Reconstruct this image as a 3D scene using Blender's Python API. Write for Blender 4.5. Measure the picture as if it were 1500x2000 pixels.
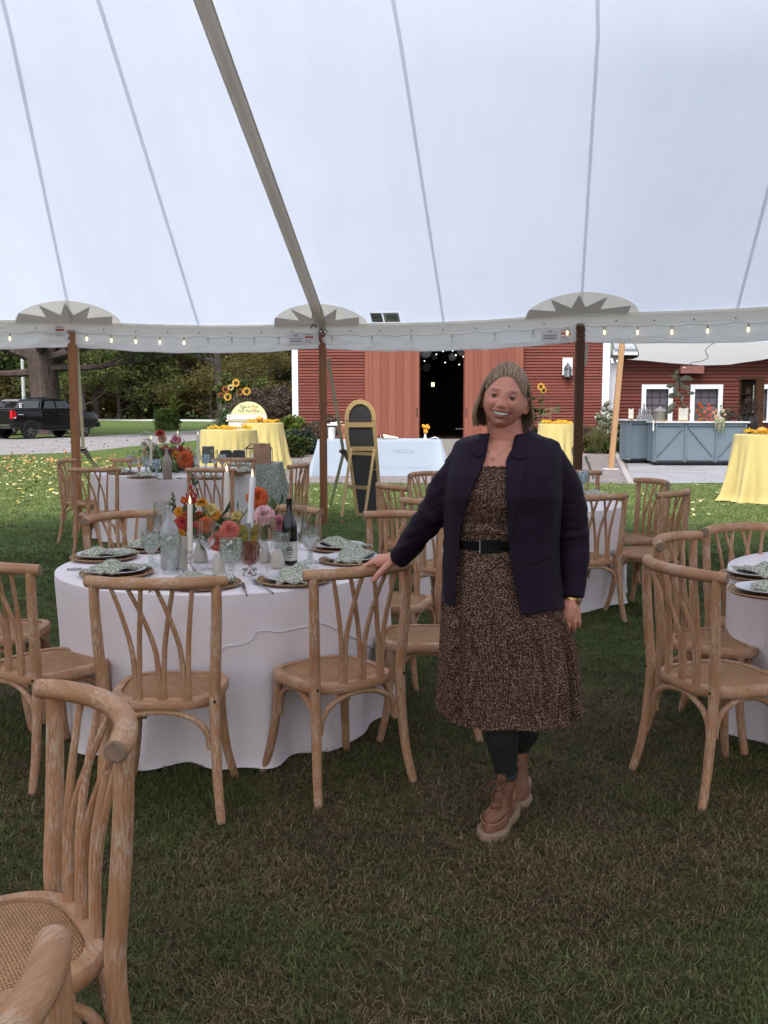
import bpy, bmesh, math, random
import numpy as np
from mathutils import Vector, Matrix, noise
from mathutils.bvhtree import BVHTree
R = math.radians
random.seed(7)
scn = bpy.context.scene
for o in list(bpy.data.objects): bpy.data.objects.remove(o)
COL = scn.collection

# ------------------------------------------------------------------ camera
PITCH = 6.24; CAMH = 1.54; FPX = 1920.0
cd = bpy.data.cameras.new('camera'); cam = bpy.data.objects.new('camera', cd); COL.objects.link(cam)
cam.location = (0, 0, CAMH); cam.rotation_euler = (R(90 - PITCH), 0, 0)
cd.sensor_fit = 'HORIZONTAL'; cd.sensor_width = 36; cd.lens = 36 * FPX / 1500
cd.clip_start = 0.05; cd.clip_end = 900
scn.camera = cam

# ------------------------------------------------------------------ sky, sun, exposure
SUN_EL, SUN_ROT = 52, 200
w = bpy.data.worlds.new('World'); scn.world = w; w.use_nodes = True
wn = w.node_tree; wn.nodes.clear()
sky = wn.nodes.new('ShaderNodeTexSky'); sky.sky_type = 'NISHITA'; sky.sun_disc = False
sky.sun_elevation = R(SUN_EL); sky.sun_rotation = R(SUN_ROT); sky.dust_density = 6; sky.air_density = 1.2; sky.ozone_density = 1.0
hs = wn.nodes.new('ShaderNodeHueSaturation'); hs.inputs['Saturation'].default_value = 0.5
bg = wn.nodes.new('ShaderNodeBackground'); bg.inputs['Strength'].default_value = 0.15
wo = wn.nodes.new('ShaderNodeOutputWorld')
wn.links.new(sky.outputs[0], hs.inputs['Color']); wn.links.new(hs.outputs[0], bg.inputs[0]); wn.links.new(bg.outputs[0], wo.inputs[0])
sl = bpy.data.lights.new('sun', 'SUN'); sl.energy = 0.8; sl.angle = R(25); sl.color = (1, .96, .9)
so = bpy.data.objects.new('sun', sl); COL.objects.link(so)
# sun_rotation 0 = +Y, clockwise seen from above
sd = Vector((math.sin(R(SUN_ROT)) * math.cos(R(SUN_EL)), math.cos(R(SUN_ROT)) * math.cos(R(SUN_EL)), math.sin(R(SUN_EL))))
so.rotation_euler = sd.to_track_quat('Z', 'Y').to_euler()
so.location = sd * 60
vs = scn.view_settings
vs.view_transform = 'Standard'; vs.look = 'None'; vs.gamma = 1; vs.use_curve_mapping = False; vs.exposure = 1.05
cy = scn.cycles
cy.use_denoising = True; cy.max_bounces = 7; cy.diffuse_bounces = 3; cy.glossy_bounces = 3; cy.transmission_bounces = 5
cy.transparent_max_bounces = 24; cy.caustics_reflective = False; cy.caustics_refractive = False
cy.sample_clamp_indirect = 6

# ------------------------------------------------------------------ picking points from the layout sheet
CP, SP = math.cos(R(PITCH)), math.sin(R(PITCH))
def ray(px, py):
    u = (px - 750) / FPX; v = (1000 - py) / FPX
    return Vector((u, CP + v * SP, -SP + v * CP))
def at(px, py, Y=None, z=None):
    d = ray(px, py)
    t = (Y / d.y) if Y is not None else (z - CAMH) / d.z
    return Vector((d.x * t, d.y * t, CAMH + d.z * t))

# ------------------------------------------------------------------ materials
def sockcol(c): return (c[0], c[1], c[2], 1)
class NT:
    def __init__(s, name):
        s.m = bpy.data.materials.new(name); s.m.use_nodes = True
        s.t = s.m.node_tree; s.n = s.t.nodes; s.b = s.n['Principled BSDF']; s.out = s.n['Material Output']
    def add(s, ty, **kw):
        n = s.n.new(ty)
        for k, v in kw.items(): setattr(n, k, v)
        return n
    def link(s, a, b): s.t.links.new(a, b)
    def coord(s, kind='Object', scale=(1, 1, 1), rot=(0, 0, 0)):
        tc = s.add('ShaderNodeTexCoord'); mp = s.add('ShaderNodeMapping')
        mp.inputs['Scale'].default_value = scale; mp.inputs['Rotation'].default_value = rot
        s.link(tc.outputs[kind], mp.inputs['Vector']); return mp.outputs['Vector']
    def world(s, scale=(1, 1, 1)):
        g = s.add('ShaderNodeNewGeometry'); mp = s.add('ShaderNodeMapping'); mp.inputs['Scale'].default_value = scale
        s.link(g.outputs['Position'], mp.inputs['Vector']); return mp.outputs['Vector']
    def noise(s, vec, scale, detail=3, rough=.55):
        n = s.add('ShaderNodeTexNoise'); n.inputs['Scale'].default_value = scale
        n.inputs['Detail'].default_value = detail; n.inputs['Roughness'].default_value = rough
        s.link(vec, n.inputs['Vector']); return n.outputs['Fac']
    def ramp(s, fac, stops):
        r = s.add('ShaderNodeValToRGB'); e = r.color_ramp.elements
        while len(e) < len(stops): e.new(0.5)
        for i, (p, c) in enumerate(stops): e[i].position = p; e[i].color = sockcol(c)
        s.link(fac, r.inputs['Fac']); return r.outputs['Color']
    def mixc(s, a, b, fac, mode='MIX'):
        m = s.add('ShaderNodeMix', data_type='RGBA', blend_type=mode)
        for sock, v in ((m.inputs[6], a), (m.inputs[7], b)):
            if isinstance(v, tuple): sock.default_value = sockcol(v)
            else: s.link(v, sock)
        if isinstance(fac, (int, float)): m.inputs[0].default_value = fac
        else: s.link(fac, m.inputs[0])
        return m.outputs[2]
    def col(s, v):
        if isinstance(v, tuple): s.b.inputs['Base Color'].default_value = sockcol(v)
        else: s.link(v, s.b.inputs['Base Color'])
    def rough(s, v): s.b.inputs['Roughness'].default_value = v
    def spec(s, v): s.b.inputs['Specular IOR Level'].default_value = v
    def bump(s, h, strength=.3, dist=.01):
        b = s.add('ShaderNodeBump'); b.inputs['Strength'].default_value = strength; b.inputs['Distance'].default_value = dist
        s.link(h, b.inputs['Height']); s.link(b.outputs[0], s.b.inputs['Normal'])
MC = {}
def plain(name, c, rough=.6, metal=0, var=.12, scale=9, bump=0, bscale=60, spec=.5, coord='Object'):
    if name in MC: return MC[name]
    n = NT(name); v = n.coord(coord)
    if var:
        f = n.noise(v, scale, 4)
        n.col(n.ramp(f, [(.25, tuple(x * (1 - var) for x in c)), (.75, tuple(min(1, x * (1 + var)) for x in c))]))
    else: n.col(c)
    n.rough(rough); n.spec(spec); n.b.inputs['Metallic'].default_value = metal
    if bump: n.bump(n.noise(v, bscale, 4), bump, .004)
    MC[name] = n.m; return n.m
def emis(name, c, strength):
    n = NT(name); n.col(c); n.b.inputs['Emission Color'].default_value = sockcol(c); n.b.inputs['Emission Strength'].default_value = strength
    return n.m
def wood(name, c1, c2, axis='Z', sc=18, wash=None, rough=.65, wf=.62):
    n = NT(name); s = {'Z': (1, 1, .06), 'X': (.06, 1, 1), 'Y': (1, .06, 1)}[axis]
    v = n.coord('Object', s); f = n.noise(v, sc, 5, .65)
    c = n.ramp(f, [(.3, c1), (.7, c2)])
    if wash:
        f2 = n.noise(n.coord('Object', tuple(.13 if x < 1 else 1 for x in s)), sc * 7.5, 4, .65)
        m = n.ramp(f2, [(wf - .06, (0, 0, 0)), (wf + .06, (1, 1, 1))])
        f3 = n.ramp(n.noise(n.coord('Object'), 11, 2), [(.36, (.1, .1, .1)), (.66, (.8, .8, .8))])
        mm = n.mixc(m, f3, 1.0, 'MULTIPLY')
        c = n.mixc(c, wash, mm)
    n.col(c); n.rough(rough); n.spec(.3); n.bump(f, .25, .004); return n.m

# ------------------------------------------------------------------ mesh builder
class MB:
    def __init__(s): s.v = []; s.f = []; s.mi = []; s.cm = 0
    def vert(s, p): s.v.append(tuple(p)); return len(s.v) - 1
    def face(s, ids): s.f.append(tuple(ids)); s.mi.append(s.cm)
    def box(s, c, size, rot=None):
        hx, hy, hz = size[0] / 2, size[1] / 2, size[2] / 2; b = len(s.v)
        for x in (-1, 1):
            for y in (-1, 1):
                for z in (-1, 1):
                    p = Vector((x * hx, y * hy, z * hz))
                    if rot: p = rot @ p
                    s.v.append(tuple(p + Vector(c)))
        for q in ((0, 1, 3, 2), (4, 6, 7, 5), (0, 4, 5, 1), (2, 3, 7, 6), (0, 2, 6, 4), (1, 5, 7, 3)): s.face([b + i for i in q])
        return s
    def beam(s, a, b, wx, wy, up=(0, 0, 1)):
        a = Vector(a); b = Vector(b); d = (b - a); L = d.length; z = d.normalized()
        u = Vector(up)
        if abs(z.dot(u)) > .98: u = Vector((0, 1, 0))
        x = u.cross(z).normalized(); y = z.cross(x)
        m = Matrix((x, y, z)).transposed()
        return s.box((a + b) / 2, (wx, wy, L), m)
    def tube(s, pts, rad, n=8, caps=True, squash=None, frame0=None):
        pts = [Vector(p) for p in pts]; N = len(pts)
        if not hasattr(rad, '__len__'): rad = [rad] * N
        rings = []; x = None
        for i, p in enumerate(pts):
            t = (pts[min(i + 1, N - 1)] - pts[max(i - 1, 0)]).normalized()
            if x is None:
                u = Vector(frame0) if frame0 else (Vector((0, 0, 1)) if abs(t.z) < .9 else Vector((1, 0, 0)))
                x = (u - t * u.dot(t)).normalized()
            else: x = (x - t * x.dot(t)).normalized()
            y = t.cross(x); r = []
            for k in range(n):
                a = 2 * math.pi * k / n; q = 1 if squash is None else squash
                r.append(s.vert(p + x * (math.cos(a) * rad[i]) + y * (math.sin(a) * rad[i] * q)))
            rings.append(r)
        for i in range(N - 1):
            for k in range(n):
                s.face((rings[i][k], rings[i][(k + 1) % n], rings[i + 1][(k + 1) % n], rings[i + 1][k]))
        if caps: s.face(rings[0][::-1]); s.face(rings[-1])
        return s
    def lathe(s, prof, n=16, c=(0, 0, 0), caps=True):
        rings = []
        for (r, z) in prof:
            rings.append([s.vert((c[0] + r * math.cos(2 * math.pi * k / n), c[1] + r * math.sin(2 * math.pi * k / n), c[2] + z)) for k in range(n)])
        for i in range(len(prof) - 1):
            for k in range(n): s.face((rings[i][k], rings[i][(k + 1) % n], rings[i + 1][(k + 1) % n], rings[i + 1][k]))
        if caps:
            if prof[0][0] > 1e-5: s.face(rings[0][::-1])
            if prof[-1][0] > 1e-5: s.face(rings[-1])
        return s
    def grid(s, P, closed_u=False):
        ids = [[s.vert(p) for p in row] for row in P]; nu = len(P[0])
        for i in range(len(P) - 1):
            for k in range(nu if closed_u else nu - 1):
                k2 = (k + 1) % nu
                s.face((ids[i][k], ids[i][k2], ids[i + 1][k2], ids[i + 1][k]))
        return ids
    def poly(s, pts): s.face([s.vert(p) for p in pts]); return s
    def prism(s, pts, off):
        off = Vector(off); a = [s.vert(p) for p in pts]; b = [s.vert(Vector(p) + off) for p in pts]; n = len(pts)
        s.face(a[::-1]); s.face(b)
        for k in range(n): s.face((a[k], a[(k + 1) % n], b[(k + 1) % n], b[k]))
        return s
    def sphere(s, c, r, nu=12, nv=8, sc=(1, 1, 1)):
        P = []
        for i in range(nv + 1):
            t = math.pi * i / nv
            P.append([(c[0] + sc[0] * r * math.sin(t) * math.cos(2 * math.pi * k / nu), c[1] + sc[1] * r * math.sin(t) * math.sin(2 * math.pi * k / nu), c[2] - sc[2] * r * math.cos(t)) for k in range(nu)])
        s.grid(P, True); return s
    def xform(s, M):
        s.v = [tuple(M @ Vector(p)) for p in s.v]; return s
    def mesh(s, name, mats, smooth=True, clean=False):
        me = bpy.data.meshes.new(name); me.from_pydata(s.v, [], s.f)
        if not isinstance(mats, (list, tuple)): mats = [mats]
        for m in mats: me.materials.append(m)
        if len(mats) > 1: me.polygons.foreach_set('material_index', s.mi)
        if clean:
            bm = bmesh.new(); bm.from_mesh(me); bmesh.ops.remove_doubles(bm, verts=bm.verts, dist=1e-5)
            bmesh.ops.recalc_face_normals(bm, faces=bm.faces); bm.to_mesh(me); bm.free()
        if smooth:
            me.polygons.foreach_set('use_smooth', [True] * len(me.polygons))
            try: me.set_sharp_from_angle(angle=R(38))
            except Exception: pass
        me.update(); return me
    def build(s, name, mats, parent=None, loc=None, smooth=True, clean=True):
        return link(name, s.mesh(name, mats, smooth, clean), parent, loc)
def link(name, data, parent=None, loc=None, rotz=None, kind=None):
    o = bpy.data.objects.new(name, data); COL.objects.link(o)
    if parent is not None: o.parent = parent
    if loc is not None: o.location = loc
    if rotz is not None: o.rotation_euler = (0, 0, rotz)
    if kind: o['kind'] = kind
    return o
def tag(o, label, cat, group=None, kind=None):
    if label: o['label'] = label
    if cat: o['category'] = cat
    if group: o['group'] = group
    if kind: o['kind'] = kind
    return o
def thing(name, label, cat, loc=(0, 0, 0), rotz=0, group=None):
    o = bpy.data.objects.new(name, None); COL.objects.link(o); o.empty_display_size = .1
    o.location = loc; o.rotation_euler = (0, 0, rotz); return tag(o, label, cat, group)
def dup(root, loc=None, rotz=None, label=None, group=None, scale=None):
    r = root.copy(); COL.objects.link(r)
    if loc is not None: r.location = loc
    if rotz is not None: r.rotation_euler = (0, 0, rotz)
    if scale is not None: r.scale = (scale,) * 3 if not hasattr(scale, '__len__') else scale
    if label: r['label'] = label
    if group: r['group'] = group
    for ch in list(root.children):
        c = ch.copy(); COL.objects.link(c); c.parent = r
        for g in list(ch.children):
            d = g.copy(); COL.objects.link(d); d.parent = c
    return r
def bez(p0, p1, p2, n):
    p0, p1, p2 = Vector(p0), Vector(p1), Vector(p2); out = []
    for i in range(n + 1):
        t = i / n; out.append(p0 * (1 - t) ** 2 + p1 * 2 * t * (1 - t) + p2 * t * t)
    return out
def spline(pts, n):
    pts = [Vector(p) for p in pts]; P = [pts[0]] + pts + [pts[-1]]; out = []
    for i in range(1, len(P) - 2):
        for k in range(n):
            t = k / n; a, b, c, d = P[i - 1], P[i], P[i + 1], P[i + 2]
            out.append(.5 * (2 * b + (c - a) * t + (2 * a - 5 * b + 4 * c - d) * t * t + (3 * b - a - 3 * c + d) * t ** 3))
    out.append(pts[-1]); return out
def lerp(a, b, t): return a + (b - a) * t
def nz(p, s=1.0, seed=0): return noise.noise(Vector((p[0] * s + seed * 7.3, p[1] * s + seed * 3.1, p[2] * s - seed * 5.7)))
# ------------------------------------------------------------------ ground
def grass_mat():
    n = NT('lawn'); p = n.world()
    big = n.noise(p, .55, 4, .6); mid = n.noise(p, 2.6, 5, .65); fine = n.noise(p, 60, 3, .7)
    green = n.ramp(mid, [(.3, (.062, .098, .028)), (.55, (.092, .136, .042)), (.8, (.15, .18, .07))])
    dry = n.ramp(mid, [(.3, (.036, .025, .011)), (.75, (.074, .053, .026))])
    # trodden, dry turf where the tent has stood
    sx = n.add('ShaderNodeSeparateXYZ'); n.link(p, sx.inputs[0])
    mr = n.add('ShaderNodeMapRange'); mr.interpolation_type = 'SMOOTHSTEP'
    ad = n.add('ShaderNodeMath', operation='MULTIPLY_ADD'); ad.inputs[1].default_value = 5.0
    n.link(big, ad.inputs[0]); n.link(sx.outputs['Y'], ad.inputs[2])
    n.link(ad.outputs[0], mr.inputs['Value']); mr.inputs['From Min'].default_value = 7.0; mr.inputs['From Max'].default_value = 10.5
    mr.inputs['To Min'].default_value = .80; mr.inputs['To Max'].default_value = 0.0
    c = n.mixc(green, dry, mr.outputs[0])
    f = n.ramp(fine, [(.25, (.6, .6, .6)), (.75, (1.3, 1.3, 1.3))])
    n.col(n.mixc(c, f, 1.0, 'MULTIPLY')); n.rough(.9); n.spec(.1); n.bump(fine, .8, .02)
    return n.m
def gravel_mat(name, c, sc):
    n = NT(name); p = n.world(); f = n.noise(p, sc, 5, .75); g = n.noise(p, 1.1, 4)
    a = n.ramp(f, [(.25, tuple(x * .65 for x in c)), (.5, c), (.75, tuple(x * 1.3 for x in c))])
    b = n.ramp(g, [(.3, (.82, .82, .82)), (.7, (1.1, 1.1, 1.1))])
    n.col(n.mixc(a, b, 1, 'MULTIPLY')); n.rough(.95); n.spec(.1); n.bump(f, .7, .02); return n.m
LAWN = grass_mat()
def sheet(name, pts, z, m):
    mb = MB(); mb.poly([(x, y, z) for x, y in pts]); o = mb.build(name, m, smooth=False, clean=False); o['kind'] = 'structure'; return o
g = MB(); g.poly([(-400, -400, 0), (400, -400, 0), (400, 400, 0), (-400, 400, 0)])
g.build('lawn', LAWN, smooth=False, clean=False)['kind'] = 'structure'
GRAV = gravel_mat('gravel_drive', (.25, .245, .255), 26)
def gp(px, py): p = at(px, py, z=0); return (p.x, p.y)
near = [gp(-260, 897), gp(0, 889), gp(150, 884), gp(250, 873), gp(330, 866), gp(420, 857), gp(470, 851)]
far = [gp(560, 836), gp(420, 839), gp(300, 846), gp(200, 851), gp(150, 853), gp(0, 856), gp(-260, 856)]
sheet('driveway', near + far, .006, GRAV)
GR2 = gravel_mat('gravel_yard', (.27, .275, .305), 30)
sheet('gravel_yard', [gp(1228, 946), gp(1660, 942), gp(1660, 868), gp(1225, 868)], .012, GR2)
ROADM = plain('pale_road', (.5, .5, .5), .9, scale=.6)
sheet('far_road', [gp(-300, 817.5), gp(160, 818), gp(440, 820), gp(700, 821.5), gp(700, 825), gp(440, 823.5), gp(160, 821), gp(-300, 820)], .01, ROADM)
# paver walk beside the barn: bedding sheet + pavers one by one
BED = plain('paver_joint_sand', (.16, .14, .13), .95, scale=4)
walk = sheet('paver_walk', [gp(566, 944), gp(1228, 946), gp(1226, 868), gp(566, 868)], .006, BED)
def paver_mat(i, c):
    n = NT('paver_%d' % i); p = n.world(); f = n.noise(p, 9, 4)
    n.col(n.ramp(f, [(.3, tuple(x * .8 for x in c)), (.7, tuple(x * 1.15 for x in c))])); n.rough(.9); n.spec(.15); n.bump(n.noise(p, 60, 3), .3, .01); return n.m
PV = [paver_mat(i, c) for i, c in enumerate([(.20, .178, .185), (.18, .168, .18), (.22, .19, .185)])]
pvm = []
for m in PV:
    mb = MB(); b = mb.box((0, 0, .012), (.232, .232, .024)); pvm.append(mb.mesh('paver', m, smooth=False))
x0, y1_ = gp(1120, 945)[0], gp(1200, 945)[1]
cnt = 0; rest = [MB() for _ in PV]; rp = random.Random(3)
yy = gp(900, 945)[1] + .13; row = 0
ang = 0
while yy < 33.0:
    xa = -2.2; xb = 8
    xx = xa + (row % 2) * .12
    while xx < xb:
        lim = at(1228, 946, z=0).x + (yy - y1_) * .208
        px = 750 + 1920 * xx / yy
        if xx < lim and not (px > 880 and px < 1100 and yy < 26 and False):
            i = rp.randrange(3); dz = rp.uniform(-.003, .003)
            if 1120 < px and cnt < 290 and yy < 28:
                o = link('paver', pvm[i], walk, (xx, yy, .006 + dz)); cnt += 1
            else: rest[i].box((xx, yy, .018 + dz), (.232, .232, .024))
        xx += .242
    yy += .242; row += 1
for i, mb in enumerate(rest):
    o = mb.build('paving', PV[i], walk, smooth=False, clean=False); o['kind'] = 'stuff'
# pale edging course between pavers and gravel
EDG = plain('edging_brick', (.30, .285, .285), .9)
e0, e1 = Vector((*gp(1232, 946), 0)), Vector((*gp(1200, 880), 0)); n_e = int((e1 - e0).length / .24)
em = MB(); em.box((0, 0, .015), (.12, .225, .03)); em = em.mesh('edging_brick', EDG, smooth=False)
for k in range(n_e):
    p = e0.lerp(e1, (k + .5) / n_e); o = link('edging_brick', em, walk, (p.x, p.y, .006)); o.rotation_euler.z = math.atan2(-(e1.x - e0.x), e1.y - e0.y)
# ------------------------------------------------------------------ tent
def canopy_mat(name, dif, trans, mixf, scale=1.0):
    n = NT(name); n.n.remove(n.b)
    d = n.add('ShaderNodeBsdfDiffuse'); t = n.add('ShaderNodeBsdfTranslucent'); mx = n.add('ShaderNodeMixShader')
    p = n.world(); f = n.noise(p, 1.3, 4); f2 = n.noise(n.world((9, 9, 2)), 30, 3)
    ct = n.ramp(f, [(.3, tuple(x * .965 for x in trans)), (.7, trans)])
    f3 = n.noise(n.world((1.1, .16, .25)), 5, 4, .6); ct = n.mixc(ct, n.ramp(f3, [(.3, (.945, .95, .955)), (.7, (1, 1, 1))]), 1, 'MULTIPLY'); ct = n.mixc(ct, n.ramp(f2, [(.3, (.97, .97, .97)), (.7, (1, 1, 1))]), 1, 'MULTIPLY')  # f3: faint streaks in the colour stand for wrinkle shading
    d.inputs[0].default_value = sockcol(dif); n.link(ct, t.inputs[0]); mx.inputs[0].default_value = mixf
    n.link(d.outputs[0], mx.inputs[1]); n.link(t.outputs[0], mx.inputs[2]); n.link(mx.outputs[0], n.out.inputs[0]); return n.m
CANVAS = canopy_mat('sailcloth', (.72, .72, .73), (.615, .675, .79), .70)
SEAM = canopy_mat('sailcloth_seam', (.75, .75, .77), (.86, .88, .93), .7)
BAND = canopy_mat('rope_edge_canvas', (.85, .79, .73), (.9, .84, .78), .45)
FLAPM = canopy_mat('valance_canvas', (.88, .84, .84), (.96, .92, .95), .55)
PATCH = canopy_mat('reinforcing_patch', (.85, .78, .66), (.92, .84, .70), .72)
STARM = canopy_mat('star_patch', (.5, .47, .46), (.60, .56, .55), .5)
ZJ = 2.46
poles = [at(140, 640, Y=12.2), at(630, 646, Y=12.6), at(1134, 628, Y=11.2)]
for p in poles: p.z = ZJ
POLE_XY = [(p.x, p.y) for p in poles]
ring = [(-6.7, 10.5)] + POLE_XY + [(5.05, 9.35), (7.0, 6.6), (7.9, 3.3), (7.9, 0), (7.1, -3.2), (5.2, -5.9), (2.3, -7.7), (-.9, -8.3), (-4.1, -8.0), (-6.9, -6.4), (-8.8, -3.8), (-9.6, -.8), (-9.6, 2.4), (-9.0, 5.5), (-8.1, 8.2)]
NP = len(ring); PEAK = Vector((-1.6, -.6, 8.6))
def eave_pt(i, t):
    a, b = ring[i % NP], ring[(i + 1) % NP]
    return Vector((lerp(a[0], b[0], t), lerp(a[1], b[1], t), ZJ + .10 - .05 * 4 * t * (1 - t)))
TOPX = {0.5: -140, 1.0: 8, 1.5: 193, 2.0: 398, 2.5: 770, 3.0: 1172, 3.5: 1596, 4.0: 2050}
def mid_pt(k):
    kk = k % NP
    if 0.5 <= kk <= 4.0:
        lo = math.floor(kk * 2) / 2; hi = min(lo + .5, 4.0); f = (kk - lo) / .5
        px = lerp(TOPX[lo], TOPX[hi], f); return at(px, 0, Y=7.8 if px < 1300 else 7.8 - (px - 1300) * .0016)
    i = int(math.floor(kk)); e = eave_pt(i, kk - i); m = e.lerp(PEAK, .40); m.z = 4.5; return m
def canopy_pt(k, s):
    i = int(math.floor(k + 1e-9)); e = eave_pt(i, k - i); m = mid_pt(k)
    if s < .45: return e.lerp(m, s / .45)
    u = (s - .45) / .55; p = m.lerp(PEAK, u); p.z = lerp(m.z, PEAK.z, u ** 1.15); return p
tent = thing('marquee_tent', 'white sailcloth tent spanning the whole top of the picture', 'tent')
NS = 16; SUB = 8
P = [[canopy_pt(k / SUB, s / NS) for k in range(NP * SUB)] for s in range(NS + 1)]
mb = MB(); mb.grid(P, True); mb.build('canopy', CANVAS, tent)
# seams as webbing strips just under the cloth
def inward(p, k): 
    return Vector((0, 0, -1))
for k2 in range(NP * 2):
    k = k2 / 2
    if k == 2.0: continue
    path = [canopy_pt(k, s / 24) for s in range(25)]
    i = int(k); tdir = (eave_pt(i + (1 if k - i < .25 else 0), 0 if k - i < .25 else .95) - eave_pt(i, max(0, k - i - .1))).normalized()
    wd = .017
    rows = [[p - tdir * wd + Vector((0, 0, -.012)), p + tdir * wd + Vector((0, 0, -.012))] for p in path]
    m2 = MB(); m2.grid(rows); m2.build('seam', SEAM, tent)
# heavy lacing sleeve hanging under the canopy from the middle pole
sl_path = [canopy_pt(2.0, s / 24) + Vector((0, 0, -.055)) for s in range(0, 25)]
sl_path[0] = Vector((*POLE_XY[1], ZJ + .02))
SLV = canopy_mat('sleeve_canvas', (.88, .80, .74), (.8, .72, .66), .5)
m2 = MB(); sec = [(-.068, .028), (-.05, .0), (-.02, -.018), (.02, -.018), (.05, .0), (.068, .028), (.0, .036)]
rows = []
for i, p in enumerate(sl_path):
    t = (sl_path[min(i + 1, 24)] - sl_path[max(i - 1, 0)]).normalized(); x = t.cross(Vector((0, 0, 1))).normalized(); y = x.cross(t)
    rows.append([p + x * a * (1 if i else .6) + y * b for a, b in sec])
m2.grid(rows, True); m2.build('lacing_sleeve', SLV, tent)
for sgn in (-1, 1):
    m2 = MB(); m2.tube([p + (sl_path[min(i + 1, 24)] - sl_path[max(i - 1, 0)]).normalized().cross(Vector((0, 0, 1))).normalized() * (sgn * .066) + Vector((0, 0, .022)) for i, p in enumerate(sl_path)], .0075, 5); m2.build('sleeve_piping', BAND, tent)
# reinforcing half-moon patches with star, one over each perimeter pole
def to_canopy(k0, u, v):
    # u metres along the eave from pole k0, v metres up the slope
    i = int(k0); d = 3.05
    k = k0 + u / d; s = v / 5.6
    return canopy_pt(k, s)
SPX = {1: (.585, .215), 2: (.58, .215), 3: (.62, .25)}
for k0 in range(NP):
    a, b = (.60, .27)
    rows = []; nn = 28
    def scal(r, th): return to_canopy(k0, a * r * math.cos(th), b * r * math.sin(th) * .95 + .01) 
    m2 = MB(); m2.grid([[scal(r / 6, math.pi * q / nn) + Vector((0, 0, -.02)) for q in range(nn + 1)] for r in range(0, 7)])
    m2.build('corner_patch', PATCH, tent)
    star = [(-1.0, .0), (-.92, .46), (-.44, .27), (-.54, .84), (-.17, .36), (-.05, .93), (.07, .36), (.44, .82), (.33, .26), (.85, .42), (.8, .0)]
    pc = to_canopy(k0, 0, .0) + Vector((0, 0, -.03)); m2 = MB(); pv = [to_canopy(k0, a * x, b * .95 * y + .01) + Vector((0, 0, -.03)) for x, y in star]
    for q in range(len(pv) - 1): m2.poly([pc, pv[q], pv[q + 1]])
    m2.build('star_patch', STARM, tent)
# rope edge band and valance flap, bay by bay
for i in range(NP):
    vis = i in (0, 1, 2, 3)
    nseg = 60 if vis else 12
    c0 = Vector((-.8, 2, 0)); a, b = Vector((*ring[i], 0)), Vector((*ring[(i + 1) % NP], 0))
    tan = (b - a).normalized(); inn = Vector((-tan.y, tan.x, 0))
    if inn.dot(c0 - a) < 0: inn = -inn
    rows = []
    for zz, off in ((.03, .0), (-.02, .045), (-.06, .03), (-.11, .012)):
        row = []
        for q in range(nseg + 1):
            t = q / nseg; e = eave_pt(i, t)
            row.append(e + Vector((0, 0, zz + .006 * nz((e.x * 3, zz * 20, i), 1.4))) + inn * (off + .006 * nz(e, 5, 2)))
        rows.append(row)
    m2 = MB(); m2.grid(rows); m2.build('rope_edge', BAND, tent)
    rows = []; nr = 9 if vis else 2
    for r in range(nr + 1):
        row = []; f = r / nr
        for q in range(nseg + 1):
            t = q / nseg; e = eave_pt(i, t); sag = .035 * math.sin(math.pi * min(1, t * 1.02)) ** .6
            wr = (.065 * nz((t * 9 + f * 2.2, f * 3 - t * 4, i), 1.0, 4) + .040 * nz((t * 23 - f * 5, f * 7, i), 1.0, 5)) * (f ** .8) if vis else 0
            row.append(e + Vector((0, 0, -.095 - f * (.215 + sag * .5) + (.012 * nz((t * 11, i, 0), 1, 6) * f))) + inn * (.008 + wr + .02 * math.sin(f * 3.0)))
        rows.append(row)
    m2 = MB(); m2.grid(rows); m2.build('valance', FLAPM, tent)
    if vis:  # bottom hem roll
        m2 = MB(); m2.tube([p for p in rows[-1]], .007, 5); m2.build('valance_hem', FLAPM, tent)
        for q in range(1, 8):  # grommets
            e = eave_pt(i, q / 8) + Vector((0, 0, -.085)) + inn * .03
            m2 = MB(); m2.sphere(e, .009, 6, 4); m2.build('grommet', plain('dark_steel', (.08, .07, .06), .4, 1), tent)
# printed maker labels sewn on the cloth
LBL = plain('label_white', (.62, .62, .62), .7, var=.05); LBK = plain('label_print', (.05, .05, .06), .7, var=0); LRED = plain('label_red', (.45, .10, .05), .7, var=0); LGR = plain('label_grey', (.30, .28, .27), .7, var=.2)
def flat_label(parent, c, x, up, wdt, hgt, items, base):
    n_ = x.cross(up).normalized()
    m_ = MB(); q = [c - x * wdt / 2 - up * hgt / 2, c + x * wdt / 2 - up * hgt / 2, c + x * wdt / 2 + up * hgt / 2, c - x * wdt / 2 + up * hgt / 2]
    m_.prism(q, n_ * .002); lab = m_.build('label', base, parent, smooth=False)
    for (kind, m, u0, v0, u1, v1) in items:
        m_ = MB()
        P_ = lambda u, v: c + x * wdt * (u - .5) + up * hgt * (v - .5) + n_ * .005
        if kind == 'r': m_.prism([P_(u0, v0), P_(u1, v0), P_(u1, v1), P_(u0, v1)], n_ * .001)
        else:
            for k in range(2):
                du = (u1 - u0) * .42; s0 = u0 + k * (u1 - u0) * .42
                m_.poly([P_(s0, v0), P_(s0 + du * .4, v1), P_(s0 + du * .62, lerp(v0, v1, .5)), P_(s0 + du * .42, lerp(v0, v1, .6))])
                m_.poly([P_(s0 + du * .4, v1), P_(s0 + du * 1.2, v0), P_(s0 + du * .95, v0), P_(s0 + du * .36, v1 * .92 + v0 * .08)])
        m_.build('print', m, lab, smooth=False)
X3 = Vector((1, 0, 0)); Z3 = Vector((0, 0, 1))
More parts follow.
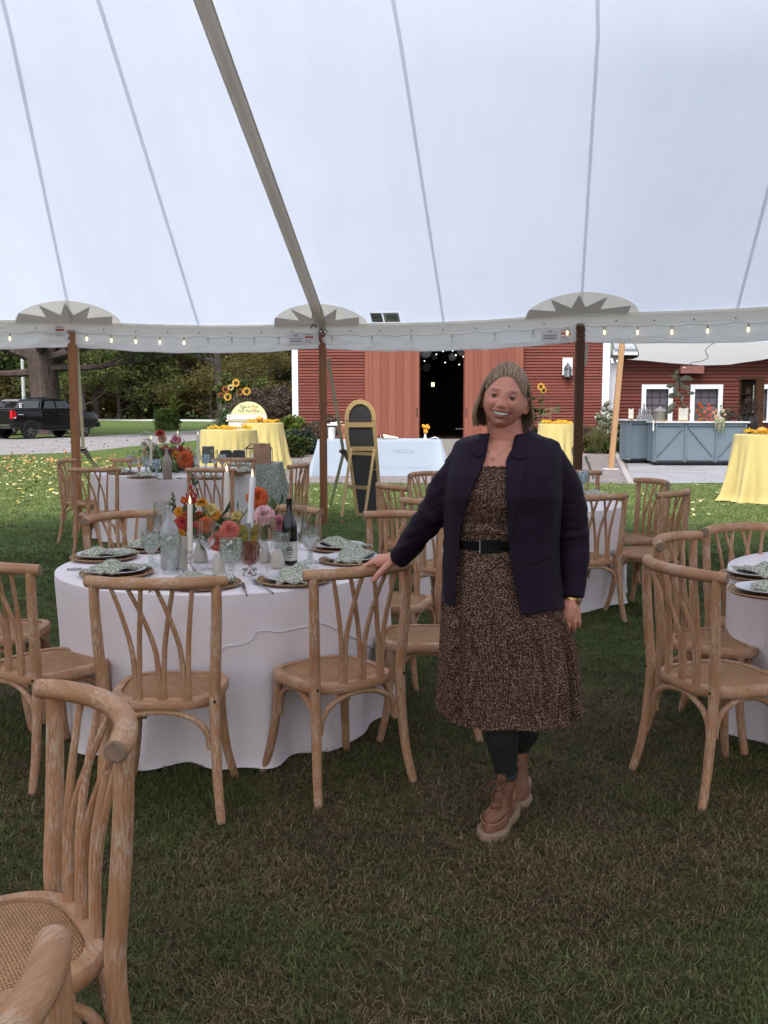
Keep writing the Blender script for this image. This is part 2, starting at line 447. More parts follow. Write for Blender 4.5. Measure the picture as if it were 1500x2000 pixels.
bars = [('m', LBK, .36, .62, .66, .86), ('r', LBK, .12, .44, .88, .48), ('r', LBK, .14, .22, .86, .27), ('r', LGR, .2, .34, .8, .37)]
redl = [('r', LRED, .1, .52, .9, .68), ('r', LGR, .1, .78, .8, .84), ('r', LGR, .1, .30, .6, .36), ('r', LGR, .1, .16, .8, .2)]
for pi, (px1, px2, py_) in enumerate(((88, 117, 647), (578, 604, 661), (1074, 1105, 654))):
    Yp = POLE_XY[pi][1] - (.12 if pi < 2 else .3)
    if pi == 2: Yp = POLE_XY[2][1] + .02
    for px_, it, wd_ in ((px1, bars, .20), (px2, redl, .13)):
        flat_label(tent, at(px_, py_, Y=Yp), X3, Z3, wd_, .15, it, FLAPM)
slope = (canopy_pt(2.3, .1) - canopy_pt(2.3, 0)).normalized()
for px_, it in ((736, [('r', LGR, .05, .1, .95, .9), ('r', LBL, .1, .3, .9, .36), ('r', LRED, .1, .55, .9, .62), ('r', LBL, .1, .75, .9, .8)]), (766, [('r', LGR, .2, .2, .85, .8), ('r', LBL, .24, .32, .8, .38), ('m', LBK, .4, .55, .65, .75)])):
    best = None
    for kk in np.linspace(2.05, 2.6, 56):
        for ss in np.linspace(0.0, .12, 25):
            p = canopy_pt(kk, ss); d = p - Vector((0, 0, CAMH)); yc = d.y * CP - d.z * SP
            ux = 750 + FPX * d.x / yc; uy = 1000 - FPX * (d.y * SP + d.z * CP) / yc; e_ = (ux - px_) ** 2 + (uy - 613) ** 2
            if best is None or e_ < best[0]: best = (e_, p, kk)
    p = best[1]; tx = (canopy_pt(best[2] + .05, .03) - canopy_pt(best[2], .03)).normalized()
    flat_label(tent, p + Vector((0, 0, -.03)), tx, slope, .15 if px_ < 750 else .2, .22, it, LBL)
# perimeter poles
PWOOD = [wood('pole_wood_a', (.22, .088, .036), (.38, .165, .07), 'Z', 30, rough=.5), wood('pole_wood_b', (.16, .060, .024), (.29, .118, .048), 'Z', 30, rough=.5), wood('pole_wood_c', (.06, .024, .010), (.105, .045, .02), 'Z', 30, rough=.55)]  # left pole's wood colour lightened to carry the light on it
for i, (x, y) in enumerate(ring):
    if i not in (1, 2, 3): 
        p = None
        # poles outside the picture
        m2 = MB(); m2.box((0, 0, 1.22), (.095, .095, 2.44)); m2.build('tent_pole', PWOOD[i % 3], tent, (x, y, 0), smooth=False)
        continue
    m2 = MB(); m2.box((0, 0, 1.21), (.095, .095, 2.46)); m2.box((0, 0, 1.0), (.092, .092, .0001)) if False else None
    o = m2.build('tent_pole', PWOOD[i - 1], tent, (x, y, 0), smooth=False)
    bv = o.modifiers.new('b', 'BEVEL'); bv.width = .012; bv.segments = 2
# knot of cord at the middle pole head
CORD = plain('dark_cord', (.03, .025, .02), .8, var=0)
for dx in (-.11, -.02, .03):
    m2 = MB(); c = Vector((POLE_XY[1][0] + dx, POLE_XY[1][1] - .09, ZJ + (.06 if dx < -.1 else 0)))
    m2.tube(bez(c + Vector((-.03, 0, -.03)), c + Vector((0, -.03, .06)), c + Vector((.035, 0, -.02)), 6), .007, 5); m2.build('cord_knot', CORD, tent)
# guy ratchet straps
STRAP = plain('webbing_strap', (.66, .58, .44), .8, scale=20); RAT = plain('ratchet_steel', (.10, .09, .075), .45, .8)
RIBB = plain('white_ribbon', (.62, .59, .55), .8, var=.05)
def strap(label, pts, w_=.045, rat=None, mt=None):
    t = thing('ratchet_strap', label, 'strap', pts[0][0])
    base = Vector(pts[0][0])
    for seg in pts:
        m_ = MB(); m_.beam(Vector(seg[0]) - base, Vector(seg[1]) - base, w_, .004, (0, 1, 0)); m_.build('webbing', mt or STRAP, t, smooth=False)
    if rat:
        r = Vector(rat) - base; m_ = MB(); m_.box(r, (.11, .05, .06), Matrix.Rotation(R(35), 3, 'Y')); m_.box(r + Vector((.05, 0, -.05)), (.05, .06, .12), Matrix.Rotation(R(-30), 3, 'Y')); m_.tube([r + Vector((-.06, -.04, .03)), r + Vector((.06, -.04, .03))], .014, 8); m_.build('ratchet', RAT, t)
rt = at(671, 884, Y=13.8)
strap('taut beige strap with ratchet beside the middle tent pole', [(at(641, 700, Y=12.75), rt), (rt, at(645, 990, z=.01)), (rt, at(700, 935, Y=14.4))], rat=rt)
rt = at(163, 880, Y=13.4)
strap('beige strap and ratchet behind the left tent pole', [(at(150, 668, Y=12.3), rt), (rt, at(205, 930, Y=13.9))], rat=rt)
rt = at(1146, 905, Y=12.4)
strap('pale strap behind the dark right tent pole', [(at(1147, 672, Y=11.4), at(1143, 715, Y=11.5)), (at(1143, 890, Y=12.2), at(1160, 935, Y=12.6))], .035, None, RIBB)
# string lights along the valance
BULB = emis('bulb_glow', (1, .78, .42), 1.0); SOCK = plain('bulb_socket', (.5, .48, .42), .5); WIRE = plain('light_wire', (.5, .48, .46), .6, var=0)
GLASSC = None
stl = thing('string_lights', 'clear bulb string lights looped along the tent valance', 'string lights', (0, 12, 2.3))
base = Vector((0, 12, 2.3))
for i, npx, ks in ((0, None, [.5, .78]), (1, None, [.06, .155, .25, .345, .44, .535, .63, .72, .82, .92]), (2, None, [.05, .22, .38, .54, .70, .84, .96]), (3, None, [.09, .20, .31, .42, .54, .66, .78, .9])):
    a, b = Vector((*ring[i], 0)), Vector((*ring[i + 1], 0)); tn = (b - a).normalized(); inn = Vector((tn.y, -tn.x, 0))
    if inn.dot(Vector((-.8, 2, 0)) - a) < 0: inn = -inn
    pts = [eave_pt(i, q / 40) + Vector((0, 0, -.135 - .02 * math.sin(q * math.pi / 5) ** 2)) + inn * .06 - base for q in range(41)]
    m2 = MB(); m2.tube(pts, .0035, 4); m2.build('wire', WIRE, stl)
    for t in ks:
        p = eave_pt(i, t) + Vector((0, 0, -.145)) + inn * .065 - base
        m2 = MB(); m2.lathe([(.011, 0), (.012, -.035), (.008, -.04)], 8, p); sk = m2.build('socket', SOCK, stl)
        m2 = MB(); m2.lathe([(.004, -.04), (.012, -.055), (.014, -.074), (.009, -.09), (.0, -.096)], 8, p)
        lit = (i in (0, 3)) or (i == 1 and t < .5) or (i == 2 and t > .9)
        m2.build('bulb', BULB if lit else plain('bulb_clear', (.75, .73, .68), .15, var=0), sk)
# ------------------------------------------------------------------ barn
YB = 33.0
def xb(px, Y=YB): return at(px, 790, Y=Y).x
def zb(py, Y=YB): return at(750, py, Y=Y).z
REDS = []
for i, c in enumerate([(.145, .040, .030), (.125, .034, .026), (.16, .046, .034)]):
    n = NT('barn_red_%d' % i); v = n.world((.5, 4, 4)); f = n.noise(v, 6, 5, .7); g_ = n.noise(n.world((.3, .3, .3)), 2, 3)
    n.col(n.mixc(n.ramp(f, [(.25, tuple(x * .78 for x in c)), (.7, tuple(x * 1.12 for x in c))]), n.ramp(g_, [(.3, (.88, .86, .86)), (.7, (1.06, 1.06, 1.06))]), 1, 'MULTIPLY'))
    n.rough(.75); n.spec(.25); n.bump(f, .2, .004); REDS.append(n.m)
WREDS = []
for i, c in enumerate([(.085, .0205, .015), (.072, .0175, .013), (.098, .024, .0175)]):
    n = NT('wing_red_%d' % i); v = n.world((.5, 4, 4)); f = n.noise(v, 6, 5, .7)
    n.col(n.ramp(f, [(.25, tuple(x * .8 for x in c)), (.7, tuple(x * 1.12 for x in c))])); n.rough(.75); n.spec(.25); WREDS.append(n.m)
DOORR = []
for i, c in enumerate([(.20, .070, .050), (.185, .064, .046), (.215, .077, .055)]):
    n = NT('door_red_%d' % i); v = n.world((6, 6, .5)); f = n.noise(v, 5, 5, .7)
    n.col(n.ramp(f, [(.3, tuple(x * .86 for x in c)), (.7, tuple(x * 1.06 for x in c))])); n.rough(.7); n.spec(.25); DOORR.append(n.m)
TRIM = plain('white_trim', (.54, .57, .63), .55, var=.04, scale=3)
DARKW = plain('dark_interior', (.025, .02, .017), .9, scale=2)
ROOFM = plain('metal_roof', (.30, .34, .40), .45, scale=.6)
barn = thing('barn', 'red clapboard barn with open sliding doors behind the woman', 'barn', (0, 0, 0))
BL, BR = xb(571), xb(1176); BTOP = 6.2; OL, OR_ = xb(819), xb(906); OT = 3.75
rb = random.Random(5)
def board_mesh(L, h, m, name='board'):
    mb = MB(); t = .016
    mb.prism([(0, 0, 0), (0, -t - .02, 0), (0, -.004, h - .012), (0, 0, h - .012)], (L, 0, 0)); return mb.mesh(name, m, smooth=False, clean=True)  # boards stop short: dark backing shows as a shadow line between them
def clap(parent, x0, x1, z0, z1, Y, h, mats, limit=999):
    L = x1 - x0; ms = [board_mesh(L, h, m) for m in mats]; z = z0; k = 0
    while z < z1 - .01:
        o = link('board', ms[rb.randrange(len(ms))], parent, (x0, Y + rb.uniform(-.002, .002), z)); z += h; k += 1
HB = .097
clap(barn, BL + .2, OL + .02, .45, OT + .2, YB, HB, REDS)
clap(barn, OR_ - .02, BR - .02, .45, OT + .2, YB, HB, REDS)
clap(barn, BL + .2, BR - .02, OT + .2, BTOP, YB, .194, REDS)
mb = MB(); mb.box(((BL + OL) / 2, YB + .08, BTOP / 2), (OL - BL - .02, .14, BTOP)); mb.box(((BR + OR_) / 2, YB + .08, BTOP / 2), (BR - OR_ - .02, .14, BTOP)); mb.box(((OL + OR_) / 2, YB + .08, (OT + BTOP) / 2), (OR_ - OL + .1, .13, BTOP - OT))
mb.build('wall_frame', DARKW, barn, smooth=False)
# gable, side walls, back wall, roof
mb = MB(); mb.prism([(BL, YB + .02, BTOP), (BR, YB + .02, BTOP), ((BL + BR) / 2, YB + .02, BTOP + 4.2)], (0, .15, 0)); mb.build('gable_wall', REDS[0], barn, smooth=False)
mb = MB(); mb.box((BL + .08, YB + 7.1, BTOP / 2), (.15, 13.8, BTOP)); mb.build('side_wall', REDS[1], barn, smooth=False)
mb = MB(); mb.box((BR - .08, YB + 7.1, BTOP / 2), (.15, 13.8, BTOP)); mb.build('side_wall', REDS[1], barn, smooth=False)
mb = MB(); mb.box(((BL + BR) / 2, YB + 14.1, BTOP / 2), (BR - BL, .15, BTOP)); mb.build('back_wall', REDS[1], barn, smooth=False)
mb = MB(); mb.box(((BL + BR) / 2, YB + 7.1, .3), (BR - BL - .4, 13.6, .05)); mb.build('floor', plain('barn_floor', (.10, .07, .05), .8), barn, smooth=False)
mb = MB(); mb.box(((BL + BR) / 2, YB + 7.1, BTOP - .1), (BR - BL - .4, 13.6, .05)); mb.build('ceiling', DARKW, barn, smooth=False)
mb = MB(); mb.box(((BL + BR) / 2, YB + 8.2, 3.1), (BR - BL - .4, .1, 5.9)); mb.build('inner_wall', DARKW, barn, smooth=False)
for s_ in (-1, 1):
    xm = (BL + BR) / 2; mb = MB(); mb.prism([(xm, YB - .5, BTOP + 4.35), (xm + s_ * (BR - BL) / 2 + s_ * .5, YB - .5, BTOP - .25), (xm + s_ * (BR - BL) / 2 + s_ * .5, YB - .5, BTOP - .13), (xm, YB - .5, BTOP + 4.5)], (0, 15, 0)); mb.build('roof', ROOFM, barn, smooth=False)
FOUND = plain('fieldstone_sill', (.16, .13, .12), .9, scale=5, bump=.5, bscale=9)
mb = MB(); mb.box(((BL + OL) / 2, YB + .05, .22), (OL - BL, .2, .44)); mb.box(((BR + OR_) / 2, YB + .05, .22), (BR - OR_, .2, .44)); mb.build('foundation', FOUND, barn, smooth=False)
# corner boards
mb = MB(); mb.box((BL + .1, YB - .01, BTOP / 2 + .15), (.20, .07, BTOP - .3)); mb.build('corner_board', TRIM, barn, smooth=False)
mb = MB(); mb.box((BR + .10, YB - .01, BTOP / 2 + .15), (.24, .07, BTOP - .3)); mb.build('corner_board', TRIM, barn, smooth=False)
# sliding doors, plank by plank, on a rail
def sliding(x0, x1, handle_x):
    d = link('sliding_door', None, barn)
    nP = 7; w_ = (x1 - x0) / nP; Yd = YB - .10
    for k in range(nP):
        mb = MB(); mb.box(((x0 + w_ * (k + .5)), Yd + rb.uniform(-.003, .003), (.42 + OT + .15) / 2), (w_ - .008, .04, OT + .15 - .42)); mb.build('plank', DOORR[rb.randrange(3)], d, smooth=False)
    for xx in (x0 + .06, x1 - .06):
        mb = MB(); mb.box((xx, Yd - .031, (.42 + OT + .15) / 2), (.12, .02, OT + .15 - .42)); mb.build('batten', DOORR[2], d, smooth=False)
    IR = plain('black_iron', (.02, .02, .02), .5, var=0)
    mb = MB(); hz = zb(806); mb.box((handle_x, Yd - .06, hz), (.02, .02, .22)); mb.box((handle_x, Yd - .045, hz + .14), (.07, .02, .04)); mb.box((handle_x, Yd - .045, hz - .11), (.07, .02, .03)); mb.build('handle', IR, d, smooth=False)
sliding(xb(713), xb(818), xb(814)); sliding(xb(907), xb(1020), xb(910))
mb = MB(); mb.box((xb(866), YB - .12, OT + .32), (xb(1030) - xb(700), .06, .1)); mb.build('door_rail', plain('rail_iron', (.05, .05, .05), .5), barn, smooth=False)
STEP = plain('granite_step', (.2, .195, .19), .85, scale=6)
mb = MB(); mb.box((xb(880), YB - .75, .2), (xb(960) - xb(790), .9, .4)); mb.box((xb(880), YB - 1.45, .1), (xb(975) - xb(780), .5, .2)); mb.build('door_step', STEP, barn, smooth=False)
# things hanging in the dark barn
PAPER = canopy_mat('lantern_paper', (.75, .75, .8), (.5, .5, .55), .4)
for i, (px, py, r_, yy, lab) in enumerate(((831, 687, 12.5, 34.6, 'large white paper lantern at the upper left of the barn doorway'), (901, 686.5, 8.5, 34.7, 'white paper lantern half behind the right barn door edge'), (883.5, 697.5, 7.3, 36.2, 'small grey paper lantern between the two brighter ones'), (848, 697, 6.0, 37.8, 'dim paper lantern just right of the largest lantern'), (832, 717, 9.0, 39.5, 'dim brownish paper lantern low on the left inside the barn'))):
    p = at(px, py, Y=yy); rr = r_ * yy / 1920; t = thing('paper_lantern', lab, 'lantern', p, 0, 'paper lanterns in the barn')
    mb = MB(); mb.sphere((0, 0, 0), rr, 20, 14); mb.build('paper_globe', PAPER, t)
    mb = MB(); mb.tube([(0, 0, rr), (0, 0, 6.0 - p.z)], .006, 4); mb.build('cord', WIRE, t)
fl = thing('fairy_lights', 'tiny white fairy lights strung inside the dark barn', 'string lights', at(860, 690, Y=36))
FB = emis('fairy_glow', (1, .95, .85), 4); fb0 = at(860, 690, Y=36)
fpts = [(847, 684), (865, 686), (884, 685), (852.5, 692), (869.5, 708), (890.5, 693.5), (897, 712), (905, 696.5), (829, 705)]
for px, py in fpts:
    mb = MB(); mb.sphere(at(px, py, Y=36) - fb0, .016, 6, 4); mb.build('bulb', FB, fl)
mb = MB(); mb.tube(spline([at(px, py, Y=36) - fb0 + Vector((0, 0, .02)) for px, py in sorted(fpts)], 5), .004, 4); mb.build('wire', WIRE, fl)
def wall_lantern(name, label, p, s, glow, backing):
    t = thing(name, label, 'lantern', p); IRN = plain('lantern_iron', (.06, .065, .075), .5, .3)
    if backing:
        mb = MB(); mb.box((0, .085 * s, .12 * s), (.36 * s, .04, .62 * s)); mb.build('backing_board', TRIM, t, smooth=False)
    mb = MB(); mb.lathe([(.06, -.30), (.12, -.27), (.125, -.25)], 6, (0, 0, 0)); mb.lathe([(.125, .03), (.15, .03), (.10, .12), (.05, .17), (.045, .2), (.02, .22)], 6)
    for k in range(6): mb.tube([(.115 * math.cos(k * math.pi / 3), .115 * math.sin(k * math.pi / 3), -.25), (.115 * math.cos(k * math.pi / 3), .115 * math.sin(k * math.pi / 3), .03)], .012, 4)
    mb.tube([(0, 0, .2), (0, .03, .27), (0, .07, .22)], .012, 5); mb.xform(Matrix.Scale(s, 4)); mb.build('lantern_frame', IRN, t)
    mb = MB(); mb.lathe([(.1, -.25), (.1, .03)], 12); mb.xform(Matrix.Scale(s, 4)); mb.build('pane', glow or plain('seeded_glass', (.22, .25, .28), .15, var=.2), t)
    mb = MB(); mb.lathe([(.02, -.25), (.02, -.12), (.0, -.1)], 8); mb.xform(Matrix.Scale(s, 4)); mb.build('candle', plain('candle_cream', (.75, .7, .58), .5, var=.03), t)
    return t
wall_lantern('wall_lantern', 'dark iron lantern on a white board by the right barn corner', at(1109, 722, Y=YB - .2), .92, None, True)
wall_lantern('lit_lantern', 'glowing lantern deep inside the dark barn doorway', at(845.5, 748, Y=39), .55, emis('lamp_glow', (1, .66, .34), 3.0), False)
mb = MB(); mb.box((0, 0, 0), (.3, .05, .02)); tag(mb.build('grab_rail', plain('pale_rail', (.4, .4, .4), .5), None, at(899, 837.5, Y=35), smooth=False), 'thin pale rail low on the right inside the barn', 'rail')
# utility box by the left corner
t = thing('utility_box', 'grey metal utility box with white frame by the left barn corner', 'utility box', at(587, 842, Y=YB - .3))
mb = MB(); mb.box((0, 0, .0), (.22, .2, .42)); mb.build('body', plain('box_grey', (.30, .32, .33), .5), t, smooth=False)
mb = MB(); mb.box((.02, -.11, .23), (.32, .03, .035)); mb.box((.165, -.11, -.02), (.03, .03, .46)); mb.build('frame', TRIM, t, smooth=False)
# ------------------------------------------------------------------ low wing
YW = 33.6
wing = thing('barn_wing', 'low dark red clapboard wing with white trimmed windows behind the bar', 'building', (0, 0, 0))
WL, WR = xb(1198, YW), xb(1198, YW) + 14; WT = zb(695, YW)
wins = [(1252, 1313), (1347, 1410), (1445, 1506), (1560, 1622), (1690, 1752)]
wz1, wz0 = zb(751, YW), zb(822, YW)
HW = .118
cur = WL; segs = []
for a, b in wins: segs.append((cur, xb(a, YW))); cur = xb(b, YW)
segs.append((cur, WR))
clap(wing, WL, WR, .35, wz0, YW, HW, WREDS); clap(wing, WL, WR, wz1, WT, YW, HW, WREDS)
for a, b in segs: clap(wing, a, b, wz0, wz1, YW, HW, WREDS)
mb = MB(); mb.box(((WL + WR) / 2, YW + .4, WT / 2), (WR - WL, .1, WT)); mb.build('wall_frame', DARKW, wing, smooth=False)
mb = MB(); mb.box(((WL + WR) / 2, YW + .06, .17), (WR - WL, .12, .35)); mb.build('foundation', FOUND, wing, smooth=False)
for zz in (wz0, wz1):
    pass
mb = MB()
for a, b in segs: mb.box(((a + b) / 2, YW + .06, (wz0 + wz1) / 2), (b - a, .1, wz1 - wz0))
mb.box(((WL + WR) / 2, YW + .06, wz0 / 2 + .17), (WR - WL, .1, wz0 - .36)); mb.box(((WL + WR) / 2, YW + .06, (wz1 + WT) / 2), (WR - WL, .1, WT - wz1)); mb.build('sheathing', DARKW, wing, smooth=False)
GLS = NT('window_glass'); GLS.col((.09, .085, .11)); GLS.rough(.08); GLS.spec(.8); GLS = GLS.m
MUNT = plain('dark_muntin', (.03, .025, .03), .6, var=0)
for a, b in wins:
    xa, xc = xb(a, YW), xb(b, YW); wdw = link('window', None, wing); tw = .15
    for box in (((xa + xc) / 2, wz1 - tw / 2, xc - xa, tw), (xa + tw / 2, (wz0 + wz1) / 2 - tw / 2, tw, wz1 - wz0 - tw), (xc - tw / 2, (wz0 + wz1) / 2 - tw / 2, tw, wz1 - wz0 - tw)):
        mb = MB(); mb.box((box[0], YW - .03, box[1]), (box[2], .06, box[3])); mb.build('frame', TRIM, wdw, smooth=False)
    mb = MB(); mb.box(((xa + xc) / 2, YW - .05, wz0 - .03), (xc - xa + .06, .1, .06)); mb.build('sill', TRIM, wdw, smooth=False)
    gx0, gx1, gz0, gz1 = xa + tw, xc - tw, wz0, wz1 - tw
    for r_ in range(4):
        for c_ in range(3):
            mb = MB(); W3, H3 = (gx1 - gx0) / 3, (gz1 - gz0) / 4
            mb.box((gx0 + W3 * (c_ + .5), YW + .11 + rb.uniform(-.002, .002), gz0 + H3 * (r_ + .5)), (W3 - .022, .006, H3 - .022)); mb.build('pane', GLS, wdw, smooth=False)
    mb = MB()
    for c_ in range(4): mb.box((gx0 + (gx1 - gx0) * c_ / 3, YW + .10, (gz0 + gz1) / 2), (.03, .03, gz1 - gz0))
    for r_ in range(5): mb.box(((gx0 + gx1) / 2, YW + .098, gz0 + (gz1 - gz0) * r_ / 4), (gx1 - gx0, .028, .03))
    mb.build('muntins', MUNT, wdw, smooth=False)
mb = MB(); mb.box((WL - .05, YW - .03, (WT + .3) / 2), (.26, .06, WT - .3)); mb.build('corner_board', TRIM, wing, smooth=False)
# eave and standing seam roof of the wing
mb = MB(); mb.box(((WL + WR) / 2 - .02, YW - .28, WT + .02), (WR - WL + .3, .5, .03)); mb.box(((WL + WR) / 2 - .02, YW - .54, WT + .09), (WR - WL + .3, .03, .17)); mb.build('eave_trim', TRIM, wing, smooth=False)
rs = math.tan(R(30)); RL = 5.0
mb = MB(); mb.prism([(WL - .15, YW - .62, WT + .18), (WL - .15, YW - .62 + RL, WT + .18 + RL * rs), (WL - .15, YW - .62 + RL, WT + .24 + RL * rs), (WL - .15, YW - .62, WT + .24)], (WR - WL + .3, 0, 0)); mb.build('roof', ROOFM, wing, smooth=False)
sm = MB(); sm.beam((0, 0, 0), (0, RL, RL * rs), .03, .04); sm = sm.mesh('seam', plain('roof_seam', (.45, .48, .53), .45), smooth=False)
for k in range(int((WR - WL) / .42)): link('seam', sm, wing, (WL + k * .42, YW - .62, WT + .25))
sm = MB(); sm.lathe([(.0, 0), (.04, .02), (.04, .1), (.0, .13)], 6); sm = sm.mesh('snow_guard', plain('guard_iron', (.05, .055, .06), .5), smooth=False)
for k in range(8): link('snow_guard', sm, wing, (WL + .3 + k * 1.6, YW - .3, WT + .42))
mb = MB(); mb.box((0, 0, 0), (45 / 1920 * 33.4, .28, .25)); b_ = mb.build('body', plain('awning_box', (.16, .06, .055), .6), None, smooth=False)
t = thing('wall_heater', 'long brown box fixed high on the wing wall between the windows', 'wall box', at(1350, 722, Y=YW - .2)); b_.parent = t
mb = MB(); mb.sphere((-.28, -.15, .06), .025, 8, 6); mb.build('lamp_bulb', plain('white_knob', (.8, .8, .8), .4, var=0), t)
# festoon light bulbs at the wing corner
t = thing('festoon_lights', 'short string of white bulbs at the wing corner by the sail', 'string lights', at(1200, 705, Y=32))
fb0 = at(1200, 705, Y=32); ps = [at(px, py, Y=32) - fb0 for px, py in ((1195, 702), (1196, 707), (1206, 705), (1211, 709), (1213, 703))]
for p in ps:
    mb = MB(); mb.sphere(p, .035, 8, 6); mb.build('bulb', emis('festoon', (1, .95, .9), .9), t)
mb = MB(); mb.tube(spline(ps, 4), .008, 4); mb.build('wire', plain('black_wire', (.02, .02, .02), .6, var=0), t)
# ------------------------------------------------------------------ shade sail and its leaning post
SAILM = canopy_mat('shade_sail', (.62, .62, .60), (.66, .68, .70), .4)
sail = thing('shade_sail', 'cream shade sail stretched between leaning post and barn wing', 'shade sail', at(1230, 700, Y=26))
s0 = at(1230, 700, Y=26)
def sail_pt(u, v):  # u along, v from near hem (0) to far hem (1)
    pxn = lerp(1238, 1720, u); pxf = lerp(1224, 1700, u)
    yn = 668.0 + (3 if u < .1 else 0)
    curve = [(0, 702), (.08, 704), (.18, 709), (.3, 713.5), (.42, 712), (.55, 703), (.7, 688), (1, 672)]
    for (a, ya), (b, yb_) in zip(curve, curve[1:]):
        if a <= u <= b: yf = lerp(ya, yb_, (u - a) / (b - a))
    a = at(pxn, yn, Y=23.4); b = at(pxf, yf, Y=29.5); p = a.lerp(b, v)
    if u < .06: p.x += (1 - u / .06) * .22 * math.sin(math.pi * v)
    p.z += -.10 * math.sin(math.pi * v) + .012 * nz((u * 8, v * 26, 0), 1.0, 9); return p - s0
mb = MB(); mb.grid([[sail_pt(u / 40, v / 10) for u in range(41)] for v in range(11)]); mb.build('cloth', SAILM, sail)
HEMC = plain('sail_hem', (.10, .10, .10), .7, var=0)
mb = MB(); mb.tube([sail_pt(0, v / 10) for v in range(11)], .012, 5); mb.build('hem', HEMC, sail)
mb = MB(); mb.tube([sail_pt(u / 40, 1) for u in range(41)], .012, 5); mb.build('hem', SAILM, sail)
mb = MB(); mb.tube([sail_pt(.33 - .07 * v / 10 - .02 * math.sin(v), v / 10) + Vector((0, 0, -.01)) for v in range(11)], .010, 5); mb.build('seam', plain('sail_seam', (.28, .28, .28), .8), sail)
PINE = wood('post_pine', (.28, .162, .083), (.37, .228, .124), 'Z', 26, rough=.6)
ptop, pbot = at(1217, 650, Y=23.2), at(1193, 917, z=0.02)
t = thing('leaning_post', 'pale timber post leaning beside the blue bar', 'post', (pbot.x, pbot.y, .03))
mb = MB(); mb.beam((0, 0, 0), ptop - pbot, .125, .11, (0, 1, 0)); o = mb.build('post', PINE, t, smooth=False); bv = o.modifiers.new('b', 'BEVEL'); bv.width = .012
mb = MB(); mb.box((0, 0, .0), (.34, .3, .02)); mb.build('base_plate', TRIM, t, smooth=False)
# ------------------------------------------------------------------ trees and shrubs
def leaf_mat(name, cols, hi=None):
    n = NT(name); oi = n.add('ShaderNodeObjectInfo'); g_ = n.add('ShaderNodeNewGeometry')
    f = n.noise(n.world(), .8, 3); rnd = g_.outputs['Random Per Island']
    c1 = n.ramp(rnd, [(i / (len(cols) - 1), c) for i, c in enumerate(cols)])
    c2 = n.ramp(f, [(.3, (.75, .78, .78)), (.7, (1.45, 1.45, 1.42))])
    n.col(n.mixc(c1, c2, 1, 'MULTIPLY')); n.rough(.6); n.spec(.25)
    n.b.inputs['Subsurface Weight'].default_value = 0
    tr = n.add('ShaderNodeBsdfTranslucent'); mx = n.add('ShaderNodeMixShader'); mx.inputs[0].default_value = .3
    n.link(n.mixc(c1, (1.5, 1.6, 1.0), 1, 'MULTIPLY'), tr.inputs[0]); n.link(n.b.outputs[0], mx.inputs[1]); n.link(tr.outputs[0], mx.inputs[2]); n.link(mx.outputs[0], n.out.inputs[0])
    return n.m
BARK = None
def bark_mat(name, c):
    n = NT(name); v = n.coord('Object', (1, 1, .25)); f = n.noise(v, 9, 6, .7)
    n.col(n.ramp(f, [(.3, tuple(x * .35 for x in c)), (.62, c), (.8, tuple(x * 1.5 for x in c))])); n.rough(.95); n.spec(.1); n.bump(f, 1.0, .06); return n.m
BARKD = bark_mat('bark_dark', (.10, .078, .075)); BARKG = bark_mat('bark_grey', (.16, .14, .14))
def leaf_cloud(rng, clumps, per, size, spread, flat=.7):
    V = []; F = []
    cl = np.array(clumps)
    n = len(cl) * per
    idx = np.repeat(np.arange(len(cl)), per)
    r = np.random.RandomState(rng.randrange(1 << 30))
    d = r.normal(size=(n, 3)); d /= np.linalg.norm(d, axis=1)[:, None]
    rad = (r.rand(n) ** .45)[:, None] * spread * cl[idx, 3:4]
    P = cl[idx, :3] + d * rad * np.array([1, 1, flat])
    a = r.normal(size=(n, 3)); a[:, 2] *= .6; a /= np.linalg.norm(a, axis=1)[:, None]
    b = np.cross(a, r.normal(size=(n, 3))); b /= np.linalg.norm(b, axis=1)[:, None]
    s = size * (.6 + .8 * r.rand(n))[:, None]
    q = np.stack([P - a * s, P + b * s * .45, P + a * s, P - b * s * .45], 1).reshape(-1, 3)
    return q
def leaf_mesh(name, q, m):
    n = len(q) // 4; me = bpy.data.meshes.new(name)
    me.vertices.add(len(q)); me.vertices.foreach_set('co', q.astype(np.float32).ravel())
    me.loops.add(len(q)); me.loops.foreach_set('vertex_index', np.arange(len(q), dtype=np.int32))
    me.polygons.add(n); me.polygons.foreach_set('loop_start', np.arange(0, len(q), 4, dtype=np.int32))
    me.materials.append(m); me.update(calc_edges=True); return me
def limbs(mb, rng, base, d, L, r, depth, ends):
    p = Vector(base); pts = [p.copy()]; rad = [r]; dd = Vector(d).normalized(); n = 5
    for i in range(n):
        dd = (dd + Vector((rng.uniform(-.22, .22), rng.uniform(-.22, .22), rng.uniform(-.08, .14)))).normalized()
        p = p + dd * L / n; pts.append(p.copy()); rad.append(r * (1 - .75 * (i + 1) / n))
    mb.tube(pts, rad, 6)
    if depth == 0: ends.append(p); return
    for k in range(3):
        q = pts[rng.choice((2, 3, 4, 5))]; a = rng.uniform(0, 6.28); e = rng.uniform(.4, 1.0)
        nd = (dd * 1 + Vector((math.cos(a), math.sin(a), rng.uniform(-.1, .5))) * e).normalized()
        limbs(mb, rng, q, nd, L * rng.uniform(.55, .75), r * .5, depth - 1, ends)
    ends.append(p)
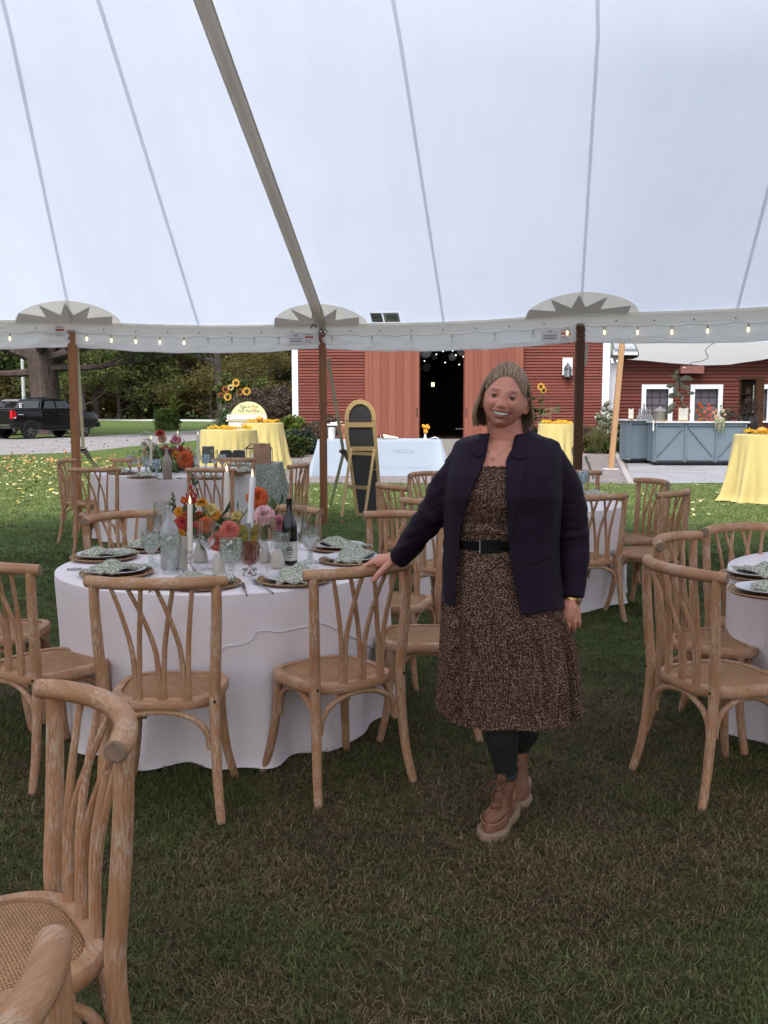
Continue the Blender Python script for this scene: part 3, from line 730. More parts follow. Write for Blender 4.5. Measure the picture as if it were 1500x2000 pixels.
def make_tree(seed, H, trunk_r, mats, bark, leaf=.16, per=120, low=.18, width=.42, nlimb=9, spread=1.25):
    rng = random.Random(seed); mb = MB(); ends = []
    pts = [Vector((0, 0, -.1))]; rad = [trunk_r * 1.35]
    for i in range(1, 8):
        pts.append(Vector((rng.uniform(-.12, .12) * i * .4, rng.uniform(-.12, .12) * i * .4, H * .78 * i / 7))); rad.append(trunk_r * (1 - .82 * i / 7))
    mb.tube(pts, rad, 10)
    for k in range(nlimb):
        f = low + (1 - low) * (k + .5) / nlimb; z = H * .78 * f; i = min(6, int(f * 7)); a = k * 2.4 + rng.uniform(-.4, .4)
        up = rng.uniform(.0, .5) * f + .15
        limbs(mb, rng, pts[i].lerp(pts[i + 1], f * 7 - i), (math.cos(a), math.sin(a), up), H * width * (1.05 - .55 * f), trunk_r * .45 * (1 - .6 * f), 2, ends)
    cl = [(p.x, p.y, p.z, rng.uniform(.6, 1.15)) for p in ends]
    tm = mb.mesh('trunk', bark, True); q = leaf_cloud(rng, cl, per, leaf, spread); cm = leaf_mesh('crown', q, mats)
    return tm, cm
G1 = leaf_mat('leaf_deep', [(.018, .030, .008), (.035, .052, .014), (.05, .07, .018), (.085, .095, .025)])
G2 = leaf_mat('leaf_mid', [(.03, .046, .014), (.05, .07, .02), (.08, .098, .03), (.105, .11, .035)])
G3 = leaf_mat('leaf_olive', [(.05, .045, .014), (.08, .07, .022), (.11, .09, .03), (.07, .05, .022)])
G4 = leaf_mat('leaf_fir', [(.02, .035, .026), (.03, .05, .038), (.042, .064, .048)])
G5 = leaf_mat('leaf_dry', [(.10, .075, .055), (.07, .055, .045), (.13, .10, .075), (.09, .06, .05)])
G6 = leaf_mat('leaf_light', [(.06, .09, .02), (.10, .13, .03), (.15, .17, .04)])
VT = {}
def tree_at(kind, px, Y, label, scale=1.0, rot=0.0, group=None, py=None):
    if kind not in VT:
        VT[kind] = {'deep': lambda: make_tree(11, 13, .32, G1, BARKD, .19, 110, .10, .40, 11, 1.5), 'mid': lambda: make_tree(23, 11, .22, G2, BARKD, .15, 115, .06, .42, 11, 1.3), 'olive': lambda: make_tree(31, 9, .17, G3, BARKG, .12, 115, .03, .46, 12, 1.15),
                    'dry': lambda: make_tree(47, 9, .16, G5, BARKG, .07, 60, .22, .45, 10, 1.2), 'fir': lambda: make_tree(53, 14, .3, G4, BARKD, .22, 120, .02, .34, 13, 1.3)}[kind]()
    Y *= 1.5; scale *= 1.5; tm, cm = VT[kind]; x = at(px, 790, Y=Y).x
    t = thing({'deep': 'oak_tree', 'mid': 'maple_tree', 'olive': 'beech_tree', 'dry': 'bare_tree', 'fir': 'spruce_tree'}[kind], label, 'tree', (x, Y, 0), rot, group); t.scale = (scale,) * 3
    link('trunk', tm, t); link('crown', cm, t); return t
# the great tree beside the pickup
def big_tree():
    rng = random.Random(4); Y = 51.0; x = at(90, 790, Y=Y).x
    t = thing('great_oak', 'huge dark trunk with heavy limbs standing behind the black pickup', 'tree', (x, Y, 0))
    mb = MB(); pts = []; rad = []
    for z, r_, dx in ((-.2, 1.05, 0), (.4, .86, 0), (1.2, .74, .0), (2.2, .69, -.02), (3.2, .70, -.04), (3.9, .78, -.06), (4.6, .70, -.1), (6, .55, -.2), (9, .35, -.4), (12, .12, -.5)): pts.append((dx, 0, z)); rad.append(r_)
    mb.tube(pts, rad, 20)
    for v in range(len(mb.v)):
        p = Vector(mb.v[v]); a = math.atan2(p.y, p.x); k = 1 + .07 * math.sin(a * 5 + p.z) + .05 * math.sin(a * 9 - p.z * 1.7); mb.v[v] = (p.x * k, p.y * k, p.z)
    ends = []
    for (b, d, L, r_) in (((.3, 0, 3.6), (1, -.1, .55), 6, .34), ((-.3, 0, 3.9), (-1, -.3, .4), 6, .36), ((.2, -.2, 3.4), (1, -.4, .02), 5.5, .2), ((-.4, 0, 3.2), (-1, -.2, -.02), 4.5, .22), ((0, -.3, 4.2), (.2, -1, .5), 6, .3), ((0, .2, 5), (.4, 1, .5), 7, .3), ((0, 0, 7), (-.8, .3, .7), 6, .25), ((0, 0, 7), (.7, -.4, .8), 6, .25), ((.2, 0, 4.4), (.9, .6, .25), 6.5, .25), ((-.2, 0, 4.4), (-.9, .7, .2), 6, .22), ((0, 0, 9), (.2, .2, 1), 5, .2), ((.3, -.2, 3.9), (.9, -.8, .15), 6, .22)):
        limbs(mb, rng, b, d, L, r_, 2, ends)
    mb.build('trunk', BARKD, t)
    cl = [(p.x, p.y, max(p.z, 2.5), rng.uniform(.7, 1.2)) for p in ends]
    link('crown', leaf_mesh('crown', leaf_cloud(rng, cl, 170, .13, 1.25, .75), G1), t)
    q = leaf_cloud(rng, [c for c in cl if c[1] < 0.3][:60], 40, .12, 1.3, .7); link('sunny_leaves', leaf_mesh('sunny_leaves', q, G6), t)  # near clumps get a paler leaf colour to read as sunlit
big_tree()
TL = [('fir', -30, 74, 'dark bluish spruce at the far left edge behind the pickup', 1.0), ('mid', 52, 84, 'light green maple seen just left of the huge trunk', .9), ('deep', 190, 72, 'dense dark oak right of the left tent pole', .95), ('mid', 165, 66, 'yellow green maple close right of the left tent pole', .62), ('mid', 232, 70, 'spreading green maple left of the wood edge bush', .66),
      ('dry', 268, 76, 'greyish nearly bare tree above the lawn bush', .95), ('dry', 330, 74, 'leaning bare brown tree right above the lawn bush', .8), ('olive', 355, 78, 'olive brown beech behind the bush on the lawn', 1.0), ('olive', 412, 72, 'brown green beech left of the pale grey trunk', .85), ('deep', 470, 82, 'dark oak behind the sunflowers', 1.0), ('deep', 545, 78, 'dark oak touching the left barn corner', .95),
      ('mid', 300, 92, 'tall maple deep in the wood behind the bare trees', 1.2), ('deep', 390, 96, 'tallest dark oak deep in the wood', 1.3), ('deep', 110, 96, 'dark oak deep in the wood behind the huge trunk', 1.2), ('olive', 505, 66, 'bushy olive beech above the dry hydrangeas', .6), ('fir', 20, 98, 'spruce deep in the wood beyond the pale pole', 1.1), ('deep', -150, 90, 'dark oak beyond the left picture edge', 1.2), ('mid', 600, 90, 'maple partly hidden behind the left barn corner', 1.1)]
for i, (k, px, Y, lab, s_) in enumerate(TL): tree_at(k, px, Y, lab, s_, i * 1.3, 'trees along the wood edge')
# far wood as a mass closing the view
rng = random.Random(77); cl = []
for i in range(520):
    px = rng.uniform(-900, 900); Y = rng.uniform(150, 170); cl.append((at(px, 790, Y=Y).x, Y, rng.uniform(.3, 22), rng.uniform(.8, 1.4)))
q = leaf_cloud(rng, cl, 60, .6, 4.8, .8); o = link('far_wood', leaf_mesh('far_wood', q, G1)); tag(o, 'dark mass of far trees closing the view', 'wood', kind='stuff')
cl = []
for i in range(420):
    px = rng.uniform(-200, 640); Y = rng.uniform(99, 103) if px < 640 else 100; cl.append((at(px, 790, Y=105).x, 106.5 + rng.uniform(0, 8), rng.uniform(.1, 4.2), rng.uniform(.5, 1)))
q = leaf_cloud(rng, cl, 60, .24, 1.7, .8); o = link('undergrowth', leaf_mesh('undergrowth', q, G3)); tag(o, 'brown and green undergrowth along the wood edge', 'undergrowth', kind='stuff')
# pale grey trunk left of the sunflowers
t = thing('grey_trunk_tree', 'tall pale grey trunk standing left of the sunflowers', 'tree', (at(428, 790, Y=56).x, 56, 0))
mb = MB(); mb.tube([(0.15, 0, -.1), (.1, 0, 1.5), (-.02, 0, 3), (-.1, 0, 4.5), (-.2, 0, 8), (-.1, 0, 11)], [.26, .22, .2, .2, .15, .04], 10); ends = []; rr = random.Random(9)
for b, d, L in (((-.08, 0, 3.9), (-1, 0, .35), 3), ((-.1, 0, 5), (1, .2, .6), 4), ((-.15, 0, 6.5), (-.8, .4, .7), 4), ((-.15, 0, 8), (.5, -.5, .8), 4)): limbs(mb, rr, b, d, L, .13, 2, ends)
mb.build('trunk', BARKG, t); link('crown', leaf_mesh('crown', leaf_cloud(rr, [(p.x, p.y, p.z + .6, 1) for p in ends], 90, .12, 1.1), G2), t)
# light utility pole far left
t = thing('utility_pole', 'thin pale pole standing left of the huge trunk', 'pole', (at(47, 790, Y=66).x, 66, 0))
mb = MB(); mb.tube([(0, 0, 0), (0, 0, 7)], [.13, .1], 8); mb.build('pole', plain('pole_grey', (.42, .44, .46), .8), t)
def bush(name, label, px, Y, w_, h_, mat, leaf, n_cl, per, group=None, z0=0, seed=1, stems=True, spread=None, cat='bush'):
    rg = random.Random(seed); x = at(px, 790, Y=Y).x; t = thing(name, label, cat, (x, Y, 0), 0, group); cl = []
    mb = MB()
    for i in range(n_cl):
        a = rg.uniform(0, 6.28); r_ = math.sqrt(rg.random()) * w_ / 2 * .85; z = z0 + h_ * (rg.uniform(.12, .9) ** .8) * (1 - .35 * (r_ / (w_ / 2)) ** 2)
        c_ = (math.cos(a) * r_, math.sin(a) * r_ * .7, z, rg.uniform(.7, 1.1)); cl.append(c_)
        if i % 3 == 0: mb.tube(bez((c_[0] * .3, c_[1] * .3, 0), (c_[0] * .6, c_[1] * .6, z * .6), c_[:3], 4), [.02, .016, .013, .01, .006], 5)
    mb.build('stems', BARKD, t); link('leaves', leaf_mesh('leaves', leaf_cloud(rg, cl, per, leaf, spread or (w_ * .16)), mat), t); return t
# reedy bush on the lawn
xb_ = at(326, 790, Y=59).x
t = bush('lawn_bush', 'rounded green bush with arching sprays on the lawn beyond the drive', 326, 59, 1.5, 1.5, G2, .10, 46, 70, seed=3)
rg = random.Random(8); mb = MB()
for i in range(300):
    a = rg.uniform(0, 6.28); r_ = math.sqrt(rg.random()) * .72; x, y = math.cos(a) * r_, math.sin(a) * r_ * .7; h_ = rg.uniform(.8, 1.55); b = Vector((x, y, 0)); tip = Vector((x * 1.25 + rg.uniform(-.1, .1), y * 1.2, h_)); sd_ = Vector((.018, 0, 0))
    mb.face([mb.vert(b - sd_), mb.vert(b + sd_), mb.vert(b.lerp(tip, .6) + sd_ * .7 + Vector((0, 0, .06))), mb.vert(tip)])
mb.build('reeds', leaf_mat('reed', [(.03, .05, .015), (.05, .075, .02), (.06, .09, .03)]), t, clean=False)
cl = []
for (dx, dz, n_) in ((.75, 2.55, 9), (1.15, 1.65, 7), (.4, 2.2, 6), (.9, 1.9, 6)):
    for k in range(n_):
        f = k / n_; cl.append((lerp(.2, dx, f), -.2, lerp(1.0, dz, f ** .8), .35))
link('spray_leaves', leaf_mesh('spray_leaves', leaf_cloud(rg, cl, 16, .08, .28), G6), t)
# hydrangea hedge with dried heads, brown purple
HYD = leaf_mat('hydrangea_heads', [(.075, .05, .05), (.05, .035, .034), (.10, .07, .066), (.13, .10, .09)]); HYG = leaf_mat('hydrangea_green', [(.04, .06, .03), (.06, .08, .04), (.09, .09, .05)])
for i, (px, Y, w_, h_) in enumerate(((452, 41, 1.5, 1.7), (490, 40.5, 1.9, 2.35), (522, 40, 1.7, 2.6), (553, 39.5, 1.6, 2.5))):
    lab = ['dried brown hydrangea below the sunflowers', 'dried brown hydrangea behind the yellow arch board', 'tallest dried brown hydrangea right of the arch board', 'dried brown hydrangea against the left barn corner'][i]
    tt = bush('hydrangea', lab, px, Y, w_, h_, HYD, .045, 80, 90, 'dried hydrangeas', seed=20 + i, spread=.26)
    rg = random.Random(60 + i); q = leaf_cloud(rg, [(rg.uniform(-w_ / 2, w_ / 2) * .8, rg.uniform(-.3, .3), rg.uniform(.1, h_ * .6), 1) for _ in range(25)], 18, .07, .3); link('green_leaves', leaf_mesh('green_leaves', q, HYG), tt)
bush('shrub', 'leafy green shrub with pale yellow tips above the hydrangeas', 472, 47, 2.6, 3.6, G2, .1, 50, 90, seed=41)
for i, (px, Y, w_, h_, m_, lab) in enumerate(((566, 30.5, 1.0, 1.35, G6, 'thin leafy green shrub before the left barn corner'), (590, 30, 1.5, .85, G4, 'low dark green shrub under the utility box'), (612, 30.5, 1.2, 1.15, G5, 'brown twiggy shrub left of the white table'), (632, 31.4, 1.1, 1.5, HYD, 'dark brown shrub against the barn behind the middle pole'), (572, 28.6, 1.0, .7, G1, 'low dark shrub beside the yellow cloth hem'))):
    bush('border_shrub', lab, px, Y, w_, h_, m_, .06, 40, 70, 'shrubs along the barn', seed=70 + i, spread=.2)
# border by the right barn corner: grasses and white flowered shrub
for i, (px, Y, w_, h_, m_, lab) in enumerate(((1160, 31.6, .9, 1.0, G5, 'brown seed head plant left of the white corner board'), (1186, 31.4, .75, 1.75, leaf_mat('white_bloom', [(.5, .5, .5), (.07, .09, .04), (.09, .11, .05), (.6, .6, .6)]), 'tall white flecked shrub before the white corner board'), (1178, 30.6, 1.2, .6, G1, 'low dark green plant at the foot of the corner board'), (1212, 31.6, .7, .95, G5, 'brown wispy plant between leaning post and blue bar'), (1150, 30.8, .8, .55, G3, 'low olive plant beside the dark tent pole'))):
    bush('border_plant', lab, px, Y, w_, h_, m_, .05, 40, 60, 'plants at the right barn corner', seed=90 + i, spread=.16, cat='plant')
tt = thing('ornamental_grass', 'arching dry grass clump at the right barn corner', 'grass clump', (at(1170, 790, Y=30.4).x, 30.4, 0)); rg = random.Random(5); mb = MB()
for i in range(220):
    a = rg.uniform(0, 6.28); L = rg.uniform(.5, 1.1); o_ = rg.uniform(.1, .5); b = Vector((rg.uniform(-.12, .12), rg.uniform(-.1, .1), 0)); m_ = b + Vector((math.cos(a) * o_ * .4, math.sin(a) * o_ * .4, L * .7)); e = b + Vector((math.cos(a) * o_, math.sin(a) * o_, L * .9))
    s_ = Vector((.007, 0, 0)); mb.face([mb.vert(b - s_), mb.vert(b + s_), mb.vert(m_ + s_), mb.vert(m_ - s_)]); mb.face([mb.vert(m_ - s_), mb.vert(m_ + s_), mb.vert(e)])
mb.build('blades', leaf_mat('dry_grass', [(.10, .09, .04), (.07, .08, .03), (.16, .13, .07)]), tt, clean=False)
# sunflowers
SPET = plain('sunflower_petal', (.62, .33, .03), .6, var=.2, scale=30); SPER = plain('sunflower_rust', (.42, .13, .03), .6, var=.2, scale=30); SDISC = plain('sunflower_disc', (.035, .018, .012), .9); SSTEM = plain('sunflower_stem', (.06, .10, .03), .7); SLEAF = plain('sunflower_leaf', (.09, .14, .08), .6, var=.3, scale=6)
def sunflower(px, py, Y, r_, tilt, lab, mat, group='sunflowers behind the arch board'):
    p = at(px, py, Y=Y); t = thing('sunflower', lab, 'flower', (p.x, Y, 0), 0, group); rg = random.Random(int(px * 7)); c = Vector((0, -.05, p.z))
    mb = MB(); mb.tube(bez((rg.uniform(-.1, .1), .05, 0), (rg.uniform(-.1, .1), .1, p.z * .6), c + Vector((0, .05, 0)), 8), .014, 6); mb.build('stem', SSTEM, t)
    M = Matrix.Translation(c) @ Matrix.Rotation(R(90 + tilt), 4, 'X') @ Matrix.Rotation(rg.uniform(-.3, .3), 4, 'Y')
    for k in range(14):
        a = k * 2 * math.pi / 14; mb = MB(); q = lambda rr, da, z: (rr * math.cos(a + da), rr * math.sin(a + da), z)
        mb.poly([q(r_ * .42, -.1, 0), q(r_ * .8, -.16, .02), q(r_ * rg.uniform(.95, 1.1), 0, .0), q(r_ * .8, .16, .02), q(r_ * .42, .1, 0)]); mb.xform(M); mb.build('petal', mat, t, clean=False)
    mb = MB(); mb.lathe([(r_ * .48, 0), (r_ * .44, .03), (r_ * .25, .045), (0, .04)], 12); mb.xform(M); mb.build('disc', SDISC, t)
    mb = MB()
    for k in range(6):
        z = p.z * rg.uniform(.3, .92); a = rg.uniform(0, 6.28); d = Vector((math.cos(a), math.sin(a) * .6, rg.uniform(-.3, .2))); s_ = Vector((-math.sin(a), math.cos(a), 0)) * .11; b = Vector((0, .05, z)); mb.poly([b, b + d * .12 + s_, b + d * .3, b + d * .12 - s_])
    mb.build('leaves', SLEAF, t, clean=False)
for a in ((461, 748, 36, .15, -8, 'topmost rust and gold sunflower', SPET), (441, 760, 36, .14, 10, 'orange sunflower upper left of the clump', SPER), (432, 772, 36.2, .13, 20, 'rust sunflower at the left of the clump', SPER), (445, 775, 35.6, .15, 0, 'lowest orange sunflower of the clump', SPET), (469, 765, 36.2, .14, 5, 'rust brown sunflower second from the right', SPER), (482, 764, 35.7, .16, 0, 'bright gold sunflower at the right of the clump', SPET), (451, 757, 36.3, .12, -20, 'pale yellow sunflower facing up mid clump', plain('sunflower_pale', (.6, .5, .18), .6, var=.2))): sunflower(*a)
bush('sunflower_foliage', 'large grey green leaves below the sunflowers', 455, 36.2, 1.3, 1.5, leaf_mat('sunflower_leaves', [(.06, .10, .055), (.09, .13, .08), (.12, .16, .11)]), .13, 40, 26, seed=15)
sunflower(1056, 755, 31.5, .12, 0, 'yellow sunflower beside the woman hair by the barn wall', SPET, None); sunflower(1061, 762, 31.3, .11, 10, 'lower yellow sunflower right of the woman hair', SPET, None)
bush('wall_plant', 'green leafy plant climbing the barn wall beside the woman', 1046, 31.8, .6, 2.2, G2, .08, 26, 26, seed=33, cat='plant')
# ------------------------------------------------------------------ chairs
OAK = wood('limed_oak', (.29, .128, .058), (.48, .238, .115), 'Z', 30, wash=(.54, .42, .31), rough=.6, wf=.51)
OAKX = wood('limed_oak_cross', (.31, .143, .066), (.49, .245, .12), 'X', 30, wash=(.54, .42, .31), rough=.6, wf=.51)
ENDG = plain('end_grain', (.23, .15, .10), .8, scale=90, var=.3)
def cane_mat():
    n = NT('woven_cane'); tc = n.add('ShaderNodeTexCoord')
    def wave(rot):
        mp = n.add('ShaderNodeMapping'); mp.inputs['Rotation'].default_value = (0, 0, R(rot)); n.link(tc.outputs['Object'], mp.inputs['Vector'])
        w_ = n.add('ShaderNodeTexWave'); w_.inputs['Scale'].default_value = 44; w_.inputs['Distortion'].default_value = 1.2; w_.inputs['Detail'].default_value = 1; w_.inputs['Detail Scale'].default_value = 2
        n.link(mp.outputs[0], w_.inputs['Vector']); return w_.outputs['Fac']
    a, b = wave(0), wave(90); ck = n.add('ShaderNodeTexChecker'); ck.inputs['Scale'].default_value = 140; n.link(tc.outputs['Object'], ck.inputs['Vector'])
    mx = n.add('ShaderNodeMix'); n.link(ck.outputs['Fac'], mx.inputs[0]); n.link(a, mx.inputs[2]); n.link(b, mx.inputs[3])
    f = n.noise(n.coord('Object'), 14, 4)
    c = n.mixc(n.ramp(mx.outputs[0], [(.0, (.20, .085, .034)), (.45, (.46, .235, .108)), (1, (.60, .35, .18))]), n.ramp(f, [(.3, (.8, .78, .76)), (.7, (1.15, 1.12, 1.1))]), 1, 'MULTIPLY')
    n.col(c); n.rough(.6); n.spec(.3); n.bump(mx.outputs[0], .8, .004); return n.m
CANE = cane_mat()
SCREW = plain('screw_dark', (.03, .025, .02), .5, .6, var=0)
def rail_pt(u):  # u -1..1 along the back rail, ends come forward
    return Vector((.25 * u, -.275 + .085 * abs(u) ** 2.2, .897 + .006 * (1 - u * u)))
def seat_outline(inset=0.0, n=56):
    out = []
    for k in range(n):
        a = 2 * math.pi * k / n; c_, s_ = math.cos(a), math.sin(a); e = 2 / 3.4
        x = math.copysign(abs(c_) ** e, c_); y = math.copysign(abs(s_) ** e, s_)
        hw = .222 - .016 * (1 - y) / 2 - (.0 if y > -.5 else .0); out.append((x * (hw - inset), y * (.212 - inset) + .0))
    return out
chair0 = thing('crossback_chair', 'x', 'chair')
def build_chair():
    p = chair0
    mb = MB(); pts = [rail_pt(-1 + 2 * k / 20) for k in range(21)]; mb.tube(pts, [.0225] + [.0235 + .002 * nz((k * .5, 0, 0), 1) for k in range(19)] + [.0225], 12, caps=False)
    rings = [list(range(k * 12, k * 12 + 12)) for k in (0, 20)]
    mb.build('top_rail', OAKX, p)
    for s in (-1, 1):
        mb = MB(); q = pts[0] if s < 0 else pts[-1]; d = (pts[0] - pts[1] if s < 0 else pts[-1] - pts[-2]).normalized()
        mb.tube([q - d * .004, q + d * .002, q + d * .005], [.0225, .0222, .019], 12); mb.build('rail_end', ENDG, p)
    for s in (-1, 1):
        path = spline([(s * .222, -.214, .892), (s * .222, -.213, .80), (s * .214, -.203, .62), (s * .206, -.192, .46), (s * .208, -.20, .30), (s * .216, -.218, .14), (s * .232, -.250, 0)], 5)
        mb = MB(); mb.tube(path, [lerp(.0185, .0215, min(1, k / 12)) if k < 16 else lerp(.0215, .017, (k - 16) / max(1, len(path) - 17)) for k in range(len(path))], 10); mb.build('back_post', OAK, p)
        mb = MB(); mb.tube([(s * .215, -.205, .455), (s * .219, -.222, .455)] if False else [(s * .208, -.21, .452), (s * .209, -.2165, .452)], .0055, 8); mb.build('screw', SCREW, p)
        path = spline([(s * .168, .155, .43), (s * .170, .160, .30), (s * .186, .178, .14), (s * .214, .212, 0)], 5)
        mb = MB(); mb.tube(path, [lerp(.021, .0165, k / (len(path) - 1)) for k in range(len(path))], 10); mb.build('front_leg', OAK, p)
    tops = (-.62, -.36, -.15, .06, .31, .57); bases = (-.085, .004, -.07, .094, .02, .11)
    for u, bx in zip(tops, bases):
        t = rail_pt(u); t.z -= .012; b = Vector((bx, -.196, .455)); m_ = Vector((lerp(bx, t.x, .16), -.205, .66)); off = .006 * (1 if u * 10 % 2 > 1 else -1)
        pth = spline([b, Vector((lerp(bx, t.x, .02), -.197, .55)), m_, Vector((lerp(bx, t.x, .58), lerp(-.205, t.y, .5), .79)), t], 4)
        mb = MB(); mb.tube(pth, [.0115 - .0032 * k / (len(pth) - 1) for k in range(len(pth))], 8); mb.build('spindle', OAK, p)
    o1 = seat_outline(); o2 = seat_outline(.036); mb = MB()
    def loop(o, z): return [(x, y, z) for x, y in o]
    mb.grid([loop(seat_outline(.03), .418), loop(seat_outline(.004), .418), loop(o1, .426), loop(o1, .445), loop(seat_outline(.006), .455), loop(o2, .457), loop(o2, .44)], True); mb.build('seat_frame', OAKX, p)
    mb = MB(); mb.grid([[(x * r, y * r, .449 + .014 * (1 - r ** 4)) for x, y in seat_outline(.0375)] for r in (1, .97, .85, .6, .3, .02)], True); mb.build('cane_seat', CANE, p)
    def arch(a, b, z0, top):
        a, b = Vector(a), Vector(b); return [a.lerp(b, .5 - .5 * math.cos(math.pi * k / 14) * (1 if True else 0)) * 1 + Vector((0, 0, z0 + (top - z0) * math.sin(math.pi * k / 14) ** .75)) for k in range(15)]
    for a, b in (((-.185, -.192, 0), (.185, -.192, 0)), ((-.15, .168, 0), (.15, .168, 0)), ((-.192, -.17, 0), (-.170, .135, 0)), ((.192, -.17, 0), (.170, .135, 0))):
        mb = MB(); mb.tube(arch(a, b, .265, .408), .0125, 8); mb.build('arch_brace', OAK, p)
build_chair()
T1 = Vector((-.785, 4.80, 0)); T2 = Vector((at(341, 925, Y=11.6).x, 11.6, 0)); T3 = Vector((1.10, 7.9, 0)); T4 = Vector((2.44, 4.5, 0)); TG = Vector((-2.1, 1.2, 0))
used = []
def place_chair(label, center, ends=None, seat=None, fwd=None, twist=0):
    if ends:
        a, b = at(*ends[0], z=.897), at(*ends[1], z=.897); m_ = (a + b) / 2; ax = (b - a).normalized(); f = Vector((-ax.y, ax.x, 0))
        if f.dot(center - m_) < 0: f = -f
        f = f.normalized(); pos = m_ + f * .19; pos.z = 0
    else:
        pos = at(*seat, z=.46); pos.z = 0; f = Vector(fwd + (0,)) if fwd else (center - pos)
    rz = math.atan2(-f.x, f.y) + R(twist)
    if center is T1 or center is T4: pos -= f.normalized() * .05
    if not used: chair0.location = pos; chair0.rotation_euler.z = rz; o = chair0; o['label'] = label; o['group'] = 'cross back chairs around the tables'
    else: o = dup(chair0, pos, rz, label, 'cross back chairs around the tables')
    used.append(o); return o
CH1 = place_chair('wooden chair at the front left of the nearest table, its seat fully in view', T1, ends=((182, 1131), (441, 1131)))
CH2 = place_chair('wooden chair whose top rail the woman rests her hand on', T1, ends=((577, 1122), (786, 1097)))
place_chair('wooden chair cut by the left picture edge with a side on view of its rail', T1, seat=(118, 1284), twist=4)
place_chair('wooden chair at the left edge half hidden behind another chair at the nearest table', T1, seat=(22, 1224), twist=-4)
place_chair('wooden chair on the far left side of the nearest table facing the viewer', T1, ends=((168, 1021), (322, 1004)))
place_chair('wooden chair behind the wine bottle on the far side of the nearest table', T1, ends=((492, 996), (604, 1002)))
place_chair('wooden chair between the nearest table and the woman skirt', T1, seat=(806, 1236), fwd=(-1, -.02))
place_chair('wooden chair just left of the woman elbow on the far right of the nearest table', T1, ends=((726, 1009), (842, 1014)))
place_chair('wooden chair seen from behind right of the woman sleeve', T3, ends=((1102, 974), (1223, 969)))
place_chair('wooden chair at the right of the middle table, the farther of two overlapping', T3, ends=((1246, 939), (1296, 946)))
place_chair('wooden chair at the right of the middle table, the nearer of two overlapping', T3, ends=((1283, 968), (1340, 959)))
place_chair('wooden chair on the far side of the middle table below the dark tent pole', T3, ends=((1092, 926), (1167, 924)))
place_chair('wooden chair with side on rail just right of the easel board', T3, ends=((742, 946), (794, 955)))
place_chair('wooden chair behind the woman elbow on the far left of the middle table', T3, ends=((793, 931), (872, 924)))
place_chair('wooden chair mostly hidden by the woman at the near left of the middle table', T3, seat=(872, 1100))
place_chair('large wooden chair at the right edge with crossed spindles nearest the viewer', T4, ends=((1288, 1097), (1460, 1127)), twist=-13)
place_chair('wooden chair behind the large right hand chair, its cut rail end showing', T4, ends=((1318, 1068), (1382, 1049)))
place_chair('wooden chair on the far side of the table at the right picture edge', T4, ends=((1398, 1041), (1540, 1034)))
place_chair('wooden chair beside the left tent pole, facing right at the far table', T2, ends=((114, 905), (151, 899)))
place_chair('wooden chair seen from behind at the near left of the far table', T2, ends=((143, 918), (228, 918)))
place_chair('wooden chair seen from behind at the front middle of the far table', T2, ends=((362, 918), (463, 919)))
place_chair('wooden chair behind the flowers on the far side of the far table', T2, ends=((233, 899), (290, 898)))
place_chair('wooden chair standing side on between green table and middle tent pole', T2, ends=((571, 911), (591, 908)))
place_chair('wooden chair facing the viewer in front of the green patterned table', T2, ends=((424, 898), (493, 898)))
place_chair('large close wooden chair at the lower left with worn limed finish', TG, ends=((84, 1350), (216, 1460)))
o = place_chair('wooden chair of which only a rail end shows in the lower left corner', Vector((-1.6, .9, 0)), seat=(75, 1900), fwd=(-.93, .36))
o.location = (-.665, .955, 0)
# ------------------------------------------------------------------ cloths
def cloth_mat(name, c, weave=True, pattern=None):
    n = NT(name); v = n.coord('Object'); f = n.noise(n.coord('Object', (3, 3, 60)), 9, 4, .7); g_ = n.noise(n.coord('Object', (60, 60, 3)), 5, 4, .7)
    n.col(n.mixc(n.ramp(f, [(.3, tuple(x * .90 for x in c)), (.7, c)]), n.ramp(g_, [(.3, (.95, .95, .95)), (.7, (1, 1, 1))]), 1, 'MULTIPLY')); n.rough(.85); n.spec(.12); cr_ = n.noise(n.coord('Object'), 4.5, 5, .62); ad = n.add('ShaderNodeMath', operation='MULTIPLY_ADD'); ad.inputs[1].default_value = 7.0; n.link(cr_, ad.inputs[0]); n.link(f, ad.inputs[2]); n.bump(ad.outputs[0], .28, .004)
    n.b.inputs['Sheen Weight'].default_value = .15; return n.m
LINEN = cloth_mat('white_linen', (.84, .75, .755)); YEL = cloth_mat('yellow_cloth', (.50, .42, .175)); WHT = cloth_mat('white_cloth', (.34, .405, .50))
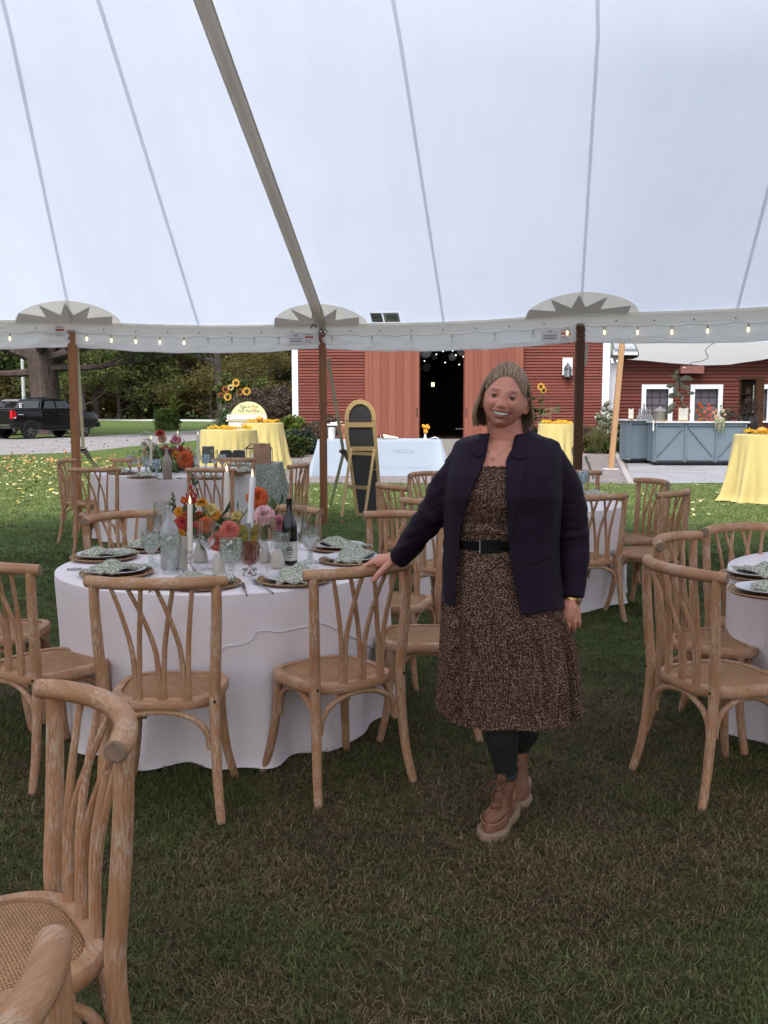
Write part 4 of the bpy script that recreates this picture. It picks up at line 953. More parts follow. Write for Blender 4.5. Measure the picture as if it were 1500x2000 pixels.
def round_cloth(name, r, h, nf, amp, flare, mat, seed, parent=None, nth=220, drop=0.0, lean=0):
    rg = random.Random(seed); ph = [rg.uniform(0, 6.28) for _ in range(6)]; rows = []
    prof = [(0.02, h), (.35, h), (.7, h), (.93, h), (.985, h - .001), (1.0, h - .006)]
    for f, z in prof: rows.append([(f * r * math.cos(2 * math.pi * k / nth), f * r * math.sin(2 * math.pi * k / nth), z) for k in range(nth)])
    N = 26
    for i in range(1, N + 1):
        t = i / N; row = []
        for k in range(nth):
            a = 2 * math.pi * k / nth
            w_ = math.sin(nf * a + ph[0] + .7 * math.sin(2 * a + ph[1]) + .5 * math.sin(5 * a + ph[3])) ; w2 = math.sin(nf * 1.7 * a + ph[2] + 1.2 * math.sin(3 * a + ph[4])); w3 = nz((math.cos(a) * 2.2, math.sin(a) * 2.2, t * 1.6), 1.0, seed)
            tt = t ** 1.15
            rr = r * (1 + .004) + flare * tt + amp * tt * (.62 * w_ + .38 * w2) * (1 + .5 * w3) + .03 * t * w3
            rr = max(rr, r * .88); z = h - .008 - (h - .008 + drop) * t
            if t > .9: rr += (t - .9) * 10 * (.035 if mat is YEL else .010) * (1 + w3)
            row.append((rr * math.cos(a), rr * math.sin(a), max(z, .004 + .012 * (1 + w3) * (t > .95))))
        rows.append(row)
    mb = MB(); mb.grid(rows, True); return mb.build(name, mat, parent)
def round_table(label, clabel, c, r, nf, amp, flare, seed, mat=LINEN, h=.757):
    t = thing('round_table', label, 'table', c, 0, 'round tables'); tp = plain('plywood', (.3, .2, .12), .7)
    mb = MB(); mb.lathe([(r - .02, h - .03), (r - .012, h - .006), (0, h - .006)], 40); mb.build('tabletop', tp, t)
    for k in range(4):
        a = k * math.pi / 2 + .6; mb = MB(); mb.tube([(math.cos(a) * .45, math.sin(a) * .45, 0), (math.cos(a) * .38, math.sin(a) * .38, h - .03)], .014, 8); mb.build('leg', plain('table_steel', (.2, .2, .2), .5, .5), t)
    cl = round_cloth('tablecloth', r, h + .004, nf, amp, flare, mat, seed); cl.location = c; tag(cl, clabel, 'tablecloth', 'floor length tablecloths'); return cl
CL1 = round_table('round table hidden under the nearest white cloth', 'white linen tablecloth of the nearest table with curved hem line', T1, .80, 10, .06, -.02, 3)
round_table('round table under the far left white cloth', 'white tablecloth of the far table beside the left tent pole', T2, .95, 12, .06, -.005, 5)
round_table('round table under the cloth behind the woman', 'white tablecloth of the middle table behind the woman', T3, .82, 11, .065, .0, 8)
round_table('round table at the right picture edge under white cloth', 'white tablecloth of the table cut by the right picture edge', T4, .80, 10, .07, -.01, 12)
# stitched hem line that wanders across the nearest cloth
vt = [v.co.copy() for v in CL1.data.vertices]
bv1 = BVHTree.FromPolygons([tuple(v) for v in vt], [tuple(p.vertices) for p in CL1.data.polygons])
def on_cloth(px, py, bv=None, c=T1, off=.003):
    o = Vector((0, 0, CAMH)) - c; h = (bv or bv1).ray_cast(o, ray(px, py).normalized()); return (h[0] + h[1] * (off if h[1].dot(ray(px, py)) < 0 else -off)) if h[0] else None
hp = [on_cloth(x, y) for x, y in ((420, 1308), (428, 1280), (440, 1262), (470, 1259), (492, 1248), (500, 1234), (520, 1231), (545, 1234), (575, 1227), (605, 1222), (625, 1216), (660, 1230), (690, 1245), (715, 1258), (735, 1272))]
hp = [p for p in hp if p]
mb = MB(); mb.tube([on for on in spline(hp, 4)], .0028, 5); o = mb.build('hem_stitching', cloth_mat('hem_linen', (.80, .76, .76)), CL1)
# ------------------------------------------------------------------ yellow cocktail tables
def cocktail(label, clabel, c, r, h, seed, flare=.12, nf=15, amp=.05):
    t = thing('cocktail_table', label, 'table', c, 0, 'cocktail tables'); mb = MB(); mb.lathe([(r - .02, h - .03), (r - .015, h - .006), (0, h - .006)], 32); mb.build('tabletop', plain('plywood', (.3, .2, .12), .7), t)
    mb = MB(); mb.tube([(0, 0, .03), (0, 0, h - .03)], .04, 10); mb.build('leg', plain('table_steel', (.2, .2, .2), .5, .5), t); mb = MB(); mb.lathe([(.28, 0), (.28, .02), (.05, .04)], 20); mb.build('base', plain('table_steel', (.2, .2, .2), .5, .5), t)
    cl = round_cloth('tablecloth', r, h, nf, amp, flare, YEL, seed, nth=200); cl.location = c; tag(cl, clabel, 'tablecloth', 'yellow tablecloths')
def tc(px, Y): p = at(px, 790, Y=Y); return Vector((p.x, Y, 0))
K1 = tc(1497, 15.7); cocktail('tall round table under yellow cloth at the right picture edge', 'yellow floor length tablecloth at the right picture edge', K1, .47, 1.065, 21, .16, 10, .11)
K2 = tc(1089, 24.4); cocktail('tall round table under yellow cloth right of the woman head', 'yellow tablecloth beside the dark tent pole behind the woman', K2, .46, 1.07, 22, .05, 11, .07)
K3 = tc(446, 20.5); cocktail('tall table under yellow cloth left of the pair', 'yellow tablecloth left of the pair below the arch board', K3, .58, 1.02, 23, .03, 14, .075)
K4 = tc(512, 23.8); cocktail('tall table under yellow cloth right of the pair', 'yellow tablecloth right of the pair with long trailing hem', K4, .50, 1.10, 24, .16, 12, .085)
PETAL = leaf_mat('yellow_petals', [(.62, .36, .02), (.6, .42, .04), (.55, .26, .015), (.62, .48, .10)])
for i, (K, h, r_, lab) in enumerate(((K1, 1.068, .34, 'yellow flower garland on the right edge cocktail table'), (K2, 1.073, .34, 'yellow flower garland on the cocktail table behind the woman'), (K3, 1.023, .4, 'yellow flower garland on the left cocktail table'), (K4, 1.103, .36, 'yellow flower garland on the cocktail table below the arch board'))):
    rg = random.Random(i); t = thing('flower_garland', lab, 'garland', K + Vector((0, 0, h)), 0, 'garlands on the yellow tables')
    cl = [(rg.uniform(-r_, r_), rg.uniform(-r_, r_) * .8 - .05, .03 + rg.uniform(0, .03), 1) for _ in range(26)]; q = leaf_cloud(rg, cl, 16, .035, .06, .5); q[:, 2] = np.maximum(q[:, 2], .004)
    link('petals', leaf_mesh('petals', q, PETAL), t)
def pumpkin(label, p, r_, c):
    t = thing('small_pumpkin', label, 'pumpkin', p, 0, 'little pumpkins on yellow tables'); mb = MB(); n = 28; P_ = []
    for i in range(11):
        th = math.pi * i / 10; P_.append([(r_ * (math.sin(th) * (1 + .09 * math.cos(7 * 2 * math.pi * k / n))) * math.cos(2 * math.pi * k / n), r_ * math.sin(th) * (1 + .09 * math.cos(7 * 2 * math.pi * k / n)) * math.sin(2 * math.pi * k / n), r_ * .62 * (1 - math.cos(th))) for k in range(n)])
    mb.grid(P_, True); mb.build('flesh', plain('pumpkin_%d' % (c[0] * 100), c, .5, scale=20), t); mb = MB(); mb.tube([(0, 0, r_ * 1.15), (.01, 0, r_ * 1.5)], [.012, .008], 6); mb.build('stalk', plain('stalk_green', (.16, .14, .06), .8), t)
pumpkin('orange pumpkin on the right edge yellow table', at(1488, 846, Y=15.5), .075, (.60, .24, .02)); pumpkin('orange pumpkin on the taller left yellow table', at(507, 822, Y=23.6), .09, (.58, .25, .03)); pumpkin('pink orange gourd left of the pumpkin below the arch board', at(498, 822.5, Y=23.5), .06, (.55, .30, .16))
t = thing('plant_sprig', 'thin leafy plant sprig behind the yellow table beside the woman', 'plant', at(1075, 828, Y=25.0)); rg = random.Random(2); mb = MB(); mb.tube([(0, 0, -.1), (0, 0, .4)], .008, 5)
for k in range(12):
    z = rg.uniform(.15, .4); s_ = rg.choice((-1, 1)); L = rg.uniform(.1, .26); b = Vector((0, 0, z)); e = b + Vector((s_ * L, rg.uniform(-.1, .1), rg.uniform(-.03, .09))); mb.tube([b, e], .004, 4); mb.poly([e - Vector((.05, 0, .0)), e + Vector((0, -.02, .03)), e + Vector((.06, 0, 0)), e + Vector((0, .01, -.03))])
mb.build('leaves', plain('sprig_green', (.16, .17, .10), .7, var=.3), t, clean=False)
# ------------------------------------------------------------------ white buffet table
c = at(741, 932, z=0); yb0 = 20.9; xl, xr = at(620, 858, Y=yb0).x, at(862, 858, Y=yb0).x; xm = (xl + xr) / 2; hw = (xr - xl) / 2; hd = .38; ht = .80
t = thing('buffet_table', 'long folding table hidden under the pale blue white cloth', 'table', (xm, yb0 + hd, 0))
mb = MB(); mb.box((0, 0, ht - .03), (hw * 2 - .03, hd * 2 - .03, .04)); mb.build('tabletop', plain('plywood', (.3, .2, .12), .7), t, smooth=False)
for sx in (-1, 1):
    for sy in (-1, 1): mb = MB(); mb.tube([(sx * hw * .8, sy * .28, 0), (sx * hw * .8, sy * .28, ht - .04)], .015, 8); mb.build('leg', plain('table_steel', (.2, .2, .2), .5, .5), t)
def rect_cloth(hw, hd, ht, mat, seed, flare=.08, amp=.02, rnd=.05, nper=200, corner=.10, bottom=.01):
    per = []; n4 = nper // 4
    L = 2 * (2 * hw + 2 * hd)
    for k in range(nper):
        s = L * k / nper; 
        if s < 2 * hw: p = (-hw + s, -hd); nrm = (0, -1)
        elif s < 2 * hw + 2 * hd: p = (hw, -hd + s - 2 * hw); nrm = (1, 0)
        elif s < 4 * hw + 2 * hd: p = (hw - (s - 2 * hw - 2 * hd), hd); nrm = (0, 1)
        else: p = (-hw, hd - (s - 4 * hw - 2 * hd)); nrm = (-1, 0)
        cx = max(0, 1 - min(abs(abs(p[0]) - hw) + abs(abs(p[1]) - hd), 9) / .18); d = Vector((nrm[0], nrm[1], 0))
        if cx > 0: d = (d + Vector((math.copysign(1, p[0]), math.copysign(1, p[1]), 0)) * cx * .6)
        per.append((p, d, cx, s))
    rows = [[(p[0] * f, p[1] * f, ht) for p, d, cx, s in per] for f in (.05, .5, .9, .993)]
    for i in range(0, 17):
        tt = i / 16; row = []
        for p, d, cx, s in per:
            w_ = nz((s * 2.1, tt * 1.3, seed), 1.0, seed) * .7 + .4 * math.sin(s * 9 + seed + 2 * nz((s, 0, 0), 1.5, seed)); o_ = flare * tt + amp * w_ * tt + cx * corner * tt ** 1.2
            row.append((p[0] + d.x * o_, p[1] + d.y * o_, max(bottom, ht - .006 - (ht - bottom - .006) * tt)))
        rows.append(row)
    mb = MB(); mb.grid(rows, True); return mb
o = rect_cloth(hw, hd, ht, WHT, 4, .03, .012, corner=.16).build('tablecloth', WHT); o.location = (xm, yb0 + hd, 0); tag(o, 'pale blue white tablecloth of the long table before the barn door', 'tablecloth')
# folded crease ring on its front
mb = MB(); rg = random.Random(3)
cr = [(768, 880), (775, 876), (790, 877), (805, 879), (808, 881), (800, 883), (785, 881), (772, 882), (768, 880)]
mb.tube([at(x, y, Y=yb0 - .035) - Vector((xm, yb0 + hd, 0)) for x, y in cr], .003, 4); mb.tube([at(x, y, Y=yb0 - .05) - Vector((xm, yb0 + hd, 0)) for x, y in ((745, 909), (790, 910), (850, 911))], .0025, 4); mb.build('crease', WHT, o)
def P(px, py, Y): return at(px, py, Y=Y)
CARD = plain('cardboard', (.32, .17, .085), .8, scale=8)
z0 = ht + .004
t = thing('plastic_bucket', 'white ridged bucket on the left end of the long table', 'bucket', (P(648, 857, 21.2).x, 21.2, z0)); mb = MB(); mb.lathe([(.075, 0), (.083, .20), (.086, .2), (.086, .215), (.084, .22), (.087, .24), (.085, .26), (.0, .26)], 20); mb.build('body', plain('bucket_white', (.5, .52, .56), .4, var=.03), t); mb = MB(); mb.lathe([(.09, .255), (.092, .285), (0, .287)], 20); mb.build('lid', plain('dark_lid', (.04, .04, .045), .5), t)
t = thing('foam_trays', 'white trays stacked on top of the bucket and box', 'tray stack', (P(657, 830, 21.2).x, 21.2, z0 + .29)); mb = MB(); mb.box((-.08, 0, .015), (.24, .2, .03)); mb.box((-.02, 0, .05), (.2, .2, .035)); mb.box((.06, 0, .075), (.14, .2, .012)); mb.build('tray', plain('foam_white', (.66, .66, .68), .7, var=.03), t, smooth=False)
t = thing('cardboard_box', 'reddish brown printed box beside the bucket', 'box', (P(671, 857, 21.25).x, 21.25, z0)); mb = MB(); mb.box((0, 0, .145), (.16, .2, .29)); mb.build('body', plain('printed_box', (.27, .085, .045), .7, scale=12), t, smooth=False)
for k in range(3): mb = MB(); mb.box((.0 - .02 + k * .02, -.101, .14 + k * .015), (.008, .002, .12)); mb.build('print', plain('box_ink', (.05, .02, .015), .7, var=0), t, smooth=False)
mb = MB(); mb.box((0, 0, .303), (.165, .205, .025)); mb.build('lid', plain('box_cream', (.55, .45, .28), .7), t, smooth=False)
t = thing('cream_board', 'narrow cream board upright at the left end of the table', 'board', (P(626, 857, 21.3).x, 21.3, z0)); mb = MB(); mb.box((0, 0, .17), (.03, .25, .34)); mb.build('panel', plain('box_cream', (.55, .45, .28), .7), t, smooth=False)
t = thing('wrapped_bouquet', 'paper wrapped dark flowers lying on the long table', 'bouquet', (P(752, 858, 21.1).x, 21.1, z0)); mb = MB(); mb.tube([(-.1, 0, .05), (.02, 0, .045), (.28, .02, .02)], [.065, .05, .02], 10); mb.build('paper_wrap', plain('wrap_paper', (.6, .52, .44), .8), t); mb = MB(); rg = random.Random(1)
for k in range(10): mb.sphere((-.1 + rg.uniform(-.05, .06), -.04 + rg.uniform(-.02, .02), .06 + rg.uniform(-.02, .04)), .026, 8, 6)
mb.build('blooms', plain('burgundy_bloom', (.12, .02, .02), .7, scale=60, var=.4), t)
t = thing('white_vase', 'small white vase on the long table before the barn door', 'vase', (P(830.5, 857, 21.05).x, 21.05, z0)); mb = MB(); mb.lathe([(.035, 0), (.034, .02), (.022, .07), (.018, .11), (.02, .115)], 14); mb.build('body', plain('white_glaze', (.7, .7, .72), .3, var=.02), t)
ob = plain('orange_bloom', (.75, .33, .03), .6, var=.25, scale=40)
t2 = thing('orange_flowers', 'orange flowers standing in the small white vase', 'flowers', t.location + Vector((0, 0, .1)))
for dx, dz, r_ in ((.01, .06, .045), (-.03, .17, .04), (.02, .155, .035), (.06, .15, .04), (-.045, .19, .028), (.045, .19, .03)):
    mb = MB(); mb.tube([(0, 0, -.04), (dx, 0, dz)], .004, 4)
    for k in range(9): a = k * .7; mb.sphere((dx + math.cos(a) * r_ * .55, -.01 + math.sin(a * 1.7) * r_ * .4, dz + math.sin(a) * r_ * .55), r_ * .5, 6, 5)
    mb.build('bloom', ob, t2)
t = thing('white_dish', 'crumpled white dish right of the small vase', 'dish', (P(849, 857, 21.1).x, 21.1, z0)); mb = MB(); mb.lathe([(.03, 0), (.09, .03), (.095, .032), (.06, .02), (.03, .045), (0, .05)], 12); mb.build('body', plain('white_glaze', (.7, .7, .72), .3, var=.02), t)
# ------------------------------------------------------------------ arch display with little bottles
BOARDY = plain('arch_board_yellow', (.55, .53, .30), .7, var=.03); SHELF = plain('shelf_cream', (.48, .42, .26), .7)
Yd = 26.5; ax, az = P(484, 820, Yd).x, P(484, 821, Yd).z; ra = 36.5 * Yd / 1920
t = thing('arch_display', 'pale yellow arch board on shelves behind the yellow tables', 'display', (ax, Yd, 0))
mb = MB(); mb.prism([(ra * math.cos(math.pi * k / 30), .16, az + ra * math.sin(math.pi * k / 30)) for k in range(31)] + [(-ra, .16, .02), (ra, .16, .02)][0:2], (0, .03, 0)); mb.build('arch_board', BOARDY, t, smooth=False)
xa, xc = P(442, 820, Yd).x - ax, P(518, 820, Yd).x - ax
mb = MB(); mb.box(((xa + xc) / 2, .0, az - .01), (xc - xa, .24, .03)); mb.build('shelf', SHELF, t, smooth=False)
mb = MB(); mb.box(((xa + xc) / 2 + .03, .02, az / 2 - .02), (xc - xa - .1, .2, az - .03)); mb.build('cabinet', plain('cabinet_cream', (.36, .31, .22), .7), t, smooth=False)
z2 = P(460, 836, Yd - .3).z; mb = MB(); mb.box(((xa + xc) / 2, -.2, z2 - .015), (xc - xa, .2, .03)); mb.build('shelf', SHELF, t, smooth=False)
mb = MB(); mb.box(((xa + xc) / 2, -.2, (z2 - .03) / 2), (xc - xa - .1, .18, z2 - .03)); mb.build('cabinet', plain('cabinet_cream', (.36, .31, .22), .7), t, smooth=False)
def text_obj(name, body, size, m, parent, M, extr=.002):
    cu = bpy.data.curves.new(name, 'FONT'); cu.body = body; cu.size = size; cu.extrude = extr; cu.align_x = 'CENTER'; cu.align_y = 'CENTER'; cu.shear = .25; cu.space_line = 1.15
    tmp = bpy.data.objects.new('tmp', cu); COL.objects.link(tmp); dg = bpy.context.evaluated_depsgraph_get(); me = bpy.data.meshes.new_from_object(tmp.evaluated_get(dg)); bpy.data.objects.remove(tmp); me.materials.clear(); me.materials.append(m)
    o = bpy.data.objects.new(name, me); COL.objects.link(o); o.parent = parent; o.matrix_local = M; return o
INK = plain('green_ink', (.16, .18, .10), .8, var=0); sgn = t
text_obj('lettering', 'Take A Shot\nFind Your Seat', .098, INK, t, Matrix.Translation((P(484, 799.5, Yd).x - ax, .157, P(484, 798.5, Yd).z)) @ Matrix.Rotation(R(90), 4, 'X'))
mb = MB(); c_ = Vector((P(494.5, 798, Yd).x - ax, .152, P(494, 798, Yd).z)); mb.prism([(c_.x + .05 * math.cos(k * .4), c_.y, c_.z + .05 * math.sin(k * .4)) for k in range(16)], (0, .004, 0)); mb.build('citrus_slice', plain('citrus', (.62, .36, .12), .6, scale=50), t)
mb = MB(); mb.prism([(c_.x + .034 * math.cos(k * .4), c_.y - .002, c_.z + .034 * math.sin(k * .4)) for k in range(16)], (0, .002, 0)); mb.build('citrus_core', plain('citrus_core', (.66, .45, .2), .6, scale=50), t)
c_ = Vector((P(472.5, 797.5, Yd).x - ax, .152, P(472, 797.5, Yd).z)); mb = MB(); mb.prism([(c_.x + .028 * math.cos(k * .4), c_.y, c_.z + .028 * math.sin(k * .4)) for k in range(16)], (0, .004, 0)); mb.build('leaf_mark', INK, t)
bm_ = MB(); bm_.lathe([(.030, 0), (.031, .09), (.014, .12), (.013, .135)], 10); bme = bm_.mesh('body', plain('mini_glass', (.09, .09, .11), .2, var=.4)); cm_ = MB(); cm_.lathe([(.016, .135), (.016, .165), (0, .167)], 8); cme = cm_.mesh('cap', plain('mini_cap', (.03, .03, .035), .4, var=0)); tm_ = MB(); tm_.prism([(-.022, -.034, .02), (.034, -.03, .02), (.04, -.034, .145), (-.012, -.034, .15)], (0, .003, 0)); tme = tm_.mesh('tag', plain('tag_white', (.78, .78, .78), .7, var=.02), False)
b0 = None
ORD = ('leftmost', 'second', 'third', 'fourth', 'fifth', 'sixth', 'seventh', 'middle', 'ninth', 'tenth', 'eleventh', 'fourth from right', 'third from right', 'second from right', 'rightmost')
for k in range(15):
    x = lerp(xa + .05, xc - .03, k / 14); pos = (ax + x, Yd - .04, az + .007)
    if b0 is None: b0 = thing('mini_bottle', ORD[0] + ' tiny white tagged bottle of the upper row under the arch', 'bottle', pos, 0, 'mini bottles in the upper row'); link('body', bme, b0); link('cap', cme, b0); link('tag', tme, b0)
    else: dup(b0, pos, 0, ORD[k] + ' tiny white tagged bottle of the upper row under the arch')
for k in range(6): dup(b0, (ax + lerp(xa + .12, xa + .46, k / 5), Yd - .23, z2 + .002), 0, ('leftmost', 'second', 'third', 'fourth', 'fifth', 'rightmost')[k] + ' tiny white tagged bottle of the lower row by the left yellow table', 'mini bottles in the lower row')
# dark wilted stems left of the lower yellow table
t = thing('dark_seedheads', 'dark dried seed heads above the left yellow table edge', 'seed heads', P(410, 838, 21.5)); mb = MB(); rg = random.Random(4)
for dx, dz in ((-.14, .05), (-.07, .07), (.0, .02), (.1, .05), (-.02, .09)): mb.tube([(.05, 0, -.3), (dx * .6, 0, dz - .05), (dx, 0, dz)], .005, 4); mb.sphere((dx, 0, dz), .018, 6, 5, (1.3, 1, .8))
mb.build('stems', plain('seed_dark', (.04, .03, .025), .9), t)
# ------------------------------------------------------------------ green patterned table with box, bag and signs
def sage_mat(name, sc, c1, c2, thr=.38):
    n = NT(name); v = n.coord('Object'); vo = n.add('ShaderNodeTexVoronoi'); vo.inputs['Scale'].default_value = sc; vo.inputs['Randomness'].default_value = .35; n.link(v, vo.inputs['Vector'])
    f = n.noise(v, sc * .9, 2, .5); ad = n.add('ShaderNodeMath', operation='MULTIPLY_ADD'); ad.inputs[1].default_value = .9; n.link(f, ad.inputs[0]); n.link(vo.outputs['Distance'], ad.inputs[2])
    n.col(n.ramp(ad.outputs[0], [(thr + .42, c1), (thr + .54, c2)] if False else [(.66, c2), (.78, c1), (.92, c1), (1.0, c2)])); n.rough(.9); n.spec(.1); return n.m
SAGE = sage_mat('sage_print_cloth', 34, (.12, .14, .115), (.30, .32, .285)); NAPK = sage_mat('sage_print_napkin', 105, (.11, .12, .085), (.56, .55, .45))
gx0, gx1 = P(440, 905, 13.4).x, P(543, 905, 13.4).x
t = thing('display_table', 'small table hidden under the green patterned cloth', 'table', ((gx0 + gx1) / 2, 13.7, 0)); mb = MB(); mb.box((0, 0, .715), (gx1 - gx0 - .02, .6, .03)); mb.build('tabletop', plain('plywood', (.3, .2, .12), .7), t, smooth=False)
for sx in (-1, 1):
    for sy in (-1, 1): mb = MB(); mb.tube([(sx * .28, sy * .22, 0), (sx * .28, sy * .22, .70)], .014, 8); mb.build('leg', plain('table_steel', (.2, .2, .2), .5, .5), t)
o = rect_cloth((gx1 - gx0) / 2, .32, .735, SAGE, 7, .03, .05, corner=.08).build('tablecloth', SAGE); o.location = ((gx0 + gx1) / 2, 13.7, 0); tag(o, 'sage green patterned tablecloth left of the middle tent pole', 'tablecloth')
zt = .738
KRAFT = plain('kraft_paper', (.25, .145, .095), .8, scale=14, var=.1)
t = thing('paper_bag', 'brown paper bag with handles on the green table', 'bag', (P(512, 905, 13.5).x, 13.5, zt)); w2, d2, h2 = .112, .06, .265; mb = MB(); rows = []
rows = [[(-w2, -d2, 0), (w2, -d2, 0), (w2, d2, 0), (-w2, d2, 0)], [(-w2, -d2 - .004, .13), (w2, -d2 - .004, .13), (w2 + .002, 0, .13), (w2, d2, .13)][:0] or [(-w2, -d2 - .006, .14), (w2, -d2 - .006, .14), (w2, d2, .14), (-w2, d2, .14)], [(-w2 - .003, -d2, h2), (w2 + .003, -d2, h2), (w2, d2, h2 + .005), (-w2, d2, h2 + .005)]]
mb.grid(rows, True); mb.poly(rows[0][::-1]); mb.build('body', KRAFT, t, smooth=False)
for s in (-1, 1): mb = MB(); mb.tube([(-.02, s * d2, h2 - .05), (-.025, s * d2 * .9, h2 + .015), (.03, s * d2 * .9, h2 + .015), (.03, s * d2, h2 - .05)] if s > 0 else [(-.02, -d2 - .006, h2 - .045), (-.012, -d2 - .008, h2 - .005), (.04, -d2 - .008, h2 - .005), (.045, -d2 - .006, h2 - .045)], .004, 5); mb.build('handle', plain('twine_dark', (.10, .05, .03), .8, var=0), t)
t = thing('card_box', 'glass card box with dark metal edges behind the paper bag', 'card box', (P(505, 905, 13.75).x, 13.78, zt)); w2, d2, h2 = .18, .09, .19; MET = plain('bronze_edge', (.05, .04, .03), .45, .6, var=0); mb = MB()
V8 = [(sx * w2, sy * d2, z) for z in (0, h2) for sx, sy in ((-1, -1), (1, -1), (1, 1), (-1, 1))]; rl = [(-w2 * .62, 0, h2 + .065), (w2 * .62, 0, h2 + .065)]
for a, b in ((0, 1), (1, 2), (2, 3), (3, 0), (4, 5), (5, 6), (6, 7), (7, 4), (0, 4), (1, 5), (2, 6), (3, 7)): mb.beam(V8[a], V8[b], .008, .008)
for a, b in ((V8[4], rl[0]), (V8[7], rl[0]), (V8[5], rl[1]), (V8[6], rl[1]), (rl[0], rl[1])): mb.beam(a, b, .008, .008)
mb.build('metal_frame', MET, t, smooth=False)
def glass_mat(name, tint, gl=.12, rough=.03, opac=0.0, dif=(.6, .65, .6), bump=0, bsc=90):
    n = NT(name); n.n.remove(n.b); tr = n.add('ShaderNodeBsdfTransparent'); tr.inputs[0].default_value = sockcol(tint); g_ = n.add('ShaderNodeBsdfGlossy'); g_.inputs['Roughness'].default_value = rough
    lw = n.add('ShaderNodeLayerWeight'); lw.inputs['Blend'].default_value = .35; mr = n.add('ShaderNodeMath', operation='MULTIPLY_ADD'); mr.inputs[1].default_value = .55; mr.inputs[2].default_value = gl; mr.use_clamp = True
    n.link(lw.outputs['Facing'], mr.inputs[0]); mx = n.add('ShaderNodeMixShader'); n.link(mr.outputs[0], mx.inputs[0]); n.link(tr.outputs[0], mx.inputs[1]); n.link(g_.outputs[0], mx.inputs[2]); outp = mx.outputs[0]
    if bump:
        v = n.coord('Object'); mp = n.add('ShaderNodeMapping'); mp.inputs['Scale'].default_value = (1, 1, .6); n.link(v, mp.inputs[0]); wv = n.add('ShaderNodeTexVoronoi'); wv.inputs['Scale'].default_value = bsc; n.link(mp.outputs[0], wv.inputs['Vector'])
        b = n.add('ShaderNodeBump'); b.inputs['Strength'].default_value = bump; b.inputs['Distance'].default_value = .006; n.link(wv.outputs['Distance'], b.inputs['Height']); n.link(b.outputs[0], g_.inputs['Normal']); n.link(b.outputs[0], lw.inputs['Normal'])
    if opac:
        d = n.add('ShaderNodeBsdfDiffuse'); d.inputs[0].default_value = sockcol(dif); t_ = n.add('ShaderNodeBsdfTranslucent'); t_.inputs[0].default_value = sockcol(dif); m0 = n.add('ShaderNodeMixShader'); m0.inputs[0].default_value = .5; n.link(d.outputs[0], m0.inputs[1]); n.link(t_.outputs[0], m0.inputs[2])
        m1 = n.add('ShaderNodeMixShader'); m1.inputs[0].default_value = opac
        if bump: 
            mm = n.add('ShaderNodeMath', operation='MULTIPLY_ADD'); mm.inputs[1].default_value = opac * 2.2; mm.inputs[2].default_value = opac * .35; mm.use_clamp = True; n.link(wv.outputs['Distance'], mm.inputs[0]); n.link(mm.outputs[0], m1.inputs[0])
        n.link(outp, m1.inputs[1]); n.link(m0.outputs[0], m1.inputs[2]); outp = m1.outputs[0]
    n.link(outp, n.out.inputs[0]); return n.m
CLEAR = glass_mat('clear_glass', (.97, .975, .97), .06); PRESS = glass_mat('pressed_green_glass', (.90, .93, .90), .10, .07, .07, (.56, .60, .55), .9, 75); FROST = glass_mat('frosted_glass', (.85, .86, .86), .05, .3, .5, (.60, .61, .60)); AMBER = glass_mat('rose_amber_glass', (.72, .47, .38), .10, .06, .12, (.6, .36, .28))
PRESSB = glass_mat('pressed_blue_glass', (.86, .92, .94), .12, .08, .2, (.62, .72, .76), .9, 60)
for f in ((0, 1, 5, 4), (1, 2, 6, 5), (3, 0, 4, 7)):
    mb = MB(); mb.poly([V8[k] for k in f]); mb.build('pane', CLEAR, t, smooth=False)
t = thing('white_candle_jar', 'white jar standing inside the glass card box', 'jar', (P(494, 905, 13.75).x, 13.78, zt + .006)); mb = MB(); mb.lathe([(.03, 0), (.034, .02), (.026, .07), (.03, .1), (0, .1)], 12); mb.build('body', plain('white_glaze', (.7, .7, .72), .3, var=.02), t)
BLK = plain('black_board', (.012, .011, .012), .5, var=.1); EDGEW = plain('sign_edge', (.5, .46, .36), .6)
t = thing('black_sign', 'upright black sign left on the green table', 'sign', (P(406, 905, 13.55).x, 13.55, zt)); mb = MB(); mb.prism([(-.085, 0, 0), (.09, 0, 0), (.08, .05, .225), (-.085, .05, .225)], (0, .012, 0)); mb.build('panel', BLK, t, smooth=False); mb = MB(); mb.box((-.003, .055, .23), (.17, .016, .008)); mb.build('edge', EDGEW, t, smooth=False)
t = thing('black_case', 'open black case with rounded lid halves on the green table', 'case', (P(454, 905, 13.8).x, 13.8, zt))
for sx in (-1, 1):
    mb = MB(); hw_ = .088; pts = []
    for k in range(20):
        a = 2 * math.pi * k / 20; c_, s_ = math.cos(a), math.sin(a); pts.append((sx * .09 + math.copysign(abs(c_) ** .4, c_) * hw_, 0, .085 + math.copysign(abs(s_) ** .4, s_) * .085))
    mb.prism(pts, (0, .03, 0)); mb.build('lid_half', BLK, t); mb = MB(); mb.tube([pts[k] for k in range(1, 10)], .0035, 5); mb.build('lid_edge', EDGEW, t)
